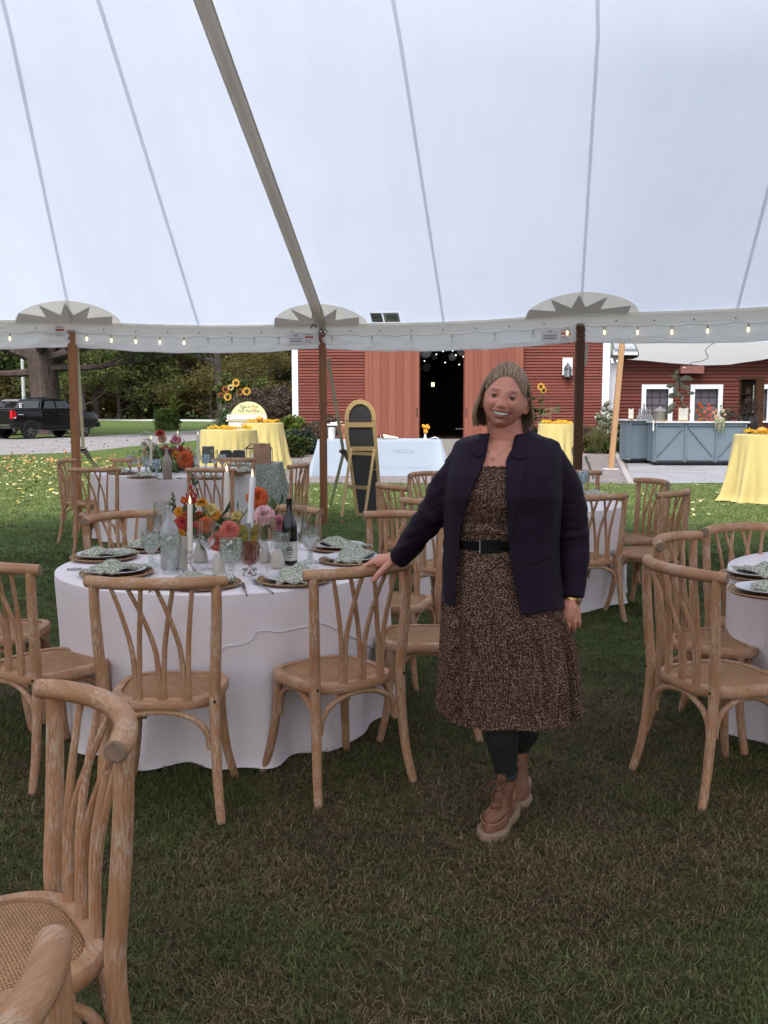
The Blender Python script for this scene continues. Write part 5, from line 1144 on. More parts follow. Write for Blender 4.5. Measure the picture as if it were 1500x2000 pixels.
# ------------------------------------------------------------------ easel board
GOLD = plain('gold_frame', (.36, .245, .10), .5, .25, scale=10, var=.06); CHALK = plain('chalkboard', (.010, .009, .010), .55, var=.2)
Ye = 13.35; b0_ = at(728, 1012, z=0); p0 = Vector((P(724, 1000, Ye).x, Ye, 0)); top = P(703, 781, Ye + .16)
t = thing('easel_board', 'gold framed arched blackboard on an easel beside the middle tent pole', 'easel sign', p0)
def eb(px, py, dy=0.0, off=0.0):  # point on the leaning board plane
    f = (1008 - py) / (1008 - 781); return P(px, py, Ye + .20 * f + off) - p0
outer = [(696, 1007), (673, 850), (673, 822)] + [(703.5 - 30.5 * math.cos(a), 815 - 35 * math.sin(a)) for a in np.linspace(.1, math.pi - .1, 14)] + [(734, 822), (736, 850), (748, 1007)]
inner = [(701, 1003), (681, 850), (681, 822)] + [(703.5 - 22.5 * math.cos(a), 816 - 27 * math.sin(a)) for a in np.linspace(.1, math.pi - .1, 14)] + [(725.5, 822), (729, 850), (742, 1003)]
mb = MB(); fr = []
n_ = len(outer); A = [eb(*p) for p in outer]; B = [eb(*p) for p in inner]; A2 = [p + Vector((0, .035, .0)) for p in A]; B2 = [p + Vector((0, .035, 0)) for p in B]
for k in range(n_ - 1):
    for q in ((A[k], A[k + 1], B[k + 1], B[k]), (A2[k], B2[k], B2[k + 1], A2[k + 1]), (A[k], A2[k], A2[k + 1], A[k + 1]), (B[k], B[k + 1], B2[k + 1], B2[k])): mb.poly(q)
mb.build('frame', GOLD, t, smooth=False)
mb = MB(); mb.poly([p + Vector((0, .02, 0)) for p in B]); mb.build('blackboard', CHALK, t, smooth=False)
for (xa_, xc_, y1, y2) in ((677, 733, 825, 834.5), (683, 734, 872, 880.5), (697, 746, 1002, 1008)):
    mb = MB(); q = [eb(xa_, y2), eb(xc_, y2), eb(xc_, y1), eb(xa_, y1)]; mb.prism([p + Vector((0, -.006, 0)) for p in q], (0, .03, 0)); mb.build('cross_bar', GOLD, t, smooth=False)
def el(px, py): f = (1015 - py) / (1015 - 876); return P(px, py, 12.85 + .55 * f) - p0
for a, b in (((686, 876), (667, 1010)), ((731, 878), (711, 1016))): mb = MB(); mb.beam(el(*a), el(*b), .038, .03, (0, 1, 0)); mb.build('leg', GOLD, t, smooth=False)
for a, b in (((683, 885), (731, 887)), ((676, 950), (719, 953))): mb = MB(); mb.beam(el(*a), el(*b), .045, .022, (0, 1, 0)); mb.build('leg_bar', GOLD, t, smooth=False)
for a, b in (((683.5, 912), (688, 917)), ((728, 917), (739, 917))): mb = MB(); mb.beam(el(*a), eb(*b), .006, .006, (0, 1, 0)); mb.build('stay', plain('brass', (.5, .4, .2), .35, .8, var=0), t)
for px in (677, 728): mb = MB(); mb.sphere(eb(px, 820) + Vector((0, -.012, 0)), .012, 8, 6); mb.build('hinge', plain('brass', (.5, .4, .2), .35, .8, var=0), t)
# ------------------------------------------------------------------ place settings and table ware
TZ = .764
def onT(px, py): return at(px, py, z=TZ)
def ratt():
    n = NT('rattan'); tc = n.add('ShaderNodeTexCoord'); w_ = n.add('ShaderNodeTexWave'); w_.wave_type = 'RINGS'; w_.rings_direction = 'Z'; w_.inputs['Scale'].default_value = 22; w_.inputs['Distortion'].default_value = .6; n.link(tc.outputs['Object'], w_.inputs['Vector'])
    sp = n.add('ShaderNodeSeparateXYZ'); n.link(tc.outputs['Object'], sp.inputs[0]); an = n.add('ShaderNodeMath', operation='ARCTAN2'); n.link(sp.outputs[0], an.inputs[0]); n.link(sp.outputs[1], an.inputs[1]); sn = n.add('ShaderNodeMath', operation='MULTIPLY'); sn.inputs[1].default_value = 90; n.link(an.outputs[0], sn.inputs[0]); s2 = n.add('ShaderNodeMath', operation='SINE'); n.link(sn.outputs[0], s2.inputs[0])
    ad = n.add('ShaderNodeMath', operation='MULTIPLY_ADD'); ad.inputs[1].default_value = .25; n.link(s2.outputs[0], ad.inputs[0]); n.link(w_.outputs['Fac'], ad.inputs[2])
    n.col(n.ramp(ad.outputs[0], [(.1, (.17, .085, .04)), (.6, (.40, .23, .12)), (1, (.50, .31, .17))])); n.rough(.65); n.bump(ad.outputs[0], .9, .004); return n.m
RATT = ratt(); PORC = plain('porcelain', (.62, .60, .60), .25, var=.02); STEEL = plain('cutlery_steel', (.40, .39, .38), .25, 1.0, var=.05)
cm0 = MB(); cm0.lathe([(0, .004), (.12, .004), (.15, .010), (.166, .016), (.168, .012), (.15, .002), (.1, 0), (0, 0)], 40); CHM = cm0.mesh('charger', RATT, True, True)
pm0 = MB(); pm0.lathe([(0, .006), (.085, .006), (.10, .012), (.133, .020), (.134, .017), (.10, .006), (.08, 0), (0, 0)], 40); PLM = pm0.mesh('plate', PORC, True, True)
def napkin_mesh(seed, kind):
    rg = random.Random(seed); rows = []
    N, M_ = 22, 14
    for i in range(N + 1):
        u = i / N; row = []
        for j in range(M_ + 1):
            v = j / M_ * 2 - 1
            wd = lerp(.045, .095, min(1, u * 1.6)) if kind == 0 else .085 * (1 - .25 * u)
            x = -.13 + .27 * u; y = v * wd
            h_ = (.034 * math.exp(-((u - .22) / .2) ** 2) * (1 - .5 * v * v) + .018 * math.sin(u * 7 + seed) * (1 - v * v) * (u > .3)) if kind == 0 else (.042 * math.exp(-((u - .35) / .25) ** 2) * (1 - .75 * v * v) + .008 * math.sin(v * 6 + u * 4))
            row.append((x + .012 * nz((u * 4, v * 2, seed), 1, seed), y + .01 * nz((u * 3, v, seed), 1.4, seed + 2), .012 + max(0, h_) + .005 * nz((u * 6, v * 4, seed), 1, seed) - .006 * max(0, u - .85) * 6))
        rows.append(row)
    mb = MB(); mb.grid(rows); low = [[(x, y, z - .010) for x, y, z in r] for r in rows]; mb.grid([r[::-1] for r in low])
    mb.grid([rows[0], low[0]]); mb.grid([low[-1], rows[-1]]); mb.grid([[r[0] for r in low], [r[0] for r in rows]]); mb.grid([[r[-1] for r in rows], [r[-1] for r in low]])
    return mb.mesh('napkin', NAPK, True, True)
NKM = [napkin_mesh(k, k % 2) for k in range(4)]
def setting(px, py, c, where, k, nrot=0, plate=True, nap=True):
    p = onT(px, py); d = (c - p); a = math.atan2(d.y, d.x)
    o = link('charger', CHM, None, p, a); tag(o, 'round woven rattan charger ' + where, 'charger', 'rattan chargers')
    if plate: o = link('dinner_plate', PLM, None, p + Vector((0, 0, .011)), a); tag(o, 'white dinner plate ' + where, 'plate', 'dinner plates')
    if nap: o = link('napkin', NKM[k % 4], None, p + Vector((.01, 0, .018)), a + R(nrot)); tag(o, 'green patterned napkin ' + where, 'napkin', 'patterned napkins')
setting(203, 1091, T1, 'at the left side of the nearest table', 0, 70)
setting(228, 1122, T1, 'behind the left front chair rail end', 1, 20)
setting(396, 1143, T1, 'before the front left chair of the nearest table', 2, 60)
setting(575, 1136, T1, 'before the chair the woman touches', 3, 140)
setting(688, 1097, T1, 'beside the woman resting hand', 1, 75)
setting(664, 1073, T1, 'at the far right of the nearest table', 0, 100)
setting(300, 1073, T1, 'behind the pressed goblets at the far left of the nearest table', 2, 80, True, True)
setting(462, 1066, T1, 'behind the flowers of the nearest table', 3, 30)
setting(278, 934, T2, 'at the front left of the far table', 0, 30)
setting(240, 926, T2, 'at the left of the far table', 1, 30)
setting(412, 936, T2, 'at the front right of the far table', 2, 30)
setting(470, 925, T2, 'at the right end of the far table beside the green table', 3, 60)
setting(345, 917, T2, 'on the far side of the far table', 3, 60, True, False)
setting(1160, 972, T3, 'on the middle table above the chair rail right of the woman', 0, 75)
setting(1480, 1127, T4, 'at the left of the table cut by the right edge', 1, 100)
setting(1502, 1160, T4, 'nearest on the table cut by the right edge', 2, 20)
# cutlery
def knife(label, a, b):
    a, b = onT(*a), onT(*b); L = (b - a).length; mb = MB(); mb.tube([(0, 0, .005), (L * .5, 0, .006)], [.0055, .0065], 8, squash=.55); mb.prism([(L * .5, -.006, .003), (L * .96, -.009, .003), (L, .002, .003), (L * .5, .006, .003)], (0, 0, .003))
    o = thing('table_knife', label, 'knife', a, math.atan2((b - a).y, (b - a).x), 'table knives'); mb.build('blade', STEEL, o)
def fork(label, a, b):
    a, b = onT(*a), onT(*b); L = (b - a).length; o = thing('table_fork', label, 'fork', a, math.atan2((b - a).y, (b - a).x), 'table forks'); mb = MB(); mb.tube([(0, 0, .004), (L * .35, 0, .005), (L * .68, 0, .01)], [.0065, .0045, .0045], 8, squash=.5)
    mb.prism([(L * .66, -.004, .009), (L * .74, -.012, .008), (L * .8, -.012, .008), (L * .8, .012, .008), (L * .74, .012, .008), (L * .66, .004, .009)], (0, 0, .003)); mb.build('handle', STEEL, o)
    for k in range(4): mb = MB(); y = -.0105 + .007 * k; mb.tube([(L * .79, y, .0095), (L * .9, y, .008), (L, y, .014)], [.0022, .002, .0014], 5); mb.build('tine', STEEL, o)
knife('short knife between the two front place settings', (482, 1166), (473, 1140)); fork('fork pointing away left of the touched chair setting', (533, 1161), (492, 1134)); knife('knife at the left edge of the nearest table', (131, 1114), (188, 1113)); knife('knife left of the front left setting', (246, 1152), (305, 1145)); knife('dark edged knife close left of the front left charger', (291, 1158), (322, 1143)); knife('knife right of the touched chair rail', (705, 1134), (690, 1124)); fork('fork lying beside the woman wrist side setting', (742, 1092), (705, 1088)); knife('knife behind the left goblets', (240, 1080), (280, 1075))
knife('knife at the left edge of the right hand table', (1427, 1143), (1500, 1146)); knife('short knife above the nearest charger of the right hand table', (1448, 1155), (1462, 1152)); knife('knife on the far table front', (345, 935), (362, 936)); knife('knife between the far table settings', (305, 936), (325, 938))
# glasses
def shell(mb, prof, n=20): mb.lathe(prof, n, caps=False)
def goblet_mesh(): 
    mb = MB(); mb.lathe([(.036, 0), (.035, .004), (.020, .012), (.011, .022), (.014, .030), (.010, .038), (.013, .046), (.010, .054), (.013, .060), (.026, .072), (.038, .090), (.044, .115), (.0455, .140), (.0445, .168), (.043, .168), (.0435, .140), (.042, .115), (.036, .092), (.024, .076), (0, .068)], 22, caps=False); return mb
def wine_mesh():
    mb = MB(); mb.lathe([(.036, 0), (.034, .003), (.006, .008), (.0035, .02), (.0032, .085), (.006, .092), (.040, .128), (.0425, .142), (.036, .235), (.0352, .235), (.0415, .142), (.039, .130), (.004, .097), (0, .096)], 22, caps=False); return mb
GOM = goblet_mesh().mesh('bowl', PRESS, True); GOB = goblet_mesh().mesh('bowl', PRESSB, True); WIM = wine_mesh().mesh('bowl', CLEAR, True)
def glass(kind, px, py, label, scale=1.0, rot=0):
    me, nm, cat, gr = {'g': (GOM, 'pressed_goblet', 'goblet', 'green pressed glass goblets'), 'b': (GOB, 'pressed_goblet', 'goblet', 'pressed goblets on the far table'), 'w': (WIM, 'wine_glass', 'wine glass', 'clear wine glasses')}[kind]
    o = link(nm, me, None, onT(px, py), rot); o.scale = (scale,) * 3; return tag(o, label, cat, gr)
glass('g', 296, 1105, 'pressed green goblet left of the frosted bottle', 1.0); glass('g', 334, 1119, 'tall pressed green goblet before the frosted bottle', 1.08); glass('g', 452, 1134, 'pressed green goblet at the front before the coral dahlias', 1.12); glass('g', 550, 1105, 'pressed green goblet before the wine bottle', 1.0); glass('g', 606, 1098, 'pressed green goblet right of the wine bottle', 1.05)
glass('w', 304, 1098, 'clear wine glass behind the left pressed goblet', 1.0); glass('w', 405, 1112, 'clear wine glass right of the front silver candlestick', 1.0); glass('w', 522, 1123, 'clear wine glass at the front right of the rose votive', 1.12); glass('w', 607, 1110, 'clear wine glass standing before the right pressed goblet', 1.12); glass('w', 586, 1074, 'clear wine glass farthest right behind the wine bottle', 1.05); glass('w', 318, 1080, 'clear wine glass farthest back on the left', 1.15); glass('g', 579, 1062, 'pressed goblet half hidden behind the wine bottle', .9)
for px, py, l in ((255, 920, 'pale blue goblet leftmost on the far table'), (286, 924, 'pale blue goblet beside the far table left candle'), (306, 930, 'greenish goblet left of the brown bottle'), (376, 921, 'pale blue goblet right of the far table flowers'), (402, 918, 'short blue goblet below the black sign'), (434, 918, 'blue goblet before the black case')): glass('b', px, py, l, 1.1)
for px, py, l in ((268, 926, 'clear wine glass left on the far table'), (291, 928, 'clear wine glass beside the left candle of the far table'), (385, 925, 'clear wine glass left of the black sign on the far table'), (419, 925, 'clear wine glass between the short blue goblets')): glass('w', px, py, l, 1.15)
glass('b', 1138, 960, 'pale goblet beside the woman sleeve on the middle table', 1.1)
# bottles
def bottle(label, px, py, sc, mat, prof, extra=None):
    t = thing('glass_bottle', label, 'bottle', onT(px, py)); mb = MB(); mb.lathe([(r * sc, z * sc) for r, z in prof], 24); mb.build('body', mat, t); return t
CAR = [(.042, 0), (.045, .006), (.0455, .16), (.042, .19), (.030, .215), (.0165, .232), (.014, .262), (.014, .285), (.0175, .288), (.0175, .298), (.014, .300), (.012, .300)]
bottle('frosted glass carafe bottle behind the tall pressed goblet', 333, 1111, 1.0, FROST, CAR)
TAUPE = plain('taupe_frost', (.30, .24, .20), .45, var=.12)
bottle('matt taupe bottle on the far table before the flowers', 327, 936, 1.08, TAUPE, CAR)
BOT = NT('dark_bottle_glass'); BOT.col((.010, .006, .006)); BOT.rough(.08); BOT.spec(.6); BOT = BOT.m
WB = [(.036, 0), (.0375, .005), (.0375, .185), (.034, .205), (.022, .235), (.0145, .262), (.0140, .312), (.0160, .313), (.0160, .322), (.0135, .323)]
t = bottle('opened dark wine bottle with cream label and cork', 566, 1102, 1.0, BOT, WB)
mb = MB(); mb.lathe([(.0378, .022), (.0382, .022), (.0382, .115), (.0378, .115)], 24); mb.build('paper_label', plain('wine_label', (.60, .57, .50), .7, var=.04), t)
mb = MB(); mb.lathe([(.0095, .322), (.0105, .324), (.0105, .350), (0, .351)], 10); mb.build('cork', plain('cork', (.42, .25, .14), .8, scale=60), t)
toC = (Vector((0, 0, .9)) - t.location); aa = math.atan2(toC.y, toC.x)
PRN = plain('print_grey', (.16, .15, .14), .7, var=0)
for z, hw_, th in ((.088, .30, .0035), (.076, .42, .0055), (.062, .34, .0025), (.053, .36, .0025), (.040, .30, .0022)):
    rows = [[(.0386 * math.cos(aa + a), .0386 * math.sin(aa + a), z + dz) for a in np.linspace(-hw_, hw_, 8)] for dz in (-th, th)]
    mb = MB(); mb.grid(rows); mb.build('print', PRN, t)
# candles
WAX = plain('ivory_wax', (.70, .62, .52), .5, var=.03, spec=.3); WAXW = plain('white_wax', (.74, .71, .70), .45, var=.02); FLM = emis('led_flame', (1, .86, .55), .55); SILV = plain('silver_candlestick', (.55, .50, .47), .18, 1.0, var=.1); GREYM = plain('pewter_cup', (.32, .30, .29), .4, .6)
def candle(label, base, top, r_, mat, Y=None, flame=True, bottom_z=None):
    p = onT(*base) if Y is None else at(*base, Y=Y); q = at(*top, Y=p.y); t = thing('taper_candle', label, 'candle', p, 0, 'taper candles'); h_ = q.z - p.z; lean = q.x - p.x
    mb = MB(); mb.tube([(0, 0, 0), (lean * .5, 0, h_ * .5), (lean, 0, h_ * .985), (lean, 0, h_)], [r_ * 1.08, r_, r_ * .95, r_ * .8], 14); mb.build('wax', mat, t)
    if flame: mb = MB(); mb.lathe([(.0015, 0), (.006, .006), (.0065, .014), (.003, .03), (0, .042)], 8, (lean, 0, h_)); mb.build('flame_tip', FLM, t)
    return t
SB = [(.036, 0), (.036, .006), (.025, .014), (.012, .028), (.009, .045), (.014, .052), (.009, .060), (.017, .068), (.020, .085), (.015, .092), (.021, .106), (.022, .110), (.013, .110), (.012, .09)]
def stick(label, px, py, prof=SB, sc=1.0, mat=SILV):
    t = thing('candlestick', label, 'candlestick', onT(px, py), 0, 'candlesticks'); mb = MB(); mb.lathe([(r * sc, z * sc) for r, z in prof], 20); mb.build('body', mat, t); return t
s1 = stick('silver baluster candlestick at the front of the nearest table', 370, 1117, sc=.92); candle('ivory taper in the front silver candlestick', (371, 1078), (371, 984), .0125, WAX, Y=s1.location.y)
s2 = stick('thin dark rod candlestick with pewter cup by the rose votive', 488, 1112, [(.035, 0), (.034, .004), (.005, .01), (.0042, .19), (.016, .196), (.017, .222), (.011, .222)], 1.0, GREYM); candle('tall white taper leaning right in the thin rod candlestick', (488, 1029), (493, 932), .0135, WAXW, Y=s2.location.y)
s3 = stick('silver candlestick behind the flowers of the nearest table', 442, 1080, sc=1.2); candle('ivory taper behind the flowers of the nearest table', (442, 1034), (443, 921), .0135, WAX, Y=s3.location.y)
for (b, tp, lab, l2) in (((295, 930), (295, 858), 'thin candle at the left of the far table', 'candlestick at the left of the far table'), ((347, 922), (347, 847), 'thin candle behind the far table flowers', 'candlestick behind the far table flowers'), ((387, 928), (386.5, 849), 'candle beside the left yellow table cloth', 'candlestick at the right of the far table flowers')):
    s_ = stick(l2, b[0], b[1], sc=1.0); candle(lab, (b[0], b[1] - 16), tp, .0135, WAX, Y=s_.location.y)
# rose votive on foot
t = thing('votive_glass', 'rose ribbed votive glass on a silver foot', 'votive holder', onT(488, 1122)); mb = MB(); mb.lathe([(.032, 0), (.031, .004), (.012, .018), (.006, .034), (.010, .044)], 20); mb.build('foot', SILV, t)
mb = MB(); n = 48; prof = [(.010, .043), (.030, .050), (.038, .066), (.039, .10), (.040, .148), (.0385, .148), (.037, .10), (.036, .068), (.028, .053), (0, .048)]
mb.grid([[(r * (1 + (.035 * math.cos(k * math.pi / 2) if r > .02 else 0)) * math.cos(2 * math.pi * k / n), r * (1 + (.035 * math.cos(k * math.pi / 2) if r > .02 else 0)) * math.sin(2 * math.pi * k / n), z) for k in range(n)] for r, z in prof], True); mb.build('ribbed_bowl', AMBER, t)
mb = MB(); mb.lathe([(.018, .052), (.018, .075), (0, .076)], 14); mb.build('tealight', WAXW, t)
# vases
STON = plain('cream_stoneware', (.50, .45, .39), .55, var=.04)
SPK = NT('speckled_stoneware'); f = SPK.noise(SPK.coord(), 260, 2, .5); SPK.col(SPK.ramp(f, [(.60, (.56, .50, .42)), (.66, (.16, .11, .08))])); SPK.rough(.5); SPK = SPK.m
V1 = [(.030, 0), (.031, .01), (.026, .08), (.019, .14), (.017, .155), (.015, .155), (.014, .14)]; V2 = [(.034, 0), (.036, .015), (.032, .045), (.019, .075), (.017, .11), (.015, .11)]
def vase(label, px, py, prof, m, sc=1.0): t = thing('bud_vase', label, 'vase', onT(px, py), 0, 'stoneware bud vases'); mb = MB(); mb.lathe([(r * sc, z * sc) for r, z in prof], 20); mb.build('body', m, t); return t
vase('slim cream vase just left of the front candlestick', 361, 1111, V1, STON); vase('cream bud vase with round shoulder behind the candlestick', 391, 1097, V2, STON, 1.05); vase('speckled conical vase left of the front pressed goblet', 427, 1116, [(.030, 0), (.032, .012), (.027, .06), (.02, .085), (.018, .085)], SPK, .95); vase('speckled vase with bare clay foot before the wine bottle', 542, 1109, [(.036, 0), (.040, .012), (.036, .05), (.026, .08), (.018, .10), (.016, .10)], SPK, .9); vase('cream vase behind the rose votive', 518, 1098, V2, STON, .9); vase('clear bud vase under the pink dahlias', 536, 1088, [(.02, 0), (.022, .01), (.018, .08), (.013, .1)], CLEAR)
t = thing('olive_card', 'olive yellow folded card behind the rose votive', 'card', onT(481, 1094)); OLV = plain('olive_card', (.33, .25, .035), .7, var=.03); mb = MB(); mb.prism([(-.072, 0, 0), (.060, 0, 0), (.062, .018, .175), (-.070, .018, .175)], (0, .004, 0)); mb.prism([(-.070, .0181, .175), (.062, .0181, .175), (.060, .075, 0), (-.072, .075, 0)], (0, .004, 0)); mb.build('card', OLV, t, smooth=False)
PAL = plain('card_ink', (.44, .36, .10), .7, var=0)
for (x0_, x1_, z_) in ((-.03, .03, .148), (-.045, .045, .075), (-.04, .04, .062), (-.05, .05, .05), (-.03, .03, .038)): mb = MB(); yb_ = .018 * z_ / .175 - .0012; mb.box(((x0_ + x1_) / 2, yb_, z_), (x1_ - x0_, .001, .0035)); mb.build('print', PAL, t, smooth=False)
# ------------------------------------------------------------------ flowers
def bmat(name, c, c2): 
    n = NT(name); g_ = n.add('ShaderNodeNewGeometry'); n.col(n.ramp(g_.outputs['Random Per Island'], [(0, c), (1, c2)])); n.rough(.6); n.spec(.2); return n.m
CORAL = bmat('coral_petal', (.50, .095, .075), (.66, .20, .14)); CRIM = bmat('crimson_petal', (.38, .025, .03), (.5, .06, .045)); ORNG = bmat('orange_petal', (.60, .20, .015), (.72, .32, .03)); PINK = bmat('pink_petal', (.62, .28, .31), (.74, .48, .48)); RPNK = bmat('rose_petal', (.52, .12, .17), (.66, .30, .32)); YELP = bmat('yellow_petal', (.62, .42, .10), (.72, .58, .25)); RORG = bmat('red_orange_petal', (.52, .07, .025), (.66, .15, .04)); PALE = bmat('pale_petal', (.62, .55, .42), (.70, .62, .5)); PCH = bmat('peach_petal', (.58, .30, .19), (.66, .42, .3)); GRNP = bmat('green_umbel', (.25, .30, .16), (.42, .46, .30)); BURG = bmat('burgundy_petal', (.17, .03, .035), (.28, .05, .05)); FLG = bmat('flower_leaf', (.035, .065, .022), (.075, .12, .045)); FST = plain('flower_stem', (.08, .12, .035), .7)
def dahlia(mb, c, r_, dirv, rg, layers=6, cup=.75):
    z = Vector(dirv).normalized(); x = z.orthogonal().normalized(); y = z.cross(x); c = Vector(c)
    for L in range(layers):
        f = (L + .5) / layers; el = lerp(-.25, 1.45, f); n = max(5, int(15 * math.cos(max(0, el * .75)) + 3)); ll = r_ * lerp(1.0, .55, f)
        for k in range(n):
            a = 2 * math.pi * (k + .5 * (L % 2)) / n + rg.uniform(-.1, .1); e = el + rg.uniform(-.08, .08); d = (x * math.cos(a) + y * math.sin(a)) * math.cos(e) + z * math.sin(e); s_ = (x * -math.sin(a) + y * math.cos(a)); w_ = ll * .20 * (1 + .3 * (1 - f)); nn = d.cross(s_)
            b = c + d * ll * .25; m_ = c + d * ll * .72; t_ = c + d * ll * rg.uniform(.95, 1.06)
            mb.poly([b - s_ * w_ * .4, m_ - s_ * w_ + nn * w_ * .35, t_, m_ + s_ * w_ + nn * w_ * .35, b + s_ * w_ * .4])
def umbel(mb, c, r_, rg, n=40):
    for k in range(n):
        a = rg.uniform(0, 6.28); e = rg.uniform(0, 1) ** .5; p = Vector(c) + Vector((math.cos(a) * e * r_, math.sin(a) * e * r_, r_ * .55 * math.sqrt(1 - e * e * .9))); mb.sphere(p, r_ * .12, 5, 4)
def spike(mb, p0, p1, rg, r_, n=24):
    p0, p1 = Vector(p0), Vector(p1)
    for k in range(n):
        f = k / n; p = p0.lerp(p1, f); a = k * 2.4; rr = r_ * (1 - .72 * f); q = p + Vector((math.cos(a), math.sin(a), .5)) * rr; s_ = Vector((-math.sin(a), math.cos(a), 0)) * rr * .55
        mb.poly([p - s_ * .4, q - s_, q + Vector((0, 0, rr * 1.1)), q + s_, p + s_ * .4])
def leafq(mb, p, d, L, w_, rg):
    d = Vector(d).normalized(); s_ = d.cross(Vector((rg.uniform(-.3, .3), rg.uniform(-.3, .3), 1))).normalized() * w_; p = Vector(p); n_ = d.cross(s_).normalized() * w_ * .4
    mb.poly([p, p + d * L * .45 + s_ + n_, p + d * L, p + d * L * .45]); mb.poly([p, p + d * L * .45, p + d * L, p + d * L * .45 - s_ + n_])
def arrangement(label, base, Yc, blooms, leaves, spikes=(), umbels=(), stems_to=None, sc=1.0):
    p0 = onT(*base); t = thing('flower_arrangement', label, 'flowers', p0); rg = random.Random(len(blooms) * 7 + int(base[0])); st = MB()
    for (px, py, dy, r_, m, dv) in blooms:
        c = at(px, py, Y=Yc + dy) - p0; mb = MB(); dahlia(mb, c, r_ * 1.17, dv, rg); mb.build('bloom', m, t, clean=False, smooth=False); st.tube(bez((rg.uniform(-.03, .03), 0, .06), (c.x * .5, c.y * .5, c.z * .75), c, 5), .0028, 5)
    for (px0, py0, px1, py1, dy, r_, m) in spikes:
        a = at(px0, py0, Y=Yc + dy) - p0; b = at(px1, py1, Y=Yc + dy) - p0; mb = MB(); spike(mb, a, b, rg, r_); mb.build('flower_spike', m, t, clean=False, smooth=False); st.tube([(a.x * .3, a.y * .3, .06), a, b], [.003, .003, .0015], 5)
    for (px, py, dy, r_, m) in umbels:
        c = at(px, py, Y=Yc + dy) - p0; mb = MB(); umbel(mb, c, r_, rg); mb.build('umbel', m, t); st.tube(bez((0, 0, .06), (c.x * .5, c.y * .5, c.z * .8), c, 5), .0025, 5)
    mb = MB()
    for (px, py, dy, L, ang) in leaves:
        c = at(px, py, Y=Yc + dy) - p0; leafq(mb, c, (math.cos(R(ang)), rg.uniform(-.5, .3), math.sin(R(ang))), L, L * .3, rg)
    mb.build('leaves', FLG, t, clean=False); st.build('stems', FST, t)
    return t
rg = random.Random(12); F = (0, -1, .25)
bl = [(448, 1036, -.10, .046, CORAL, (0, -1, .3)), (424, 1058, -.06, .046, CORAL, (-.2, -1, .1)), (437, 1046, .0, .036, CRIM, F), (503, 972, .06, .054, RORG, (.3, -1, .2)), (515, 1006, -.03, .052, PINK, (-.1, -.8, .6)), (543, 1023, -.02, .042, RPNK, (.6, -.8, .1)), (412, 997, .05, .034, YELP, F), (394, 983, .02, .032, ORNG, (0, -.3, 1)), (402, 1025, .0, .040, RORG, F), (381, 1031, .02, .034, CORAL, F), (420, 1008, .05, .030, ORNG, F), (462, 1008, .08, .026, YELP, F), (350, 1000, .04, .026, ORNG, F), (344, 1028, .06, .034, RORG, F), (357, 1020, .03, .036, CRIM, F), (366, 1001, .06, .036, CRIM, F), (352, 1042, .03, .028, ORNG, F), (434, 1012, .06, .034, PCH, F), (472, 1003, .1, .02, PALE, F), (389, 1010, .07, .03, RORG, F)]
lv = [(rg.uniform(345, 560), rg.uniform(1000, 1066), rg.uniform(-.02, .10), rg.uniform(.04, .075), rg.uniform(-60, 130)) for _ in range(90)]; lv = [l_ for l_ in lv if not (446 < l_[0] < 516 and l_[1] > 1008)]; lv = lv + [(432, 1010, -.03, .09, 60), (436, 1022, -.05, .085, 20), (543, 990, .02, .075, 70), (556, 992, .02, .06, 30), (520, 1028, -.03, .09, -20), (500, 1036, -.02, .08, 200), (535, 1000, .0, .08, 100)]
arrangement('low coral, red and pink dahlia arrangement along the nearest table', (440, 1098), 4.82, bl, lv, spikes=[(368, 1000, 378, 926, .06, .028, CRIM), (360, 985, 357, 972, .05, .02, RORG), (374, 990, 388, 955, .06, .022, CRIM), (337, 1000, 338, 962, .05, .020, FLG), (382, 950, 374, 925, .06, .018, FLG), (369, 1040, 362, 985, .05, .03, RORG)])
bl = [(362, 897, -.15, .095, RORG, (.1, -1, .1)), (312.5, 847, .05, .055, CRIM, (0, -.5, 1)), (344, 859, .0, .06, RPNK, (0, -1, .4)), (317, 857, .05, .05, PCH, F), (322, 881, -.05, .06, CRIM, F), (333, 884, -.05, .05, BURG, F), (348, 881, .0, .055, CRIM, F), (360, 884, .05, .06, ORNG, F), (352, 876, .0, .035, CRIM, F), (281, 868, .05, .04, PALE, F), (287, 882, .0, .055, PCH, F), (300, 872, .0, .05, PALE, F), (303, 884, .0, .05, PCH, F), (292, 892, .0, .045, PALE, F), (368, 878, .0, .035, PCH, F), (342, 889, -.05, .05, ORNG, F), (352, 905, -.05, .055, RORG, F), (370, 905, .0, .05, BURG, F)]
rg = random.Random(13); lv = [(rg.uniform(280, 375), rg.uniform(868, 925), rg.uniform(-.1, .15), rg.uniform(.07, .14), rg.uniform(-100, 150)) for _ in range(110)] + [(rg.uniform(305, 350), rg.uniform(900, 932), rg.uniform(-.1, .1), .16, rg.uniform(-110, -60)) for _ in range(30)]
arrangement('tall autumn dahlia arrangement on the far table', (330, 930), 11.35, bl, lv, umbels=[(286, 853, .0, .095, GRNP), (290, 862, .05, .05, PALE), (308, 882, .05, .08, GRNP), (332, 880, .05, .07, GRNP)])
bl = [(1156, 967, .0, .02, PALE, F)]
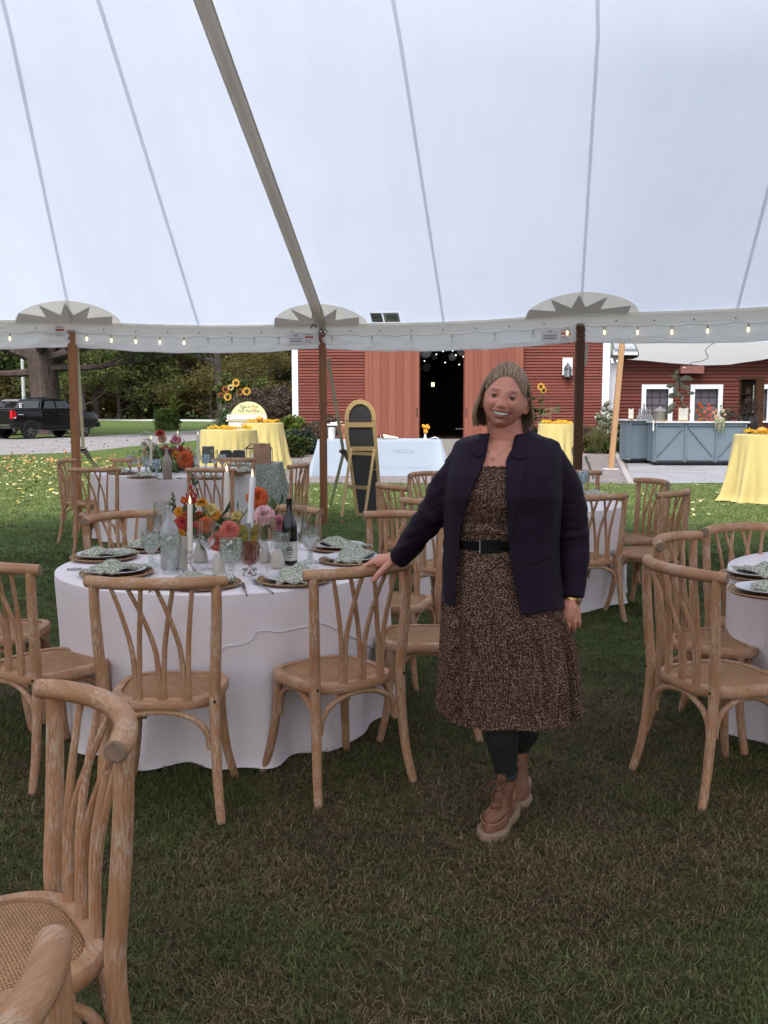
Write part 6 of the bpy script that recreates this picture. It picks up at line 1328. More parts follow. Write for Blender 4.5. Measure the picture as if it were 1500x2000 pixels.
# ------------------------------------------------------------------ black pickup and the grey one behind it
PAINT = NT('black_paint'); PAINT.col((.006, .006, .007)); PAINT.rough(.22); PAINT.spec(.3); PAINT.b.inputs['Coat Weight'].default_value = .15; PAINT.b.inputs['Coat Roughness'].default_value = .06; PAINT = PAINT.m
GPAINT = plain('grey_paint', (.20, .21, .22), .3, .2, var=.03); CGL = plain('car_glass', (.012, .013, .014), .06, var=0, spec=.8); RUB = plain('rubber', (.014, .014, .014), .85, var=.1); RIM = plain('alloy_rim', (.36, .36, .37), .3, .9, var=.05); PLAS = plain('black_plastic', (.015, .015, .016), .6, var=.1); REDL = NT('tail_red'); REDL.col((.50, .012, .018)); REDL.rough(.15); REDL = REDL.m; CHR = plain('chrome', (.55, .55, .56), .12, 1, var=0); LENSW = plain('lens_white', (.6, .6, .62), .15, var=0)
def pickup(name, label, loc, rot, paint, group=None, detail=True):
    t = thing(name, label, 'pickup truck', loc, rot, group)
    def sec(x, pts): return [(x, y, z) for y, z in pts]
    def body_sec(x, zb, zt, hw, tum=.05): return sec(x, [(-hw + .04, zb), (-hw, zb + .12), (-hw - .0, (zb + zt) / 2), (-hw + .02, zt - .06), (-hw + tum + .02, zt), (hw - tum - .02, zt), (hw - .02, zt - .06), (hw, (zb + zt) / 2), (hw, zb + .12), (hw - .04, zb)])
    mb = MB(); S = [(-2.62, .58, 1.24, .86), (-2.58, .52, 1.29, .91), (-1.9, .46, 1.31, .935), (-.95, .42, 1.31, .94), (-.90, .42, 1.30, .94), (.2, .42, 1.30, .94), (1.25, .42, 1.27, .94), (1.75, .44, 1.24, .935), (2.35, .46, 1.16, .90), (2.62, .52, 1.05, .82), (2.68, .60, .95, .74)]
    rows = [body_sec(*s) for s in S]; ids = mb.grid(rows); mb.face(ids[0]); mb.face(ids[-1][::-1])
    for a, b in zip(ids, ids[1:]): mb.face((a[0], b[0], b[-1], a[-1]))
    mb.build('body', paint, t)
    mb = MB(); rows = []
    for x, z, hw in ((-1.02, 1.28, .88), (-.98, 1.36, .87), (-.82, 1.74, .74), (-.74, 1.79, .70), (.0, 1.82, .70), (.62, 1.78, .69), (.75, 1.74, .68), (1.42, 1.28, .80)): rows.append([(x, -hw, 1.24), (x, -hw, min(z, 1.30)), (x, -hw + (hw - .68) * 0 if z < 1.35 else -hw, z - .05 if z > 1.4 else z), (x, -hw + .06, z), (x, hw - .06, z), (x, hw, z - .05 if z > 1.4 else z), (x, hw, min(z, 1.30)), (x, hw, 1.24)])
    ids = mb.grid(rows); mb.face(ids[0]); mb.face(ids[-1][::-1]); mb.build('cab', paint, t)
    def quad(name, m, pts, off, parent=t): q = MB(); q.prism(pts, off); return q.build(name, m, parent, smooth=False)
    for s in (-1, 1):
        y0, y1 = s * .895, s * .735
        def sd(x, z): f = (z - 1.30) / .48; return (x, lerp(.885, .735, f) * s + s * .012, z)
        quad('side_window', CGL, [sd(-.84, 1.36), sd(-.12, 1.36), sd(-.12, 1.70), sd(-.66, 1.70)], (0, s * .008, 0)); quad('side_window', CGL, [sd(-.04, 1.36), sd(1.02, 1.36), sd(.60, 1.69), sd(-.04, 1.70)], (0, s * .008, 0))
        for xa, xb_ in ((-.92, -.10), (-.07, 1.10)):
            d = quad('door', paint, [(xa, s * .942, .56), (xb_, s * .942, .56), (xb_, s * .942, 1.26), (xa, s * .942, 1.26)], (0, s * .012, 0)); quad('handle', PLAS, [(xb_ - .98 + .82 if False else xa + .06, s * .956, 1.10), (xa + .26, s * .956, 1.10), (xa + .26, s * .956, 1.14), (xa + .06, s * .956, 1.14)], (0, s * .02, 0), d)
        quad('mirror', PLAS, [(.88, s * .95, 1.30), (1.08, s * .95, 1.30), (1.06, s * .95, 1.48), (.90, s * .95, 1.48)], (0, s * .2, 0)); quad('running_board', PLAS, [(-.9, s * .90, .36), (1.2, s * .90, .36), (1.2, s * .90, .42), (-.9, s * .90, .42)], (0, s * .12, 0))
        for x in (-1.64, 1.64):
            w_ = link('wheel', None, t, (x, s * .80, .385)); mb = MB(); mb.lathe([(.24, -.12), (.36, -.125), (.385, -.09), (.385, .09), (.36, .125), (.24, .12)], 28, caps=False); mb.xform(Matrix.Rotation(R(90), 4, 'X')); mb.build('tyre', RUB, w_)
            mb = MB(); mb.lathe([(.0, .07), (.06, .075), (.06, .05), (.21, .045), (.245, .105), (.25, .10), (.25, -.1), (.24, -.1)], 28, caps=False); mb.xform(Matrix.Rotation(R(-90 * s), 4, 'X') if True else None); mb.build('rim', plain('rim_dark', (.03, .03, .032), .4, .5), w_)
            mb = MB()
            for k in range(6): a = k * math.pi / 3; c_ = Vector((math.cos(a), s * 0, math.sin(a))); mb.beam((c_.x * .05, s * .085, c_.z * .05), (c_.x * .235, s * .105, c_.z * .235), .05, .03, (0, 1, 0))
            mb.build('spokes', RIM, w_, smooth=False)
            mb = MB(); P_ = [(x + .47 * math.cos(a), s * .915, .385 + .47 * math.sin(a)) for a in np.linspace(.05, math.pi - .05, 15)]; Q_ = [(x + .40 * math.cos(a), s * .93, .385 + .41 * math.sin(a)) for a in np.linspace(.05, math.pi - .05, 15)]
            mb.grid([P_, [(p[0], s * .965, p[2]) for p in P_], [(p[0], s * .965, p[2]) for p in Q_], Q_]); mb.build('wheel_arch', PLAS, t)
        tl = quad('tail_light', REDL, [(-2.60, s * .76, .93), (-2.60, s * .90, .93), (-2.60, s * .90, 1.27), (-2.60, s * .76, 1.27)], (-.04, 0, 0)); quad('tail_light_side', REDL, [(-2.58, s * .915, .95), (-2.44, s * .925, .95), (-2.46, s * .925, 1.26), (-2.58, s * .915, 1.26)], (0, s * .012, 0), tl); quad('reverse_lens', LENSW, [(-2.58, s * .93, .93), (-2.46, s * .935, .93), (-2.46, s * .935, .985), (-2.58, s * .93, .985)], (0, s * .008, 0), tl)
        quad('headlight', LENSW, [(2.60, s * .52, .86), (2.60, s * .80, .86), (2.58, s * .80, 1.02), (2.58, s * .52, 1.02)], (.05, 0, 0))
        mb = MB(); mb.tube([(-.98, s * .86, 1.34), (-.78, s * .72, 1.755), (.62, s * .70, 1.775), (1.42, s * .82, 1.31)], .018, 6); mb.build('roof_trim', paint, t)
        quad('bed_rail', PLAS, [(-2.55, s * .90, 1.305), (-1.0, s * .92, 1.315), (-1.0, s * .84, 1.315), (-2.55, s * .82, 1.305)], (0, 0, .03))
        quad('badge', LENSW, [(-2.35, s * .947, 1.08), (-2.06, s * .947, 1.08), (-2.06, s * .947, 1.115), (-2.35, s * .947, 1.115)], (0, s * .004, 0)); quad('badge', LENSW, [(.72, s * .958, 1.06), (1.0, s * .958, 1.06), (1.0, s * .958, 1.08), (.72, s * .958, 1.08)], (0, s * .004, 0))
    quad('windscreen', CGL, [(1.36, -.72, 1.34), (1.36, .72, 1.34), (.80, .62, 1.72), (.80, -.62, 1.72)], (.02, 0, .02)); quad('rear_window', CGL, [(-1.0, -.74, 1.37), (-1.0, .74, 1.37), (-.86, .66, 1.70), (-.86, -.66, 1.70)], (-.015, 0, .005))
    quad('tailgate', paint, [(-2.60, -.74, .72), (-2.60, .74, .72), (-2.60, .74, 1.27), (-2.60, -.74, 1.27)], (-.03, 0, 0)); quad('rear_bumper', PLAS, [(-2.62, -.9, .48), (-2.62, .9, .48), (-2.62, .9, .68), (-2.62, -.9, .68)], (-.16, 0, 0)); quad('bumper_step', CHR, [(-2.785, -.86, .60), (-2.785, .86, .60), (-2.785, .86, .66), (-2.785, -.86, .66)], (-.01, 0, 0)); quad('front_bumper', PLAS, [(2.64, -.85, .46), (2.64, .85, .46), (2.64, .80, .70), (2.64, -.80, .70)], (.12, 0, 0)); quad('grille', PLAS, [(2.66, -.5, .74), (2.66, .5, .74), (2.62, .5, 1.02), (2.62, -.5, 1.02)], (.04, 0, 0))
    return t
rw = at(57, 845, Y=44.2); hd_ = R(62); lx, ly = -1.64, -.80
px_ = rw.x - (lx * math.cos(hd_) - ly * math.sin(hd_)); py_ = 44.2 - (lx * math.sin(hd_) + ly * math.cos(hd_))
tr = pickup('pickup_truck', 'shiny black crew cab pickup parked by the drive under the huge tree', (px_, py_, 0), hd_, PAINT)
mb = MB()
for a, b in (((-.7, -.3, 1.80), (-.1, -.3, 1.86)), ((-.7, .3, 1.80), (-.1, .3, 1.86))): mb.beam(a, b, .05, .05)
mb.beam((-.62, -.6, 1.86), (-.62, .6, 1.86), .05, .04); mb.beam((.2, -.6, 1.88), (.2, .6, 1.88), .05, .04)
mb.build('roof_rack', PLAS, tr, smooth=False)
mb = MB(); rg = random.Random(3)
for k in range(9): mb.box((-1.02 - .005, .30 + .06 * (k % 3) + .02, 1.42 + .075 * (k // 3)), (.006, .045, .05))
mb.build('window_stickers', LENSW, tr, smooth=False)
pickup('pickup_truck', 'grey pickup mostly hidden beyond the black one at the left edge', (at(48, 800, Y=51).x, 51, 0), R(62), GPAINT)
# ------------------------------------------------------------------ blue bars
BLUE = plain('bar_blue', (.118, .162, .20), .5, var=.04, scale=3); TOPW = plain('bar_top', (.52, .54, .58), .35, var=.03); 
def bar(label, x0, x1, Y, h, depth, rot, zc, panels, diag):
    t = thing('bar_counter', label, 'bar', ((x0 + x1) / 2, Y, 0), rot, 'blue panelled bars'); L = x1 - x0; mb = MB(); mb.box((0, depth / 2, (h - .05 + zc) / 2), (L, depth, h - .05 - zc)); mb.build('carcass', BLUE, t, smooth=False)
    mb = MB(); mb.box((0, depth / 2 - .02, h - .022), (L + .10, depth + .14, .045)); o = mb.build('counter_top', TOPW, t, smooth=False); bv = o.modifiers.new('b', 'BEVEL'); bv.width = .008
    def strip(a, b, w_, yo=-.014, th=.028, nm='trim'):
        mb = MB(); a, b = Vector((a[0], yo, a[1])), Vector((b[0], yo, b[1])); mb.beam(a, b, w_, th, (0, 1, 0)) if False else mb.beam(a, b, th, w_, (0, 1, 0)); q = mb.build(nm, BLUE, t, smooth=False)
    z0, z1 = zc, h - .05; wst = .085
    for k in range(panels + 1): x = -L / 2 + L * k / panels; x = min(max(x, -L / 2 + wst / 2), L / 2 - wst / 2); strip((x, z0), (x, z1), wst)
    for k in range(panels):
        xa, xb_ = -L / 2 + L * k / panels + wst * .55, -L / 2 + L * (k + 1) / panels - wst * .55; strip((xa, z1 - wst / 2), (xb_, z1 - wst / 2), wst, -.0125, .025); strip((xa, z0 + wst * .7), (xb_, z0 + wst * .7), wst * 1.4, -.0125, .025)
        if diag: a = (xa + .03, z0 + .15) if k % 2 == 0 else (xa + .03, z1 - .11); b = (xb_ - .03, z1 - .11) if k % 2 == 0 else (xb_ - .03, z0 + .15); strip(a, b, .062, -.009, .018, 'diagonal_brace')
    for sx in (-1, 1):
        for k in (0, 1): mb = MB(); mb.box((sx * (L / 2 + .008), depth * (.12 + .76 * k), (z0 + z1) / 2), (.016, .085, z1 - z0)); mb.build('side_trim', BLUE, t, smooth=False)
        for yy_ in (.1, depth - .1): mb = MB(); mb.lathe([(.03, -.012), (.045, -.012), (.045, .012), (.03, .012)], 12); mb.xform(Matrix.Translation((sx * (L / 2 - .15), yy_, .046)) @ Matrix.Rotation(R(90), 4, 'X')); mb.build('caster', RUB, t)
    for k in range(1, 3): mb = MB(); mb.lathe([(.03, -.012), (.045, -.012), (.045, .012), (.03, .012)], 12); mb.xform(Matrix.Translation((-L / 2 + L * k / 3, .1, .046)) @ Matrix.Rotation(R(90), 4, 'X')); mb.build('caster', RUB, t)
    mb = MB(); mb.box((0, depth / 2, zc - .03), (L - .1, depth - .1, .05)); mb.build('base_frame', PLAS, t, smooth=False)
    return t
YB2 = 24.75; bx0, bx1 = at(1278, 870, Y=YB2).x, at(1457, 870, Y=YB2).x; HB2 = at(1360, 823, Y=YB2).z
bar('long blue bar with diagonal braces and pale top at the right', bx0, bx1, YB2, HB2, .65, R(-1.5), .10, 3, True)
YB1 = 25.7; cx0, cx1 = at(1226, 870, Y=YB1).x, at(1284, 870, Y=YB1).x; HB1 = at(1250, 819, Y=YB1).z
bar('short blue bar set back at the left end of the long one', cx0, cx1, YB1, HB1, .7, R(4), .10, 1, False)
def onbar(px, Y, h): return Vector((at(px, 822, Y=Y).x, Y, h))
OAKF = plain('frame_oak', (.42, .27, .13), .6, scale=20); PAPR = plain('menu_paper', (.66, .64, .60), .8, var=.02)
def menu(label, px, Y, h, w_, hh):
    t = thing('framed_menu', label, 'menu', onbar(px, Y, h)); mb = MB(); mb.box((0, 0, hh / 2), (w_, .015, hh)); mb.box((0, .03, .02), (w_ * .9, .08, .015)); mb.build('board', OAKF, t, smooth=False); mb = MB(); mb.box((0, -.009, hh * .53), (w_ * .82, .003, hh * .84)); mb.build('paper', PAPR, t, smooth=False); mb = MB(); mb.box((0, -.013, hh * .965), (w_ * .35, .012, .02)); mb.build('clip', PLAS, t, smooth=False)
    for k in range(7): mb = MB(); mb.box((0, -.0115, hh * (.86 - .09 * k)), (w_ * (.34 if k == 0 else .5 + .12 * ((k * 7) % 3)), .001, hh * .012)); mb.build('print', PRN, t, smooth=False)
menu('small framed drinks menu on the short blue bar', 1232, 25.55, HB1, .135, .285); menu('framed menu card standing on the long blue bar', 1334, 24.85, HB2 + .001, .26, .345)
t = thing('ice_tub', 'steel ice tub with clear lid on the blue bar', 'ice tub', onbar(1288.5, 25.0, HB2)); mb = MB(); mb.lathe([(.135, 0), (.15, .01), (.155, .24), (.165, .25), (.165, .26)], 24); mb.build('tub', plain('steel_tub', (.42, .40, .39), .3, .9, var=.05), t); mb = MB(); mb.lathe([(.165, .262), (.14, .30), (.05, .335), (.03, .37), (0, .375)], 20); mb.build('lid', glass_mat('lid_glass', (.9, .92, .93), .25, .1, .3, (.8, .8, .8)), t)
for k, (px, yy_) in enumerate(((1246, 25.6), (1251, 25.8), (1256, 25.6), (1262, 25.75), (1267, 25.6), (1272, 25.8), (1260, 26.0), (1269, 26.0))):
    o = link('drinking_glass', None, None, onbar(px, yy_, HB1)); tag(o, ('leftmost front', 'second back', 'third front', 'fourth back', 'fifth front', 'rightmost middle', 'rear left', 'rear right')[k] + ' clear drinking glass on the short blue bar', 'glass', 'glasses clustered on the short bar'); mb = MB(); mb.lathe([(.035, 0), (.04, .01), (.042, .11), (.04, .11), (.036, .012), (0, .01)], 14, caps=False); mb.build('body', glass_mat('bar_glass', (.9, .91, .93), .3, .05, .25, (.75, .75, .78)) if k == 0 else bpy.data.materials['bar_glass'], o)
t = thing('glass_rack', 'tall stack of upturned glasses behind the small menu', 'glass stack', onbar(1258, 26.1, HB1)); mb = MB()
for k in range(4): mb.lathe([(.045, .10), (.03, .22), (.044, .25), (.02, .25), (.02, .3)], 12, (-.12 + .09 * k, 0, 0))
mb.build('glassware', bpy.data.materials['bar_glass'], t)
t = thing('tall_bottle', 'dark bottle with silver pourer on the short blue bar', 'bottle', onbar(1257, 25.9, HB1)); mb = MB(); mb.lathe([(.04, 0), (.042, .2), (.018, .28), (.018, .36), (.022, .4), (0, .41)], 12); mb.build('body', plain('grey_bottle', (.16, .16, .17), .2), t)
LEM = plain('lemon_slices', (.62, .42, .10), .5, var=.3, scale=60); t = thing('garnish_tray', 'orange slices laid along the front of the blue bar', 'garnish', onbar(1291, 24.72, HB2)); rg = random.Random(2)
for k in range(12): mb = MB(); mb.lathe([(.035, 0), (.035, .01), (0, .012)], 10, (rg.uniform(-.16, .17), rg.uniform(-.03, .03), .002 + .004 * (k % 3))); mb.build('slice', LEM, t)
t = thing('napkin_pad', 'white paper edge hanging over the counter between the bars', 'paper', onbar(1275, 24.68, HB2)); mb = MB(); mb.box((0, -.065, -.10), (.03, .004, .26)); mb.build('sheet', PAPR, t, smooth=False)
# magnolia branch
t = thing('magnolia_branch', 'tall leafy magnolia branch in a vase behind the framed menu', 'branch', onbar(1327, 25.3, HB2)); mb = MB(); mb.lathe([(.05, 0), (.06, .1), (.03, .25), (.035, .28)], 14); mb.build('vase', plain('dark_vase', (.05, .05, .05), .4), t); top = at(1325, 736, Y=25.3) - t.location; mb = MB(); mb.tube(bez((0, 0, .2), (.03, 0, .7), top, 8), .014, 6); mb.build('stem', BARKD, t)
ML = plain('magnolia_leaf', (.12, .125, .085), .55, var=.3, scale=12); rg = random.Random(6)
for k, (px, py, ang, L) in enumerate(((1325, 744, 90, .30), (1316, 735, 160, .2), (1338, 738, 15, .30), (1310, 753, 190, .28), (1347, 741, 5, .2), (1331, 750, -60, .26), (1320, 760, 240, .25), (1340, 757, -10, .26), (1314, 772, 200, .32), (1324, 770, 170, .26), (1350, 767, -5, .22), (1333, 778, 250, .2), (1335, 790, -20, .18), (1312, 795, 230, .34), (1309, 803, 215, .22), (1345, 800, -70, .22), (1322, 728, 70, .22))):
    c = at(px, py, Y=25.3 + rg.uniform(-.12, .1)) - t.location; a = R(ang); d = Vector((math.cos(a), rg.uniform(-.4, .1), math.sin(a))).normalized(); s_ = d.cross(Vector((rg.uniform(-.4, .4), -1, rg.uniform(-.2, .5)))).normalized() * L * .24; n_ = d.cross(s_).normalized() * .02
    mb = MB(); m0, m1, m2_ = c - d * L * .5, c, c + d * L * .5; mb.poly([m0, c - d * L * .2 + s_ * .8 + n_, c + d * L * .15 + s_ + n_, m2_, m1]); mb.poly([m0, m1, m2_, c + d * L * .15 - s_ + n_, c - d * L * .2 - s_ * .8 + n_]); mb.build('leaf', ML, t, clean=False, smooth=False)
# bar flowers
p0 = onbar(1383, 24.95, HB2); t = thing('bar_flowers', 'orange and cream flower arrangement trailing over the blue bar front', 'flowers', p0); rg = random.Random(19); Fd = (0, -1, .3)
for px, py, r_, m in ((1366, 789, .06, RORG), (1371, 795, .055, RORG), (1362, 803, .06, RORG), (1377, 804, .055, CORAL), (1385, 799, .065, CORAL), (1390, 797, .05, CORAL), (1386, 810, .07, CORAL), (1374, 812, .06, RORG), (1380, 818, .06, CORAL), (1368, 819, .05, ORNG), (1394, 806, .06, PCH), (1400, 802, .05, PCH), (1398, 814, .055, PCH), (1412, 802, .06, PALE), (1403, 811, .065, PALE), (1410, 818, .06, PALE), (1401, 819, .05, PALE), (1407, 806, .045, GRNP), (1416, 810, .05, PCH), (1384, 791, .045, RORG), (1367, 810, .045, RORG), (1390, 819, .05, CORAL), (1408, 797, .04, PALE)):
    c = at(px, py, Y=24.9 + rg.uniform(-.12, .1)) - p0; mb = MB(); dahlia(mb, c, r_ * .9, Fd, rg, 5); mb.build('bloom', m, t, clean=False, smooth=False)
mb = MB(); rg2 = random.Random(4)
for k in range(90): c = at(rg2.uniform(1358, 1425), rg2.uniform(795, 824), Y=25 + rg2.uniform(-.1, .15)) - p0; leafq(mb, c, (rg2.uniform(-1, 1), -.3, rg2.uniform(-.5, 1)), .12, .03, rg2)
mb.build('leaves', bmat('bar_leaf', (.10, .12, .06), (.2, .2, .12)), t, clean=False); mb = MB()
for px, y1 in ((1398, 838), (1403, 846), (1406, 840), (1411, 849), (1414, 838)):
    for k in range(40): c = at(px + rg2.uniform(-1.2, 1.2), lerp(818, y1, k / 40), Y=24.60 + rg2.uniform(-.02, .02)) - p0; mb.sphere(c, .016 * (1 - .5 * k / 40), 5, 4)
mb.build('trailing_amaranth', plain('amaranth', (.30, .32, .18), .8, var=.2), t)
bush('dark_glassware', 'row of dark dried stems and glasses at the right of the bar flowers', 1428, 25.2, .8, .28, HYD, .03, 26, 24, z0=HB2, seed=55, stems=False, spread=.12, cat='dried stems')
# timber hutch behind the bar end
HUT = wood('hutch_wood', (.10, .04, .018), (.17, .075, .033), 'Z', 14, rough=.6); HUTD = plain('hutch_dark', (.03, .014, .01), .8, var=.2)
Yh = 26.6; t = thing('timber_hutch', 'tall dark timber hutch with open shelves behind the right bar end', 'hutch', (at(1470, 830, Y=Yh).x, Yh, 0))
hx = lambda px: at(px, 790, Y=Yh).x - t.location.x; hz = lambda py: at(1470, py, Y=Yh).z
def hb(nm, xa, xb_, za, zb_, ya, yb_, m=HUT): mb = MB(); mb.box(((xa + xb_) / 2, (ya + yb_) / 2, (za + zb_) / 2), (xb_ - xa, yb_ - ya, zb_ - za)); return mb.build(nm, m, t, smooth=False)
hb('front_post', hx(1474), hx(1490), hz(836), hz(742), -.05, .0); hb('side_post', hx(1453), hx(1457), hz(836), hz(741), .35, .42); hb('back_panel', hx(1456), hx(1490), hz(836), hz(741), .42, .45, HUTD); hb('cap', hx(1450), hx(1492), hz(741), hz(735), -.1, .5)
for py in (836, 810, 788, 771): hb('shelf', hx(1456), hx(1475), hz(py), hz(py) + .03, .0, .42, HUTD)
hb('pale_rod', hx(1469.5), hx(1471.5), hz(812), hz(752), -.03, .0, plain('pale_rod', (.5, .48, .46), .6)); hb('leg', hx(1476), hx(1488), 0, hz(836), -.04, .3, HUTD); hb('leg', hx(1454), hx(1460), 0, hz(836), .1, .4, HUTD)
for k, (px, py) in enumerate(((1463, 767), (1466, 767), (1462, 785), (1467, 785))): mb = MB(); mb.lathe([(.04, 0), (.04, .1), (.015, .13), (.015, .16)], 10, (hx(px), .15, hz(py + 4) + .03)); mb.build('bottle', plain('amber_bottle', (.12, .06, .03), .3, var=.3), t)
t = thing('dark_urn', 'dark round urn standing at the right end of the blue bar', 'urn', (at(1466, 822, Y=25.9).x, 25.9, 0)); mb = MB(); mb.lathe([(.14, 0), (.16, .5), (.10, .78), (.17, .9), (.20, 1.05), (.16, 1.22), (.10, 1.27), (.11, 1.30)], 20); mb.build('body', plain('urn_dark', (.02, .015, .015), .5), t)
bush('dried_branch', 'dried dark branches standing in the urn by the hutch', 1462, 25.9, .7, .5, HYD, .035, 26, 20, z0=1.25, seed=66, stems=False, spread=.14, cat='dried stems')
bx = thing('drink_bottle', 'small clear bottle on the right edge yellow table', 'bottle', at(1477, 850, Y=15.8)); mb = MB(); mb.lathe([(.03, 0), (.032, .04), (.012, .06), (.012, .075), (0, .077)], 12); mb.build('body', CLEAR, bx)
t = thing('round_tray', 'dark rimmed round tray leaning by the right pole foot', 'tray', at(1121, 890, Y=18.0)); mb = MB(); mb.lathe([(.14, 0), (.165, .012), (.17, .03), (.15, .02), (0, .012)], 24); mb.xform(Matrix.Rotation(R(75), 4, 'Y')); mb.build('body', plain('tray_dark', (.03, .025, .025), .4), t); mb = MB(); mb.beam((.05, .02, -.18), (.05, .02, -.74), .03, .03); mb.build('stand', plain('tray_stand', (.5, .45, .4), .6), t)
# ------------------------------------------------------------------ the woman
PY0 = 3.5
def W(px, py, dy=0.0): return at(px, py, Y=PY0 + dy)
MPX = PY0 / FPX * .999
pbase = Vector((W(985, 1560).x, PY0, 0))
person = thing('person', 'smiling woman in navy blazer, speckled brown dress and tan boots touching a chair', 'person', pbase)
def remesh_obj(mb, voxel, smooth_it=2):
    me = mb.mesh('tmp', [plain('tmp', (.5, .5, .5))], False, True); o = bpy.data.objects.new('tmp', me); COL.objects.link(o)
    m = o.modifiers.new('r', 'REMESH'); m.mode = 'VOXEL'; m.voxel_size = voxel; m.use_smooth_shade = True
    if smooth_it: s_ = o.modifiers.new('s', 'SMOOTH'); s_.factor = .5; s_.iterations = smooth_it
    dg = bpy.context.evaluated_depsgraph_get(); r = bpy.data.meshes.new_from_object(o.evaluated_get(dg)); bpy.data.objects.remove(o); return r
def ring_loft(mb, rings, n=48, e=2.3):
    rows = []
    for (c, hw, hd, *ex) in rings:
        ee = ex[0] if ex else e; row = []
        for k in range(n):
            a = 2 * math.pi * k / n; cx, sx = math.cos(a), math.sin(a)
            row.append((c.x + math.copysign(abs(cx) ** (2 / ee), cx) * hw, c.y + math.copysign(abs(sx) ** (2 / ee), sx) * hd, c.z))
        rows.append(row)
    ids = mb.grid(rows, True); mb.face(ids[0][::-1]); mb.face(ids[-1])
def smooth_tube(mb, pts, rad, n=14, sub=5):
    q = spline(pts, sub); rr = []; N = len(pts)
    for i in range(N - 1):
        for k in range(sub): rr.append(lerp(rad[i], rad[i + 1], k / sub))
    rr.append(rad[-1]); mb.tube(q, rr, n); mb.sphere(q[0], rr[0] * .98, n, 8); mb.sphere(q[-1], rr[-1] * .98, n, 8)
# ---- head frame
HC = W(986, 779, -.035); ROLL, YAW, PIT = 9.5, -11, 3
HM = Matrix.Translation(HC) @ Matrix.Rotation(R(ROLL), 4, 'Y') @ Matrix.Rotation(R(YAW), 4, 'Z') @ Matrix.Rotation(R(PIT), 4, 'X')
HMI = HM.inverted()
def gau(x, s): return math.exp(-(x / s) ** 2)
def mouth_z(x): return -.0475 + 2.2 * x * x
def head_pt(d):
    x, y, z = d[0] * .0765, d[1] * .094, d[2] * (.118 if d[2] > 0 else .1015)
    if d[2] < 0:
        az_ = min(.9999, abs(d[2])); g_ = (1 - az_ ** 2.7) ** (1 / 2.7) / math.sqrt(1 - az_ * az_); x *= min(g_, 1.9); y *= min(g_, 1.9)
    t = min(1, max(0, (-z - .012) / .088)); x *= 1 - .40 * t ** 1.7
    if y > 0: y *= 1 - .40 * t
    if y < 0:
        f = min(1, -y / .03); ax = abs(x)
        b = -.004 * t
        b += .0085 * gau(ax - .040, .018) * gau(z + .018, .018)          # cheeks lifted by the smile
        b -= .0060 * gau(ax - .0305, .0150) * gau(z - .0085, .0100)        # eye sockets
        b += .0040 * gau(z - .028, .011) * gau(ax - .026, .022)            # brow
        b += .0080 * gau(x, .0085) * gau(z - .004, .022)                    # bridge
        b += .0135 * gau(x, .0100) * gau(z + .0205, .0120)                  # nose tip
        b += .0062 * gau(ax - .0125, .0065) * gau(z + .0245, .0075)         # nostril wings
        b -= .0050 * gau(ax - (.021 + max(0, (-.020 - z)) * .62), .0045) * gau(z + .036, .020)   # smile folds
        mz = mouth_z(x)
        b += .0040 * gau(x, .032) * gau(z - mz, .019)
        b -= .0048 * gau((z - mz + .002), .0060) * gau(x, .0285)            # parted lips
        b += .0030 * gau(z - (mz + .0085), .0035) * gau(x, .022) + .0045 * gau(z - (mz - .0125 + 6.5 * x * x), .0042) * gau(x, .022)
        b += .0085 * gau(x, .020) * gau(z + .086, .014)                     # chin
        b -= .0035 * gau(x, .020) * gau(z + .0695, .006)
        y -= b * f
    return Vector((x, y, z))
bm_ = MB(); NU, NV = 150, 120; rows = []
for i in range(NV + 1):
    th = math.pi * i / NV; rows.append([HM @ head_pt((math.sin(th) * math.cos(2 * math.pi * k / NU), math.sin(th) * math.sin(2 * math.pi * k / NU), -math.cos(th))) for k in range(NU)])
bm_.grid(rows, True)
# ears
for s in (-1, 1):
    q = MB(); pts = []; 
    for k in range(13):
        a = R(-110 + 250 * k / 12); pts.append((s * (.0745 + .012 * max(0, math.sin(a * .5 + 1.2))), .012 + .0165 * math.cos(a) * -1 * -1 * .9, -.010 + .028 * math.sin(a)))
    q.tube(pts, [.0055] * 13, 8); q.sphere((s * .0755, .006, -.012), .020, 12, 10, (.32, .62, 1.25)); q.sphere((s * .0755, .002, -.036), .0085, 8, 6, (.7, 1, 1)); q.xform(HM)
    off = len(bm_.v); bm_.v += q.v; bm_.f += [tuple(i + off for i in f) for f in q.f]; bm_.mi += q.mi
nk_top = HM @ Vector((0, .022, -.055)); nk = W(990, 868, .015)
smooth_tube(bm_, [nk_top, nk_top.lerp(nk, .5), nk], [.060, .063, .070], 24)
bm_.sphere(HM @ Vector((0, .004, -.086)), .044, 18, 12, (1.0, .95, .62))   # soft under chin
ring_loft(bm_, [(W(990, 846, .014), .049, .050), (W(989, 857, .012), .066, .060), (W(988, 867, .007), .105, .075), (W(986, 884, 0), .165, .095), (W(982, 908, -.005), .175, .118), (W(980, 940, -.005), .178, .132), (W(977, 1000), .165, .125), (W(975, 1060), .155, .115), (W(977, 1150), .18, .135), (W(978, 1210), .175, .135), (W(978, 1250), .14, .1)], 40)
# arms
LA = [(918, 900, .005), (882, 950, .03), (846, 1004, .06), (812, 1048, .13), (778, 1092, .19)]
RA = [(1066, 902, .005), (1098, 960, .03), (1117, 1045, .04), (1118, 1105, .02), (1115, 1168, -.01)]
smooth_tube(bm_, [W(*p) for p in LA], [.040, .042, .036, .032, .0255])
smooth_tube(bm_, [W(*p) for p in RA], [.040, .044, .042, .036, .0275])
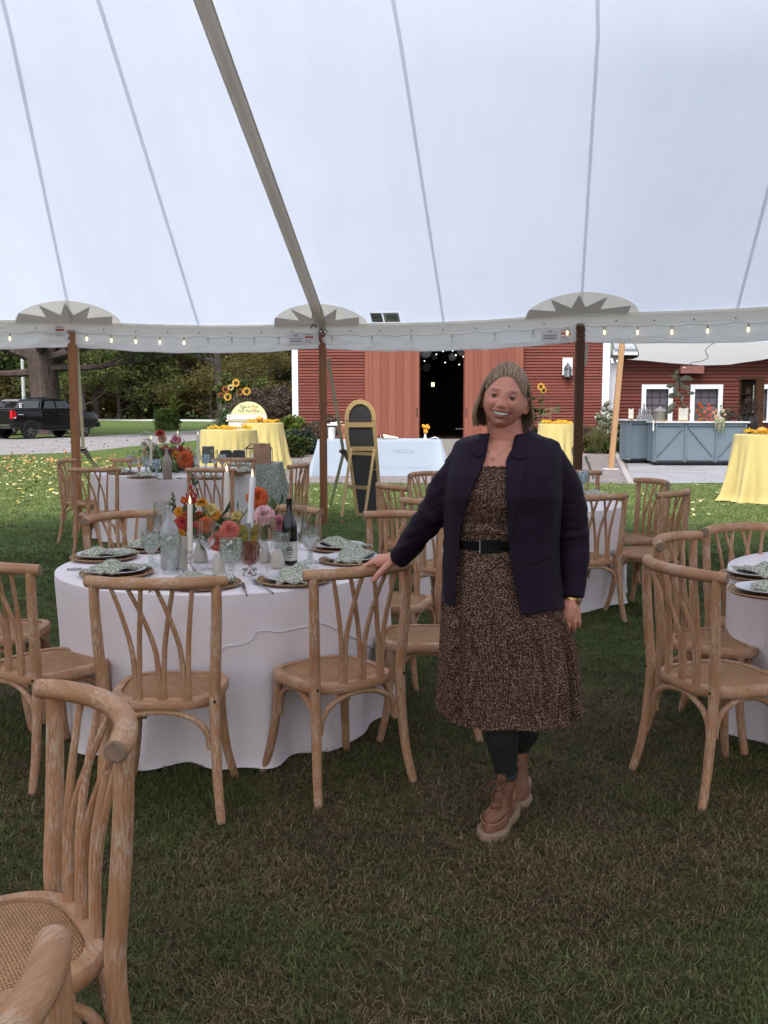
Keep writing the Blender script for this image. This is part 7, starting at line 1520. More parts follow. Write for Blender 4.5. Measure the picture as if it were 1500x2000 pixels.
# her right hand, on the chair rail: palm over the rail, index along the top, fingers behind, thumb in front
hw_ = [W(p[0], p[1], p[2]) for p in ((779, 1091, .190), (760, 1094, .205), (742, 1098, .215))]
smooth_tube(bm_, hw_, [.025, .0285, .022], 14); 
smooth_tube(bm_, [W(770, 1092, .215), W(744, 1093, .245), W(736, 1096, .255)], [.022, .022, .017], 12)
def finger(pts, r0, r1): smooth_tube(bm_, [W(*p) for p in pts], [lerp(r0, r1, k / (len(pts) - 1)) for k in range(len(pts))], 10, 4)
finger([(745, 1097, .205), (731, 1098, .212), (719, 1102, .218), (708, 1108, .222)], .0115, .0080)
finger([(744, 1094, .228), (730, 1095, .245), (721, 1103, .268), (719, 1119, .275)], .0115, .0085)
finger([(745, 1093, .246), (733, 1095, .266), (724, 1104, .285), (722, 1120, .288)], .0110, .0082)
finger([(748, 1092, .262), (738, 1094, .280), (731, 1104, .297), (729, 1116, .298)], .0100, .0075)
finger([(764, 1100, .185), (752, 1109, .165), (740, 1121, .155), (729, 1134, .158)], .0155, .0098)
# her left hand hanging beside the dress, back of the hand forward
smooth_tube(bm_, [W(1116, 1168, -.01), W(1112, 1185, -.02), W(1109, 1203, -.025)], [.0255, .033, .030], 14); smooth_tube(bm_, [W(1119, 1180, -.01), W(1122, 1198, -.012), W(1122, 1206, -.012)], [.022, .024, .020], 12)
finger([(1099, 1203, -.028), (1097, 1216, -.036), (1096, 1228, -.030), (1096, 1237, -.018)], .0112, .0082)
finger([(1110, 1205, -.030), (1110, 1219, -.040), (1109, 1231, -.034), (1107, 1238, -.020)], .0115, .0084)
finger([(1121, 1205, -.024), (1122, 1217, -.034), (1121, 1226, -.026), (1119, 1231, -.012)], .0108, .0080)
finger([(1129, 1202, -.010), (1131, 1212, -.018), (1131, 1220, -.012), (1129, 1224, .000)], .0095, .0070)
finger([(1100, 1186, -.012), (1093, 1199, -.020), (1091, 1212, -.022), (1092, 1223, -.018)], .0135, .0092)
# legs and feet
smooth_tube(bm_, [W(958, 1200, 0), W(970, 1310, -.03), W(977, 1400, -.04), W(980, 1440, -.03), Vector((.449, 3.505, .20)), Vector((.454, 3.52, .09))], [.080, .058, .048, .052, .033, .034])
smooth_tube(bm_, [W(1004, 1200, .02), W(1014, 1310, .10), W(1022, 1395, .19), W(1024, 1430, .22), Vector((.540, 3.785, .20)), Vector((.545, 3.81, .09))], [.080, .056, .045, .046, .032, .034])
body_me = remesh_obj(bm_, .0023, 2)
SKIN = NT('skin'); at_ = SKIN.add('ShaderNodeAttribute', attribute_name='tone'); f = SKIN.noise(SKIN.coord(), 60, 3); SKIN.col(SKIN.mixc(at_.outputs['Color'], SKIN.ramp(f, [(.3, (.94, .92, .92)), (.7, (1.05, 1.04, 1.03))]), 1, 'MULTIPLY')); SKIN.rough(.48); SKIN.spec(.35); SKIN.b.inputs['Subsurface Weight'].default_value = .06; SKIN.b.inputs['Subsurface Radius'].default_value = (.012, .005, .003); SKIN = SKIN.m
nvt = len(body_me.vertices); co = np.empty(nvt * 3, np.float32); body_me.vertices.foreach_get('co', co); co = co.reshape(-1, 3)
Mi = np.array(HMI); L = co @ Mi[:3, :3].T + Mi[:3, 3]
base = np.array([.61, .268, .188]); colr = np.tile(base, (nvt, 1)); x, y, z = L[:, 0], L[:, 1], L[:, 2]; ax_ = np.abs(x); fr = (y < -.02) & (z > -.13) & (z < .13)
G = lambda v, s: np.exp(-(v / s) ** 2)
def blend(mask, c): 
    global colr
    m = (mask * fr)[:, None]; colr = colr * (1 - m) + np.array(c) * m
blend(.40 * G(ax_ - .042, .020) * G(z + .020, .017), (.60, .215, .16)); blend(.2 * G(x, .012) * G(z + .020, .012), (.60, .215, .16))
mz = -.0475 + 2.2 * x * x; lz = mz - .0125 + 6.5 * x * x; inm = (np.abs(x) < .033)
blend(np.clip(1.1 * G(z - (mz + .0075), .0030) * G(x, .026), 0, 1), (.54, .205, .16)); blend(np.clip(1.2 * G(z - lz, .0038) * G(x, .026), 0, 1), (.55, .205, .165))
blend(np.clip(1.5 * ((z < mz + .0045) & (z > lz + .002) & inm), 0, 1) * 1.0, (.20, .065, .055)); blend(np.clip(.8 * G(ax_ - .0335, .0030) * G(z - (mz - .0005), .0035), 0, 1), (.16, .055, .045))  # mouth gap and corners: shade of the opening put into the skin colour
bz = .0285 - 5.5 * (ax_ - .027) ** 2; blend(np.clip(1.0 * G(z - bz, .0030) * G(ax_ - .031, .0145), 0, .9), (.13, .062, .042))
blend(np.clip(.5 * G(ax_ - .0080, .0034) * G(z + .0315, .0022), 0, .5), (.20, .07, .05))  # nostrils: shade of the holes painted into the skin colour
blend(.12 * G(ax_ - .030, .018) * G(z - .009, .010), (.30, .105, .08)); blend(.30 * G(ax_ - (.022 + np.clip(-.020 - z, 0, 1) * .62), .0030) * G(z + .036, .018), (.25, .085, .06))  # eye sockets and smile folds darkened with painted shade
for wz in (.058, .066, .0735): blend(.20 * G(z - (wz - 2.0 * x * x + .0015 * np.sin(x * 130 + wz * 900)), .0012) * G(x, .030), (.26, .095, .07))  # brow creases drawn as thin lines of painted shade
blend(.25 * G(ax_ - .052, .008) * G(np.sin((z - .009) * 900 + ax_ * 300), .5) * G(z - .005, .010), (.28, .1, .075))  # creases beside the eyes, their shade painted in
ca = body_me.color_attributes.new('tone', 'FLOAT_COLOR', 'POINT'); ca.data.foreach_set('color', np.concatenate([colr, np.ones((nvt, 1))], 1).astype(np.float32).ravel())
body_me.materials.clear(); body_me.materials.append(SKIN)
Tm = Matrix.Translation(-pbase); body_me.transform(Tm); body = link('body', body_me, person)
def pbuild(mb, name, m, clean=True, smooth=True, parent=None): mb.xform(Tm); return mb.build(name, m, parent or person, clean=clean, smooth=smooth)
# eyes
EYW = plain('eye_white', (.34, .28, .26), .5, var=0); IRIS = plain('iris_grey', (.06, .055, .042), .5, var=0); PUP = plain('pupil', (.006, .005, .005), .4, var=0); LASH = plain('lashes', (.03, .018, .014), .7, var=0); LIDM = plain('lid_skin', (.50, .215, .15), .5, var=.03)
for s in (-1, 1):
    c = Vector((s * .0305, -.0790, .0085)); q = MB(); q.sphere(c, .0108, 16, 12); q.xform(HM); e = pbuild(q, 'eye', EYW)
    gz = Vector((-.10, -1, .04)).normalized()
    for r_, m, nm, o_ in ((.0052, IRIS, 'iris', .0109), (.0026, PUP, 'pupil', .0112)):
        q = MB(); x_ = gz.cross(Vector((0, 0, 1))).normalized(); y_ = x_.cross(gz); cc = c + gz * o_
        q.poly([cc + x_ * r_ * math.cos(k * .5236) + y_ * r_ * math.sin(k * .5236) for k in range(12)]); q.xform(HM); pbuild(q, nm, m, parent=e)
    for up, th in ((1, .0), (-1, .0)):
        q = MB(); rows = []
        for a in np.linspace(-1.15, 1.15, 13):
            el0 = (.34 if up > 0 else -.17) * math.cos(a * 1.15); row = []
            for k in range(5):
                el = el0 + up * k * .17; rr = .0115 - .0001 * k; row.append(c + Vector((rr * math.sin(a) * math.cos(el), -rr * math.cos(a) * math.cos(el), rr * math.sin(el))))
            rows.append(row)
        q.grid(rows); lash = [r[0] + Vector((0, -.0004, 0)) for r in rows]; q.xform(HM); pbuild(q, 'eyelid', LIDM)
        q = MB(); q.tube(lash, [.0003] + [.0016 if up > 0 else .0007] * 11 + [.0003], 5); q.xform(HM); pbuild(q, 'eyelash', LASH)
# teeth
TEE = plain('teeth', (.60, .54, .475), .4, var=.03); q = MB(); rows = []
def face_front(x_, z_): 
    best = None
    # solve the head surface at local x,z on the front
    d = Vector((x_ / .0765, -1, z_ / .105))
    for _ in range(30):
        dd = d.normalized(); p = head_pt(dd); ex, ez = x_ - p.x, z_ - p.z; d = dd + Vector((ex / .0765, 0, ez / .105)) * .8
        if abs(ex) + abs(ez) < 1e-5: break
    return p
for x_ in np.linspace(-.0290, .0290, 33):
    mz_ = mouth_z(x_); top_ = mz_ + .0040 - 1.5 * x_ * x_; bot_ = mz_ - .0072 + 9.5 * x_ * x_; p = face_front(x_, mz_ - .002); yb_ = p.y - .0034 + abs(x_) ** 2 * 2.2 + .0007 * abs(math.sin(x_ * 400))
    rows.append([(x_, yb_, top_), (x_, yb_ - .0005, (top_ + bot_) / 2), (x_, yb_, min(bot_, top_ - .0005))])
q.grid(rows); q.xform(HM); pbuild(q, 'teeth', TEE)
# ---- hair
HAIR = NT('hair'); g_ = HAIR.add('ShaderNodeNewGeometry'); f = HAIR.noise(HAIR.coord(), 500, 2)
HAIR.col(HAIR.mixc(HAIR.ramp(g_.outputs['Random Per Island'], [(0, (.065, .035, .021)), (.4, (.18, .106, .062)), (.75, (.31, .20, .122)), (1, (.54, .39, .26))]), HAIR.ramp(f, [(.3, (.85, .85, .85)), (.7, (1.12, 1.12, 1.12))]), 1, 'MULTIPLY')); HAIR.rough(.42); HAIR.spec(.35); HAIR = HAIR.m
HCAP = plain('hair_base', (.15, .094, .058), .6, var=.2, scale=80)
rg = random.Random(21)
def hs(p, lift=0.0):
    d = Vector((p[0] / .0785, p[1] / .0965, p[2] / .1165)); return Vector(p) / max(d.length, 1e-6) * (1 + lift)
def hairline(x_):  # height of the hair root line across the brow
    return .081 - 14.0 * x_ * x_
q = MB(); rows = []
for i in range(29):
    th = math.pi * i / 28 * .66; row = []
    for k in range(64):
        a = 2 * math.pi * k / 64; p = Vector((math.sin(th) * math.cos(a) * .0775, math.sin(th) * math.sin(a) * .0955, math.cos(th) * .1145))
        if p.y < -.005:
            zl = max(hairline(min(.07, abs(p.x))) + .002, -.01)
            if p.z < zl: h_ = math.hypot(p.x / .0775, p.y / .0955); rr = math.sqrt(max(0.0, 1 - (zl / .1145) ** 2)) / max(h_, 1e-6); p = Vector((p.x * rr, p.y * rr, zl))
        row.append(HM @ p)
    rows.append(row)
q.grid(rows, True); pbuild(q, 'hair_base', HCAP)
def lock(pts, r_, n=5, taper0=.25):
    pp = spline([HM @ Vector(p) for p in pts], 4); N = len(pp); q.tube(pp, [r_ * min(1, taper0 + 4.0 * k / (N - 1)) * (1 - .6 * (k / (N - 1)) ** 5) for k in range(N)], n, squash=.6)
q = MB()
for k in range(1150):                                        # swept back from the brow over the crown
    u = rg.uniform(-1, 1); x_ = u * .066; zf = hairline(x_) + rg.uniform(-.0045, .014); yf = -.0955 * math.sqrt(max(.02, 1 - (x_ / .0785) ** 2 - (zf / .1165) ** 2))
    l0 = rg.uniform(.0, .03) + .030 + .028 * gau(u, .8); tw = rg.uniform(-.011, .011) - .006
    lock([hs((x_, yf, zf), -.004), hs((x_ * 1.06, yf * .78, zf + .016), .025 + l0 * .6), hs((x_ * 1.08 + tw, -.020, .108 - .022 * u * u), .035 + l0), hs((x_ * .90 + tw, .045, .098 - .02 * u * u), .03 + l0), hs((x_ * .6, .088, .045), .045 + rg.uniform(0, .02))], rg.uniform(.0008, .0017))
def curtain(phi, sc, z): return Vector((.0865 * sc * math.sin(phi), .004 + .096 * sc * math.cos(phi), z))
for k in range(1300):                                        # chin length curtain; longer in front of the cheek on one side, behind the ear on the other
    phi = rg.uniform(-2.02, 1.50); el = rg.uniform(.25, 1.05) if abs(phi) < 1.2 else rg.uniform(.35, .95)
    sl = 1 if phi > 0 else -1; ph0 = phi + (.55 * sl * max(0, (abs(phi) - .9)) if phi > 0 else .12 * sl * max(0, abs(phi) - 1.2))
    root = Vector((.0785 * math.sin(ph0) * math.cos(el), .0965 * math.cos(ph0) * math.cos(el),   .1165 * math.sin(el)))
    m1 = Vector((.0785 * math.sin((ph0 + phi) / 2) * math.cos(el * .5), .0965 * math.cos((ph0 + phi) / 2) * math.cos(el * .5),   .1165 * math.sin(el * .5)))
    vol = 1 + (.17 * min(1, max(0, phi - .2)) if phi > 0 else .05 * min(1, max(0, -phi - .5))); bulge = rg.uniform(-.02, .06); zz = rg.uniform(-.010, .009) - .004 * math.cos(phi)
    lock([hs(root, .03), hs(m1, .085 + bulge * .5), curtain(phi, (1.0 + bulge) * (.5 + .5 * vol), -.012), curtain(phi, (1.06 + bulge) * vol, -.048), curtain(phi, (1.06 + bulge) * vol, -.078), curtain(phi, (.985 + bulge - rg.uniform(0, .07)) * vol, -.100 + zz + rg.uniform(-.004, .004))], rg.uniform(.0010, .0020))
for k in range(40):
    a = rg.uniform(-1.5, 1.5); b = hs((math.sin(a) * .07, rg.uniform(-.03, .05), math.cos(a) * .1), .07); lock([b, b * 1.04 + Vector((0, .01, .0)), b * 1.06 + Vector((rg.uniform(-.012, .012), .02, -.006))], .0005, 4)
pbuild(q, 'hair', HAIR, clean=False)
# ---- dress
DRS = NT('speckled_dress'); v = DRS.coord('Object'); vo = DRS.add('ShaderNodeTexVoronoi'); vo.inputs['Scale'].default_value = 275; vo.inputs['Randomness'].default_value = .65; DRS.link(v, vo.inputs['Vector'])
sz = DRS.add('ShaderNodeSeparateColor'); DRS.link(vo.outputs['Color'], sz.inputs[0]); th = DRS.add('ShaderNodeMath', operation='MULTIPLY_ADD'); th.inputs[1].default_value = .36; th.inputs[2].default_value = .14; DRS.link(sz.outputs[0], th.inputs[0])
lt = DRS.add('ShaderNodeMath', operation='LESS_THAN'); DRS.link(vo.outputs['Distance'], lt.inputs[0]); DRS.link(th.outputs[0], lt.inputs[1])
DRS.col(DRS.mixc((.040, .017, .013), DRS.ramp(sz.outputs[1], [(0, (.27, .16, .10)), (1, (.48, .34, .24))]), lt.outputs[0])); DRS.rough(.8); DRS.spec(.15); DRS = DRS.m
def dress_rings():
    out = []
    for (py, cx, hw, hd, dy) in ((908, 970, 84, .116, -.008), (925, 971, 92, .132, -.008), (955, 972, 97, .156, -.006), (980, 972, 97, .160, -.004), (1002, 970, 93, .146, 0), (1016, 968, 91, .138, 0), (1026, 968, 92, .146, 0), (1040, 967, 91, .138, 0), (1048, 967, 89, .131, 0), (1066, 967, 89, .131, 0), (1072, 968, 90, .137, 0), (1110, 972, 100, .152, 0), (1160, 976, 110, .162, 0), (1220, 990, 124, .172, 0), (1290, 997, 134, .180, .01), (1350, 998, 138, .184, .015), (1385, 998, 139, .186, .02), (1396, 998, 138.5, .186, .02)):
        out.append((W(cx, py, dy), hw * MPX, hd))
    return out
DR = dress_rings(); zt_, zb_ = DR[0][0].z, DR[-1][0].z
def dress_pt(f, a):
    i = min(len(DR) - 2, int(f)); t = f - i; c = DR[i][0].lerp(DR[i + 1][0], t); hw = lerp(DR[i][1], DR[i + 1][1], t); hd = lerp(DR[i][2], DR[i + 1][2], t)
    e = 2 / 2.25; ca, sa = math.cos(a), math.sin(a); p = Vector((c.x + math.copysign(abs(ca) ** e, ca) * hw, c.y + math.copysign(abs(sa) ** e, sa) * hd, c.z)); nrm = Vector((ca / hw, sa / hd, 0)).normalized()
    if f > 10: 
        g = (f - 10) / 7; w_ = math.sin(a * 11 + 1.3 * math.sin(a * 3 + 1) + .5 * g) * .75 + math.sin(a * 19 + 2 * math.sin(a * 2)) * .4 + nz((math.cos(a) * 3, math.sin(a) * 3, g * 1.4), 1, 3) * .8
        p += nrm * (.004 + .0155 * g) * w_
        cr = gau(((a + .62 + math.pi) % (2 * math.pi)) - math.pi, .10) * max(0, (g - .25)) / .75; p -= nrm * .05 * cr     # deep fold at the right front
        if g > .85: p.z += .010 * w_
    else:
        p += nrm * (.0035 * nz((p.x * 18, p.y * 18, p.z * 40), 1, 5) + (.006 * nz((p.x * 14, 0, p.z * 60), 1, 6) if 4 < f < 8.5 else 0))
    return p
q = MB(); rows = []; NF = 110
for i in range(NF + 1): rows.append([dress_pt(17 * i / NF, 2 * math.pi * k / 150) for k in range(150)])
q.grid(rows, True); rows2 = [[p.lerp(Vector((W(985, 1390).x, PY0, p.z)), .02) for p in rows[-1]], [p.lerp(Vector((W(985, 1390).x, PY0, p.z)), .05) + Vector((0, 0, .08)) for p in rows[-1]]]
q.grid([rows[-1]] + rows2, True); pbuild(q, 'dress', DRS, clean=False)
# gathered neckline ruffle
q = MB(); rows = []
for k in range(61):
    a = R(270 - 62 + 124 * k / 60); p = dress_pt(0.05, a); o_ = .004 + .002 * math.sin(k * 2.1); rows.append([p + Vector((0, -o_, -.006)), p + Vector((0, -o_ - .001, .004 + .0025 * math.sin(k * 1.7)))])
q.grid(rows); pbuild(q, 'neckline_frill', DRS, clean=False)
# belt and buckle
BELT = plain('black_leather', (.0035, .003, .0035), .75, var=.2, scale=40, spec=.15); q = MB(); rows = []
for f in (8.02, 8.05, 8.5, 8.95, 8.98):
    row = []
    for k in range(80):
        a = 2 * math.pi * k / 80; p = dress_pt(f, a); c = DR[8][0]; d = Vector((p.x - c.x, p.y - c.y, 0)).normalized(); row.append(p + d * (.007 if .03 < f - 8 < .97 else .001))
    rows.append(row)
q.grid(rows, True); blt = pbuild(q, 'belt', BELT)
q = MB(); a0 = None
def front_on_dress(px, py, off=.012):
    o = Vector((0, 0, CAMH)); d = ray(px, py); best = None
    for k in range(300):
        a = math.pi + math.pi * k / 299
        for f in ((8.5),): p = dress_pt(f, a); u = 750 + FPX * p.x / (p.y * CP - (p.z - CAMH) * SP); best = (abs(u - px), p) if best is None or abs(u - px) < best[0] else best
    p = best[1]; return Vector((p.x, p.y - off, p.z))
bk = front_on_dress(937, 1057); q = MB(); q.beam(bk + Vector((0, 0, -.023)), bk + Vector((0, 0, .023)), .0045, .004); pbuild(q, 'buckle_bar', plain('buckle_silver', (.6, .6, .62), .25, 1, var=0), smooth=False, parent=None)
q = MB(); q.box(bk + Vector((.038, -.001, 0)), (.072, .004, .046)); pbuild(q, 'buckle_plate', plain('buckle_black', (.005, .0045, .005), .6, var=0, spec=.2), smooth=False)
# ---- blazer
NAVY = NT('navy_cloth'); f = NAVY.noise(NAVY.coord('Object', (1, 1, 1)), 420, 2); NAVY.col(NAVY.ramp(f, [(.3, (.0100, .0048, .0118)), (.7, (.0180, .0088, .0205))])); NAVY.rough(.7); NAVY.spec(.16); NAVY.bump(f, .12, .002); NAVY.b.inputs['Sheen Weight'].default_value = .02; NAVY.b.inputs['Sheen Roughness'].default_value = .4; NAVY = NAVY.m
q = MB()
ring_loft(q, [(W(985, 1212, 0), 122 * MPX, .182), (W(981, 1170, 0), 118 * MPX, .178), (W(977, 1100, 0), 114 * MPX, .170), (W(977, 1050, 0), 111 * MPX, .164), (W(979, 1000, 0), 112 * MPX, .166), (W(980, 965, -.002), 114 * MPX, .172), (W(983, 925, -.002), 112 * MPX, .152), (W(988, 893, .004), 108 * MPX, .122), (W(990, 876, .010), 104 * MPX, .103), (W(991, 865, .014), 100 * MPX, .088), (W(991, 858, .016), 88 * MPX, .080), (W(991, 850, .018), 58 * MPX, .072), (W(990, 838, .022), 42 * MPX, .070)], 56, 2.35)
def sleeve(pts, rad, wr): 
    P_ = spline([W(*p) for p in pts], 8); rr = []
    for i in range(len(rad) - 1):
        for k in range(8): rr.append(lerp(rad[i], rad[i + 1], k / 8))
    rr.append(rad[-1]); N = len(P_)
    for i in range(N):
        f = i / (N - 1)
        for c0, am, wd in wr: rr[i] += am * gau(f - c0, wd)
    q.tube(P_, rr, 24); q.sphere(P_[0], rr[0] * .98, 20, 12)
sleeve([(914, 893, .005), (880, 945, .025), (848, 1003, .055), (813, 1048, .12), (778, 1093, .185)], [.058, .062, .054, .045, .034], [(.50, .004, .02), (.44, -.003, .02), (.56, -.003, .015), (.62, .003, .015), (.35, .003, .03)])
sleeve([(1070, 896, .005), (1101, 955, .025), (1117, 1042, .04), (1118, 1105, .02), (1116, 1166, -.01)], [.058, .064, .058, .050, .041], [(.50, .0055, .012), (.47, -.003, .010), (.54, -.003, .012), (.70, .002, .03), (.36, .002, .03)])
bz_me = remesh_obj(q, .0042, 6)
n_ = len(bz_me.vertices); co = np.empty(n_ * 3, np.float32); bz_me.vertices.foreach_get('co', co); co = co.reshape(-1, 3).astype(float)
ny = co[:, 1]; yc = ny * CP - (co[:, 2] - CAMH) * SP; U = 750 + FPX * co[:, 0] / yc; V_ = 1000 - FPX * (ny * SP + (co[:, 2] - CAMH) * CP) / yc
eL = np.interp(V_, [838, 848, 880, 895, 920, 960, 1000, 1050, 1110, 1190, 1215], [956, 955, 950, 947, 938, 920, 905, 897, 893, 888, 884]); eR = np.interp(V_, [838, 848, 880, 898, 950, 1050, 1110, 1165, 1192, 1205], [1008, 1008, 1000, 990, 989, 993, 1001, 1012, 1018, 1019])
hem = np.interp(U, [840, 863, 887, 930, 1000, 1024, 1060, 1092, 1140], [1168, 1170, 1184, 1188, 1196, 1200, 1195, 1187, 1180]) + (np.array(ny) > PY0 + .02) * -14
nrm = np.empty(n_ * 3, np.float32); bz_me.vertices.foreach_get('normal', nrm); nrm = nrm.reshape(-1, 3)
torso = (U > 858) & (U < 1100)
front = ny < PY0 - .035
inopen = front & (U > eL) & (U < eR)
# wrinkles
for i in range(n_):
    p = co[i]; w1 = nz((p[0] * 9, p[1] * 9, p[2] * 5), 1, 2) * .0075 + nz((p[0] * 22 + p[2] * 9, p[1] * 22, p[2] * 16), 1, 4) * .0018
    if U[i] > 1085: w1 += .0032 * nz((p[0] * 10, p[1] * 14, p[2] * 46 + p[0] * 12), 1, 7) * gau(V_[i] - 1050, 90)
    if U[i] < 870 and V_[i] < 1110: w1 += .0055 * nz((p[0] * 30 - p[2] * 34, p[1] * 14, p[2] * 12), 1, 8)
    co[i] += nrm[i] * w1
topcut = (V_ < 850) & (U > 930) & (U < 1030)
hemcut = torso & (V_ > hem) & ~((U > 1088) & (V_ < 1170))
kill = inopen | topcut | (hemcut & (U < 1094)) | ((V_ > 1187) & (U > 1092))
bm2 = bmesh.new(); bz_me.vertices.foreach_set('co', co.astype(np.float32).ravel()); bm2.from_mesh(bz_me); bm2.verts.ensure_lookup_table()
dead = [f for f in bm2.faces if all(kill[v.index] for v in f.verts)]
bmesh.ops.delete(bm2, geom=dead, context='FACES')
bm2.verts.ensure_lookup_table(); 
for v in bm2.verts:  # pull the ragged rim onto the cut line
    if v.is_boundary:
        pass
for _ in range(8):
    mv = {}
    for v in bm2.verts:
        if v.is_boundary:
            nb = [e.other_vert(v).co for e in v.link_edges if e.is_boundary]
            if len(nb) == 2: mv[v] = v.co * .5 + (nb[0] + nb[1]) * .25
    for v, c in mv.items(): v.co = c
bm2.to_mesh(bz_me); bm2.free(); bz_me.materials.clear(); bz_me.materials.append(NAVY)
bvz = BVHTree.FromPolygons([tuple(v.co) for v in bz_me.vertices], [tuple(p.vertices) for p in bz_me.polygons])
bz_me.transform(Tm); bz = link('blazer', bz_me, person); so_ = bz.modifiers.new('thick', 'SOLIDIFY'); so_.thickness = .004; so_.offset = 1
def drape(name, poly, m, off=.006, thick=.003, n=14, fallback=None):
    poly = [Vector((a, b)) for a, b in poly]; xs = [p.x for p in poly]; ys = [p.y for p in poly]; tri = bmesh.new(); vs_ = [tri.verts.new((p.x, p.y, 0)) for p in poly]; tri.faces.new(vs_)
    bmesh.ops.triangulate(tri, faces=tri.faces[:]); 
    for _ in range(4): bmesh.ops.subdivide_edges(tri, edges=[e for e in tri.edges if e.calc_length() > 5], cuts=1, use_grid_fill=False); bmesh.ops.triangulate(tri, faces=tri.faces[:])
    dep = {}
    o = Vector((0, 0, CAMH))
    for v in tri.verts:
        d = ray(v.co.x, v.co.y).normalized(); h = bvz.ray_cast(o, d); dep[v] = h[3] if h[0] is not None and h[0].y < PY0 + .01 else None
    good = [(v.co.copy(), t) for v, t in dep.items() if t is not None]
    for v in tri.verts:
        d = ray(v.co.x, v.co.y).normalized(); t = dep[v]
        if t is None:
            if good: t = min(good, key=lambda g_: (g_[0] - v.co).length)[1]
            else: t = PY0 - .15
        v.tag = True; dep[v] = o + d * (t - off)
    for v in tri.verts: v.co = dep[v]
    for _ in range(3): bmesh.ops.smooth_vert(tri, verts=[v for v in tri.verts if not v.is_boundary], factor=.5, use_axis_x=False, use_axis_y=True, use_axis_z=False)
    me = bpy.data.meshes.new(name); tri.to_mesh(me); tri.free(); me.materials.append(m); me.polygons.foreach_set('use_smooth', [True] * len(me.polygons)); me.transform(Tm); o_ = link(name, me, person); s_ = o_.modifiers.new('t', 'SOLIDIFY'); s_.thickness = thick; s_.offset = 0; return o_
drape('collar', [(956, 846), (951, 868), (948, 888), (933, 893), (921, 884), (930, 858), (938, 848)], NAVY, .009, .005); drape('collar', [(1010, 849), (1001, 876), (996, 888), (1008, 897), (1026, 896), (1030, 868), (1026, 851)], NAVY, .009, .005)
drape('lapel', [(947, 896), (931, 895), (917, 892), (906, 920), (893, 985), (891, 1020), (897, 1045), (906, 1000), (921, 958), (938, 918)], NAVY, .008, .004); drape('lapel', [(990, 899), (1006, 898), (1026, 897), (1027, 915), (1019, 960), (1003, 1030), (993, 1062), (990, 1010), (989, 950)], NAVY, .008, .004)
drape('pocket_flap', [(1036, 1098), (1052, 1086), (1078, 1076), (1081, 1083), (1062, 1095), (1040, 1106)], NAVY, .005, .003)
q = MB()
for ln in ([(1074, 872), (1076, 900), (1082, 950), (1083, 990), (1081, 1010)], [(1030, 853), (1060, 858), (1094, 862)], [(887, 866), (880, 890), (872, 930)], [(898, 1000), (893, 1050), (891, 1110), (886, 1180)][:0] or [(870, 1090), (869, 1130), (868, 1165)]):
    pts = []
    for a, b in zip(ln, ln[1:]):
        for k in range(4):
            u = Vector(a).lerp(Vector(b), k / 4); h = bvz.ray_cast(Vector((0, 0, CAMH)), ray(u.x, u.y).normalized())
            if h[0]: pts.append(h[0] + Vector((0, -.0035, 0)))
    if len(pts) > 2: q.tube(pts, .0016, 5)
pbuild(q, 'seam', plain('navy_seam', (.008, .006, .012), .8, var=0))
# ---- necklace
GLD = plain('gold', (.62, .42, .16), .25, 1.0, var=.05); bvb = BVHTree.FromPolygons([tuple(v.co + pbase) for v in body_me.vertices], [tuple(p.vertices) for p in body_me.polygons])
def on_body(px, py, off=.003):
    h = bvb.ray_cast(Vector((0, 0, CAMH)), ray(px, py).normalized()); return h[0] + Vector((0, -off, 0)) if h[0] else W(px, py, -.1)
q = MB(); q.tube(spline([on_body(*p) for p in ((951, 872), (955, 884), (961, 894), (975, 886), (986, 876), (996, 864), (1004, 853))], 4), .0008, 5); pbuild(q, 'chain', GLD)
c = on_body(961.5, 898, .004); q = MB(); up = Vector((.35, 0, 1)).normalized(); sx_ = Vector((1, 0, -.35)).normalized(); q.beam(c - up * .011, c + up * .010, .0022, .0018); q.beam(c + up * .003 - sx_ * .0065, c + up * .003 + sx_ * .0065, .0022, .0018); pbuild(q, 'cross_pendant', GLD, smooth=False)
# ---- watch
wc = W(1115, 1169, -.012); wax = (W(1112, 1185, -.02) - W(1116, 1160, -.01)).normalized(); wx = Vector((1, 0, 0)); wx = (wx - wax * wx.dot(wax)).normalized(); wy = wax.cross(wx); lk = MB(); 
for k in range(22):
    a = 2 * math.pi * k / 22; d = wx * math.cos(a) * .0305 + wy * math.sin(a) * .0285; t_ = (wx * -math.sin(a) + wy * math.cos(a)).normalized(); q = MB(); m_ = Matrix((t_, wax, d.normalized())).transposed(); tilt = wax * .004 * math.cos(a)
    q.box(wc + d + tilt, (.0075, .0125, .003), m_); pbuild(q, 'watch_link', GLD, smooth=False)
a = R(-38) if wy.y > 0 else R(38); d = (wx * math.cos(a) * .034 + wy * math.sin(a) * .031); dn = d.normalized(); ux_ = dn.cross(wax).normalized(); cc = wc + d + wax * .004
q = MB(); q.tube([cc - dn * .004, cc + dn * .003, cc + dn * .0045], [.0135, .0145, .0125], 20); pbuild(q, 'watch_case', GLD); q = MB(); q.tube([cc + dn * .0040, cc + dn * .0052], [.0112, .0110], 20); pbuild(q, 'watch_dial', plain('watch_dial', (.16, .085, .07), .25, var=.15))
q = MB(); rc = W(1122, 1216, -.033); q.tube([rc + Vector((math.cos(k * .63) * .0112, math.sin(k * .63) * .0112, .002 * math.cos(k))) for k in range(11)], .0014, 6, caps=False); pbuild(q, 'ring', GLD)
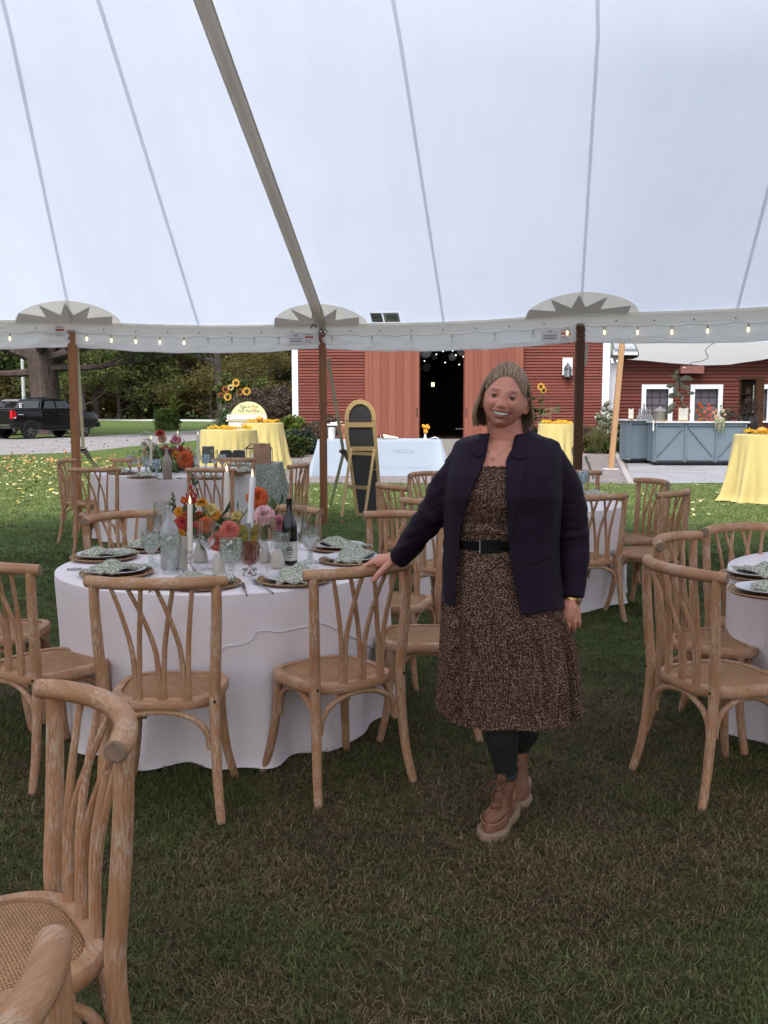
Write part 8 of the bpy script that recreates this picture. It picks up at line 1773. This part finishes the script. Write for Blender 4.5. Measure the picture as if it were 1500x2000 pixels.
# ---- tights
TGT = plain('dark_green_tights', (.012, .018, .013), .7, var=.15, scale=40); q = MB()
def wrink(mb, pts, rad, sub=8, n=20, seed=0):
    P_ = spline([p if isinstance(p, Vector) else W(*p) for p in pts], sub); rr = []
    for i in range(len(rad) - 1):
        for k in range(sub): rr.append(lerp(rad[i], rad[i + 1], k / sub))
    rr.append(rad[-1]); N = len(P_); mb.tube(P_, [r_ + (.0022 * math.sin(i * 2.2 + seed) if i > N * .72 else 0) for i, r_ in enumerate(rr)], n)
wrink(q, [(958, 1230, 0), (970, 1310, -.03), (977, 1400, -.04), (980, 1440, -.03), Vector((.449, 3.505, .205)), Vector((.451, 3.51, .168))], [.086, .065, .058, .062, .0415, .040]); pbuild(q, 'tights_leg', TGT)
q = MB(); wrink(q, [(1004, 1230, .02), (1014, 1310, .10), (1022, 1395, .19), (1024, 1430, .22), Vector((.540, 3.785, .205)), Vector((.542, 3.79, .168))], [.086, .064, .055, .058, .042, .040], seed=1); pbuild(q, 'tights_leg', TGT)
# ---- boots
TAN = NT('tan_leather'); v = TAN.coord('Object'); f = TAN.noise(v, 22, 5, .65); g2 = TAN.noise(v, 240, 2); TAN.col(TAN.mixc(TAN.ramp(f, [(.3, (.13, .055, .028)), (.55, (.215, .098, .052)), (.8, (.28, .138, .076))]), TAN.ramp(g2, [(.3, (.9, .9, .9)), (.7, (1.08, 1.08, 1.08))]), 1, 'MULTIPLY')); TAN.rough(.62); TAN.spec(.3); TAN.bump(f, .2, .004); TAN = TAN.m
SOLE = plain('crepe_sole', (.27, .178, .115), .75, var=.1, scale=30); LACE = plain('brown_lace', (.12, .045, .022), .8, var=.1); STIT = plain('pale_stitch', (.40, .26, .15), .8, var=0)
def boot(heel, toe, ankle, zt_, mirror=1):
    heel, toe = Vector(heel), Vector(toe); d = toe - heel; Lb = d.length; d.normalize(); s = Vector((-d.y, d.x, 0)); b = link('boot', None, person, heel - pbase); B = lambda x_, y_, z_: d * x_ + s * y_ + Vector((0, 0, z_))
    def wid(x_): u = x_ / Lb; return (.036 + .016 * math.sin(min(1, max(0, u)) * math.pi * .5) ** 1.0 - .010 * gau(u - .45, .16)) * max(.05, 1 - max(0, min(1, (u - .66) / .34)) ** 2.6) ** .5 * (1 - max(0, (.10 - u) / .1) ** 2 * .45)
    xs = [Lb * (.5 - .5 * math.cos(math.pi * k / 26)) for k in range(27)]
    q = MB(); rows = []
    for z_, gr in ((.0, .002), (.006, .006), (.020, .007), (.030, .006), (.033, .002)):
        o_ = [(x_ if 0 < i < len(xs) - 1 else x_ + (-gr if i == 0 else gr), wid(x_) + gr) for i, x_ in enumerate(xs)]; hl = lambda x_: .012 * max(0, 1 - x_ / (.45 * Lb))
        rows.append([B(x_, y_, z_ + hl(x_) * (z_ / .033)) for x_, y_ in o_] + [B(x_, -y_, z_ + hl(x_) * (z_ / .033)) for x_, y_ in o_[::-1]])
    ids = q.grid(rows, True); q.face(ids[0][::-1]); q.face(ids[-1]); q.build('sole', SOLE, b)
    q = MB(); rows = []
    secs = [(.034, 0, Lb, 1.0, 1.0)]
    n = 40
    prof = [(.036, .0, Lb - .004, 1.0), (.055, .002, Lb - .006, 1.0), (.072, .004, Lb - .022, .95), (.084, .005, Lb - .065, .86), (.098, .005, Lb - .115, .80), (.115, .004, Lb - .145, .80), (.140, .002, Lb - .165, .84), (.165, .0, Lb - .172, .90), (zt_, -.003, Lb - .170, .95), (zt_ + .004, -.001, Lb - .172, .93), (zt_ - .01, .006, Lb - .180, .84)]
    for z_, xa_, xb_, k_ in prof:
        row = []
        for i in range(n):
            a = 2 * math.pi * i / n; cx, sx = math.cos(a), math.sin(a); u = (cx + 1) / 2; x_ = lerp(xa_, xb_, u); base_w = .043 if xb_ < Lb - .12 else lerp(.040, .046, 1)
            wx_ = wid(x_) if z_ < .09 else lerp(wid(x_), .044, min(1, (z_ - .09) / .05)); y_ = sx * wx_ * k_ * (1.0 if abs(sx) < .999 else 1)
            if z_ < .06: y_ = math.copysign(abs(sx) ** .72, sx) * wid(x_) * k_ if 0 < x_ < Lb else 0
            hl = .012 * max(0, 1 - x_ / (.45 * Lb)); row.append(B(x_, y_, z_ + hl))
        rows.append(row)
    q.grid(rows, True); up = q.build('upper', TAN, b); 
    return b, B, Lb, wid
bt, B, Lb, wid = boot((.480, 3.575, 0), (.362, 3.325, 0), None, .178)
q = MB(); pts = [];  # moc toe seam
for k in range(15):
    a = math.pi * (k / 14 - .5); x_ = Lb - .075 + .055 * math.cos(a); y_ = .041 * math.sin(a); pts.append(B(x_ if abs(a) < 1.4 else x_ - .012, y_, .079 - .012 * math.cos(a)))
q.tube(pts, .0028, 6); q.build('toe_seam', LACE, bt)
q = MB(); q.tube([p + Vector((0, 0, -.006)) + (p - B(Lb - .09, 0, p.z)).normalized() * .004 for p in pts], .0012, 5); q.build('stitching', STIT, bt)
q = MB()
for k in range(5):
    xx = Lb - .088 - .019 * k; zz = .092 + .020 * k + (.002 * k * k); w_ = .021; q.tube(bez(B(xx - .004, w_, zz - .006), B(xx + .01, 0, zz + .010), B(xx - .010, -w_, zz + .004), 5), .0024, 5); q.tube(bez(B(xx - .012, w_, zz + .006), B(xx + .01, 0, zz + .012), B(xx - .004, -w_, zz - .006), 5), .0024, 5)
k0_ = B(Lb - .150, 0, .166)
for sg in (-1, 1): q.tube(spline([k0_, k0_ + B(.02, sg * .030, .004), k0_ + B(.045, sg * .042, -.030), k0_ + B(.03, sg * .028, -.036), k0_ + B(.012, sg * .008, -.004)], 4), .0022, 5); q.tube(bez(k0_, k0_ + B(.03, sg * .02, .0), k0_ + B(.05, sg * .018, -.05), 5), .0022, 5)
q.build('laces', LACE, bt)
q = MB(); q.box(B(Lb - .160, 0, .182), (.030, .008, .03), Matrix.Rotation(R(15), 3, 'X')); q.build('tongue', TAN, bt)
boot((.555, 3.865, 0), (.505, 3.600, 0), None, .178)
# ------------------------------------------------------------------ grass and fallen leaves (scattered stuff)
def gmat(name, cols):
    n = NT(name); oi = n.add('ShaderNodeObjectInfo'); g_ = n.add('ShaderNodeNewGeometry'); p = n.world()
    mid = n.noise(p, 1.7, 4, .6); c1 = n.ramp(g_.outputs['Random Per Island'], cols); 
    n.col(n.mixc(c1, n.ramp(mid, [(.3, (.75, .75, .75)), (.7, (1.25, 1.25, 1.2))]), 1, 'MULTIPLY')); n.rough(.65); n.spec(.15); return n.m
GG = gmat('blade_green', [(0, (.036, .048, .014)), (.5, (.066, .083, .025)), (.85, (.11, .125, .042)), (1, (.18, .17, .07))]); GD = gmat('blade_dry', [(0, (.036, .024, .010)), (.5, (.100, .068, .034)), (.85, (.18, .13, .068)), (1, (.28, .215, .125))]); GL = gmat('blade_lawn', [(0, (.074, .108, .033)), (.5, (.122, .168, .054)), (.85, (.19, .235, .09)), (1, (.31, .32, .17))])
def tuft(seed, n, rad, h0, h1, w_, lay, m):
    rg = random.Random(seed); mb = MB()
    for k in range(n):
        a = rg.uniform(0, 6.28); r_ = rad * math.sqrt(rg.random()); b = Vector((math.cos(a) * r_, math.sin(a) * r_, 0)); d = rg.uniform(0, 6.28); L = rg.uniform(h0, h1); ln = rg.uniform(*lay); dv = Vector((math.cos(d), math.sin(d), 0)); s_ = Vector((-dv.y, dv.x, 0)) * w_ * rg.uniform(.6, 1.2)
        m_ = b + dv * L * ln * .5 + Vector((0, 0, L * .62 * (1 - ln * .55))); e = b + dv * L * (ln * 1.05) + Vector((0, 0, L * max(.06, 1 - ln)))
        i = [mb.vert(b - s_), mb.vert(b + s_), mb.vert(m_ + s_ * .8), mb.vert(m_ - s_ * .8), mb.vert(e)]; mb.face((i[0], i[1], i[2], i[3])); mb.face((i[3], i[2], i[4]))
    return mb.mesh('tuft', m, False)
def scatter(name, label, tufts, area_fn, density_hint, seed):
    pass
def gn_scatter(name, label, cat, pts, scl, rot, tufts, tilt=0.0):
    me = bpy.data.meshes.new(name); me.from_pydata([tuple(p) for p in pts], [], []); a = me.attributes.new('scl', 'FLOAT', 'POINT'); a.data.foreach_set('value', np.array(scl, np.float32)); b = me.attributes.new('rot', 'FLOAT_VECTOR', 'POINT'); b.data.foreach_set('vector', np.array(rot, np.float32).ravel())
    o = link(name, me); tag(o, label, cat, kind='stuff'); ng = bpy.data.node_groups.new(name, 'GeometryNodeTree'); ng.interface.new_socket('Geometry', in_out='INPUT', socket_type='NodeSocketGeometry'); ng.interface.new_socket('Geometry', in_out='OUTPUT', socket_type='NodeSocketGeometry')
    N_ = ng.nodes; gi = N_.new('NodeGroupInput'); go = N_.new('NodeGroupOutput'); ip = N_.new('GeometryNodeInstanceOnPoints'); gj = N_.new('GeometryNodeJoinGeometry'); gi2 = N_.new('GeometryNodeGeometryToInstance')
    for tm in tufts[::-1]:
        tmp = bpy.data.objects.new('turf_tuft', tm); cc = N_.new('GeometryNodeObjectInfo'); cc.inputs['Object'].default_value = tmp; cc.inputs['As Instance'].default_value = True; ng.links.new(cc.outputs['Geometry'], gi2.inputs[0])
    ip.inputs['Pick Instance'].default_value = True; s_ = N_.new('GeometryNodeInputNamedAttribute'); s_.data_type = 'FLOAT'; s_.inputs[0].default_value = 'scl'; r_ = N_.new('GeometryNodeInputNamedAttribute'); r_.data_type = 'FLOAT_VECTOR'; r_.inputs[0].default_value = 'rot'
    e2r = N_.new('FunctionNodeEulerToRotation'); ng.links.new(r_.outputs['Attribute'], e2r.inputs[0]); ng.links.new(e2r.outputs[0], ip.inputs['Rotation']); ng.links.new(s_.outputs['Attribute'], ip.inputs['Scale']); ng.links.new(gi.outputs[0], ip.inputs['Points']); ng.links.new(gi2.outputs[0], ip.inputs['Instance']); ng.links.new(ip.outputs[0], go.inputs[0])
    m = o.modifiers.new('scatter', 'NODES'); m.node_group = ng; return o
rs_ = np.random.RandomState(4)
def field(y0, y1, n, xm=.45, pad=.6):
    y = y0 + (y1 - y0) * rs_.rand(n * 2); keep = rs_.rand(n * 2) < (y * xm + pad) / (y1 * xm + pad); y = y[keep][:n]; x = (rs_.rand(len(y)) * 2 - 1) * (y * xm + pad); return x, y
def greenness(x, y):
    g = np.array([noise.noise(Vector((a * 1.1, b * 1.1, 3.3))) + .5 * noise.noise(Vector((a * 3.1, b * 3.1, 7.7))) for a, b in zip(x, y)]); return g
near_g = [tuft(k, 26, .034, .018, .046, .0013, (.35, .95), GG) for k in range(4)]; near_d = [tuft(20 + k, 30, .038, .018, .046, .0012, (.6, 1.05), GD) for k in range(4)]; far_l = [tuft(40 + k, 26, .075, .025, .05, .0028, (.25, .85), GL) for k in range(3)]; mid_g = [tuft(60 + k, 26, .05, .02, .042, .0016, (.35, .95), GG) for k in range(3)]; mid_d = [tuft(70 + k, 24, .05, .02, .04, .0015, (.5, 1.0), GD) for k in range(3)]
def put(name, label, x, y, tufts, s0, s1): n = len(x); gn_scatter(name, label, 'grass', np.stack([x, y, np.full(n, .001)], 1), s0 + (s1 - s0) * rs_.rand(n), np.stack([rs_.randn(n) * .12, rs_.randn(n) * .12, rs_.rand(n) * 6.28], 1), tufts)
x, y = field(1.9, 5.2, 15000); g = greenness(x, y); m = g + rs_.randn(len(x)) * .25 > .06 - .10 * (y - 3.5)
put('grass_green', 'short green blades in the trodden turf near the viewer', x[m], y[m], near_g, .7, 1.25); put('grass_dry', 'dry brown grass blades in the trodden turf near the viewer', x[~m], y[~m], near_d, .7, 1.25)
x, y = field(5.1, 10.2, 17000); g = greenness(x, y); m = g + rs_.randn(len(x)) * .3 > .0 - .16 * (y - 4.6)
put('grass_shaded', 'green turf under the tent around the tables', x[m], y[m], mid_g, .8, 1.3); put('grass_straw', 'dry blades in the turf around the tables', x[~m], y[~m], mid_d, .8, 1.2)
x, y = field(9.6, 20.6, 16000, .46, 1.0); lim = np.array([at(700, 945, z=0).y - .05 if (a > gp(566, 944)[0]) else (gp(300, 868)[1] - .5) for a in x]); m = y < lim; put('grass_lawn', 'bright lawn grass beyond the tent edge', x[m], y[m], far_l, .8, 1.3)
x = rs_.rand(9000) * 16 - 16.5; y = 19 + rs_.rand(9000) * 8; mm = (x < gp(566, 944)[0] * 1.02 - .2) & (y < 25.6 + (x + 9) * .0); put('grass_lawn_left', 'bright lawn grass on the left before the gravel drive', x[mm], y[mm], far_l, 1.0, 1.7)
# fallen leaves
def leafm(seed, m):
    rg = random.Random(seed); mb = MB(); n = 7; mb.poly([(.036 * (1 + .25 * math.cos(k * 2.7 + seed)) * math.cos(2 * math.pi * k / n), .028 * math.sin(2 * math.pi * k / n), .006 + .008 * rg.random()) for k in range(n)]); return mb.mesh('leaf', m, False)
LY = plain('leaf_yellow', (.50, .38, .10), .7, var=.3, scale=3, coord='Generated'); LO = plain('leaf_orange', (.42, .17, .055), .7, var=.3, scale=3, coord='Generated'); LP = plain('leaf_pale', (.50, .46, .24), .7, var=.2, scale=3, coord='Generated'); LB = plain('leaf_brown', (.16, .075, .035), .8, var=.3)
def litter(name, label, x, y, meshes, s0, s1): n = len(x); gn_scatter(name, label, 'leaves', np.stack([x, y, .012 + .012 * rs_.rand(n)], 1), s0 + (s1 - s0) * rs_.rand(n), np.stack([rs_.randn(n) * .3, rs_.randn(n) * .3, rs_.rand(n) * 6.28], 1), meshes)
n = 1300; pxs = rs_.rand(n) * 470 - 40; pys = 1000 - 128 * rs_.rand(n) ** .45; pp = [gp(a, b) for a, b in zip(pxs, pys)]; x = np.array([p[0] for p in pp]); y = np.array([p[1] for p in pp]); m = (y < 28) 
litter('fallen_leaves', 'yellow fallen leaves strewn over the left lawn', x[m], y[m], [leafm(k, c) for k, c in enumerate((LY, LP, LY, LP))], .7, 1.3)
n = 220; pxs = 40 + rs_.rand(n) * 300 - 60; pys = 884 + 25 * rs_.rand(n) ** 1.5 + rs_.rand(n) * 14; pp = [gp(a, b) for a, b in zip(pxs, pys)]; litter('orange_leaves', 'orange fallen leaves along the gravel drive edge', np.array([p[0] for p in pp]), np.array([p[1] for p in pp]), [leafm(10 + k, LO) for k in range(2)], .8, 1.5)
n = 130; pxs = 560 + rs_.rand(n) * 860; pys = 935 + 75 * rs_.rand(n); pp = [gp(a, b) for a, b in zip(pxs, pys)]; litter('scattered_leaves', 'few pale fallen leaves on the lawn by the middle pole', np.array([p[0] for p in pp]), np.array([p[1] for p in pp]), [leafm(20 + k, LP) for k in range(2)], .6, 1.0)
n = 150; pxs = rs_.rand(n) * 460 - 40; pys = 845 + 42 * rs_.rand(n); pp = [gp(a, b) for a, b in zip(pxs, pys)]; litter('brown_leaves', 'brown fallen leaves scattered on the gravel drive', np.array([p[0] for p in pp]), np.array([p[1] for p in pp]), [leafm(30, LB), leafm(31, LB)], .8, 1.6)
n = 120; pxs = 570 + rs_.rand(n) * 90; pys = 886 + 50 * rs_.rand(n); pp = [gp(a, b) for a, b in zip(pxs, pys)]; litter('walk_leaves', 'fallen leaves on the paved walk by the shrubs', np.array([p[0] for p in pp]), np.array([p[1] for p in pp]), [leafm(40, LP), leafm(41, LO)], .5, .9)
lf = thing('oak_leaf', 'single orange leaf on the grass by the middle pole foot', 'leaf', Vector((*gp(668, 1022), .02))); link('blade', leafm(3, LO), lf)
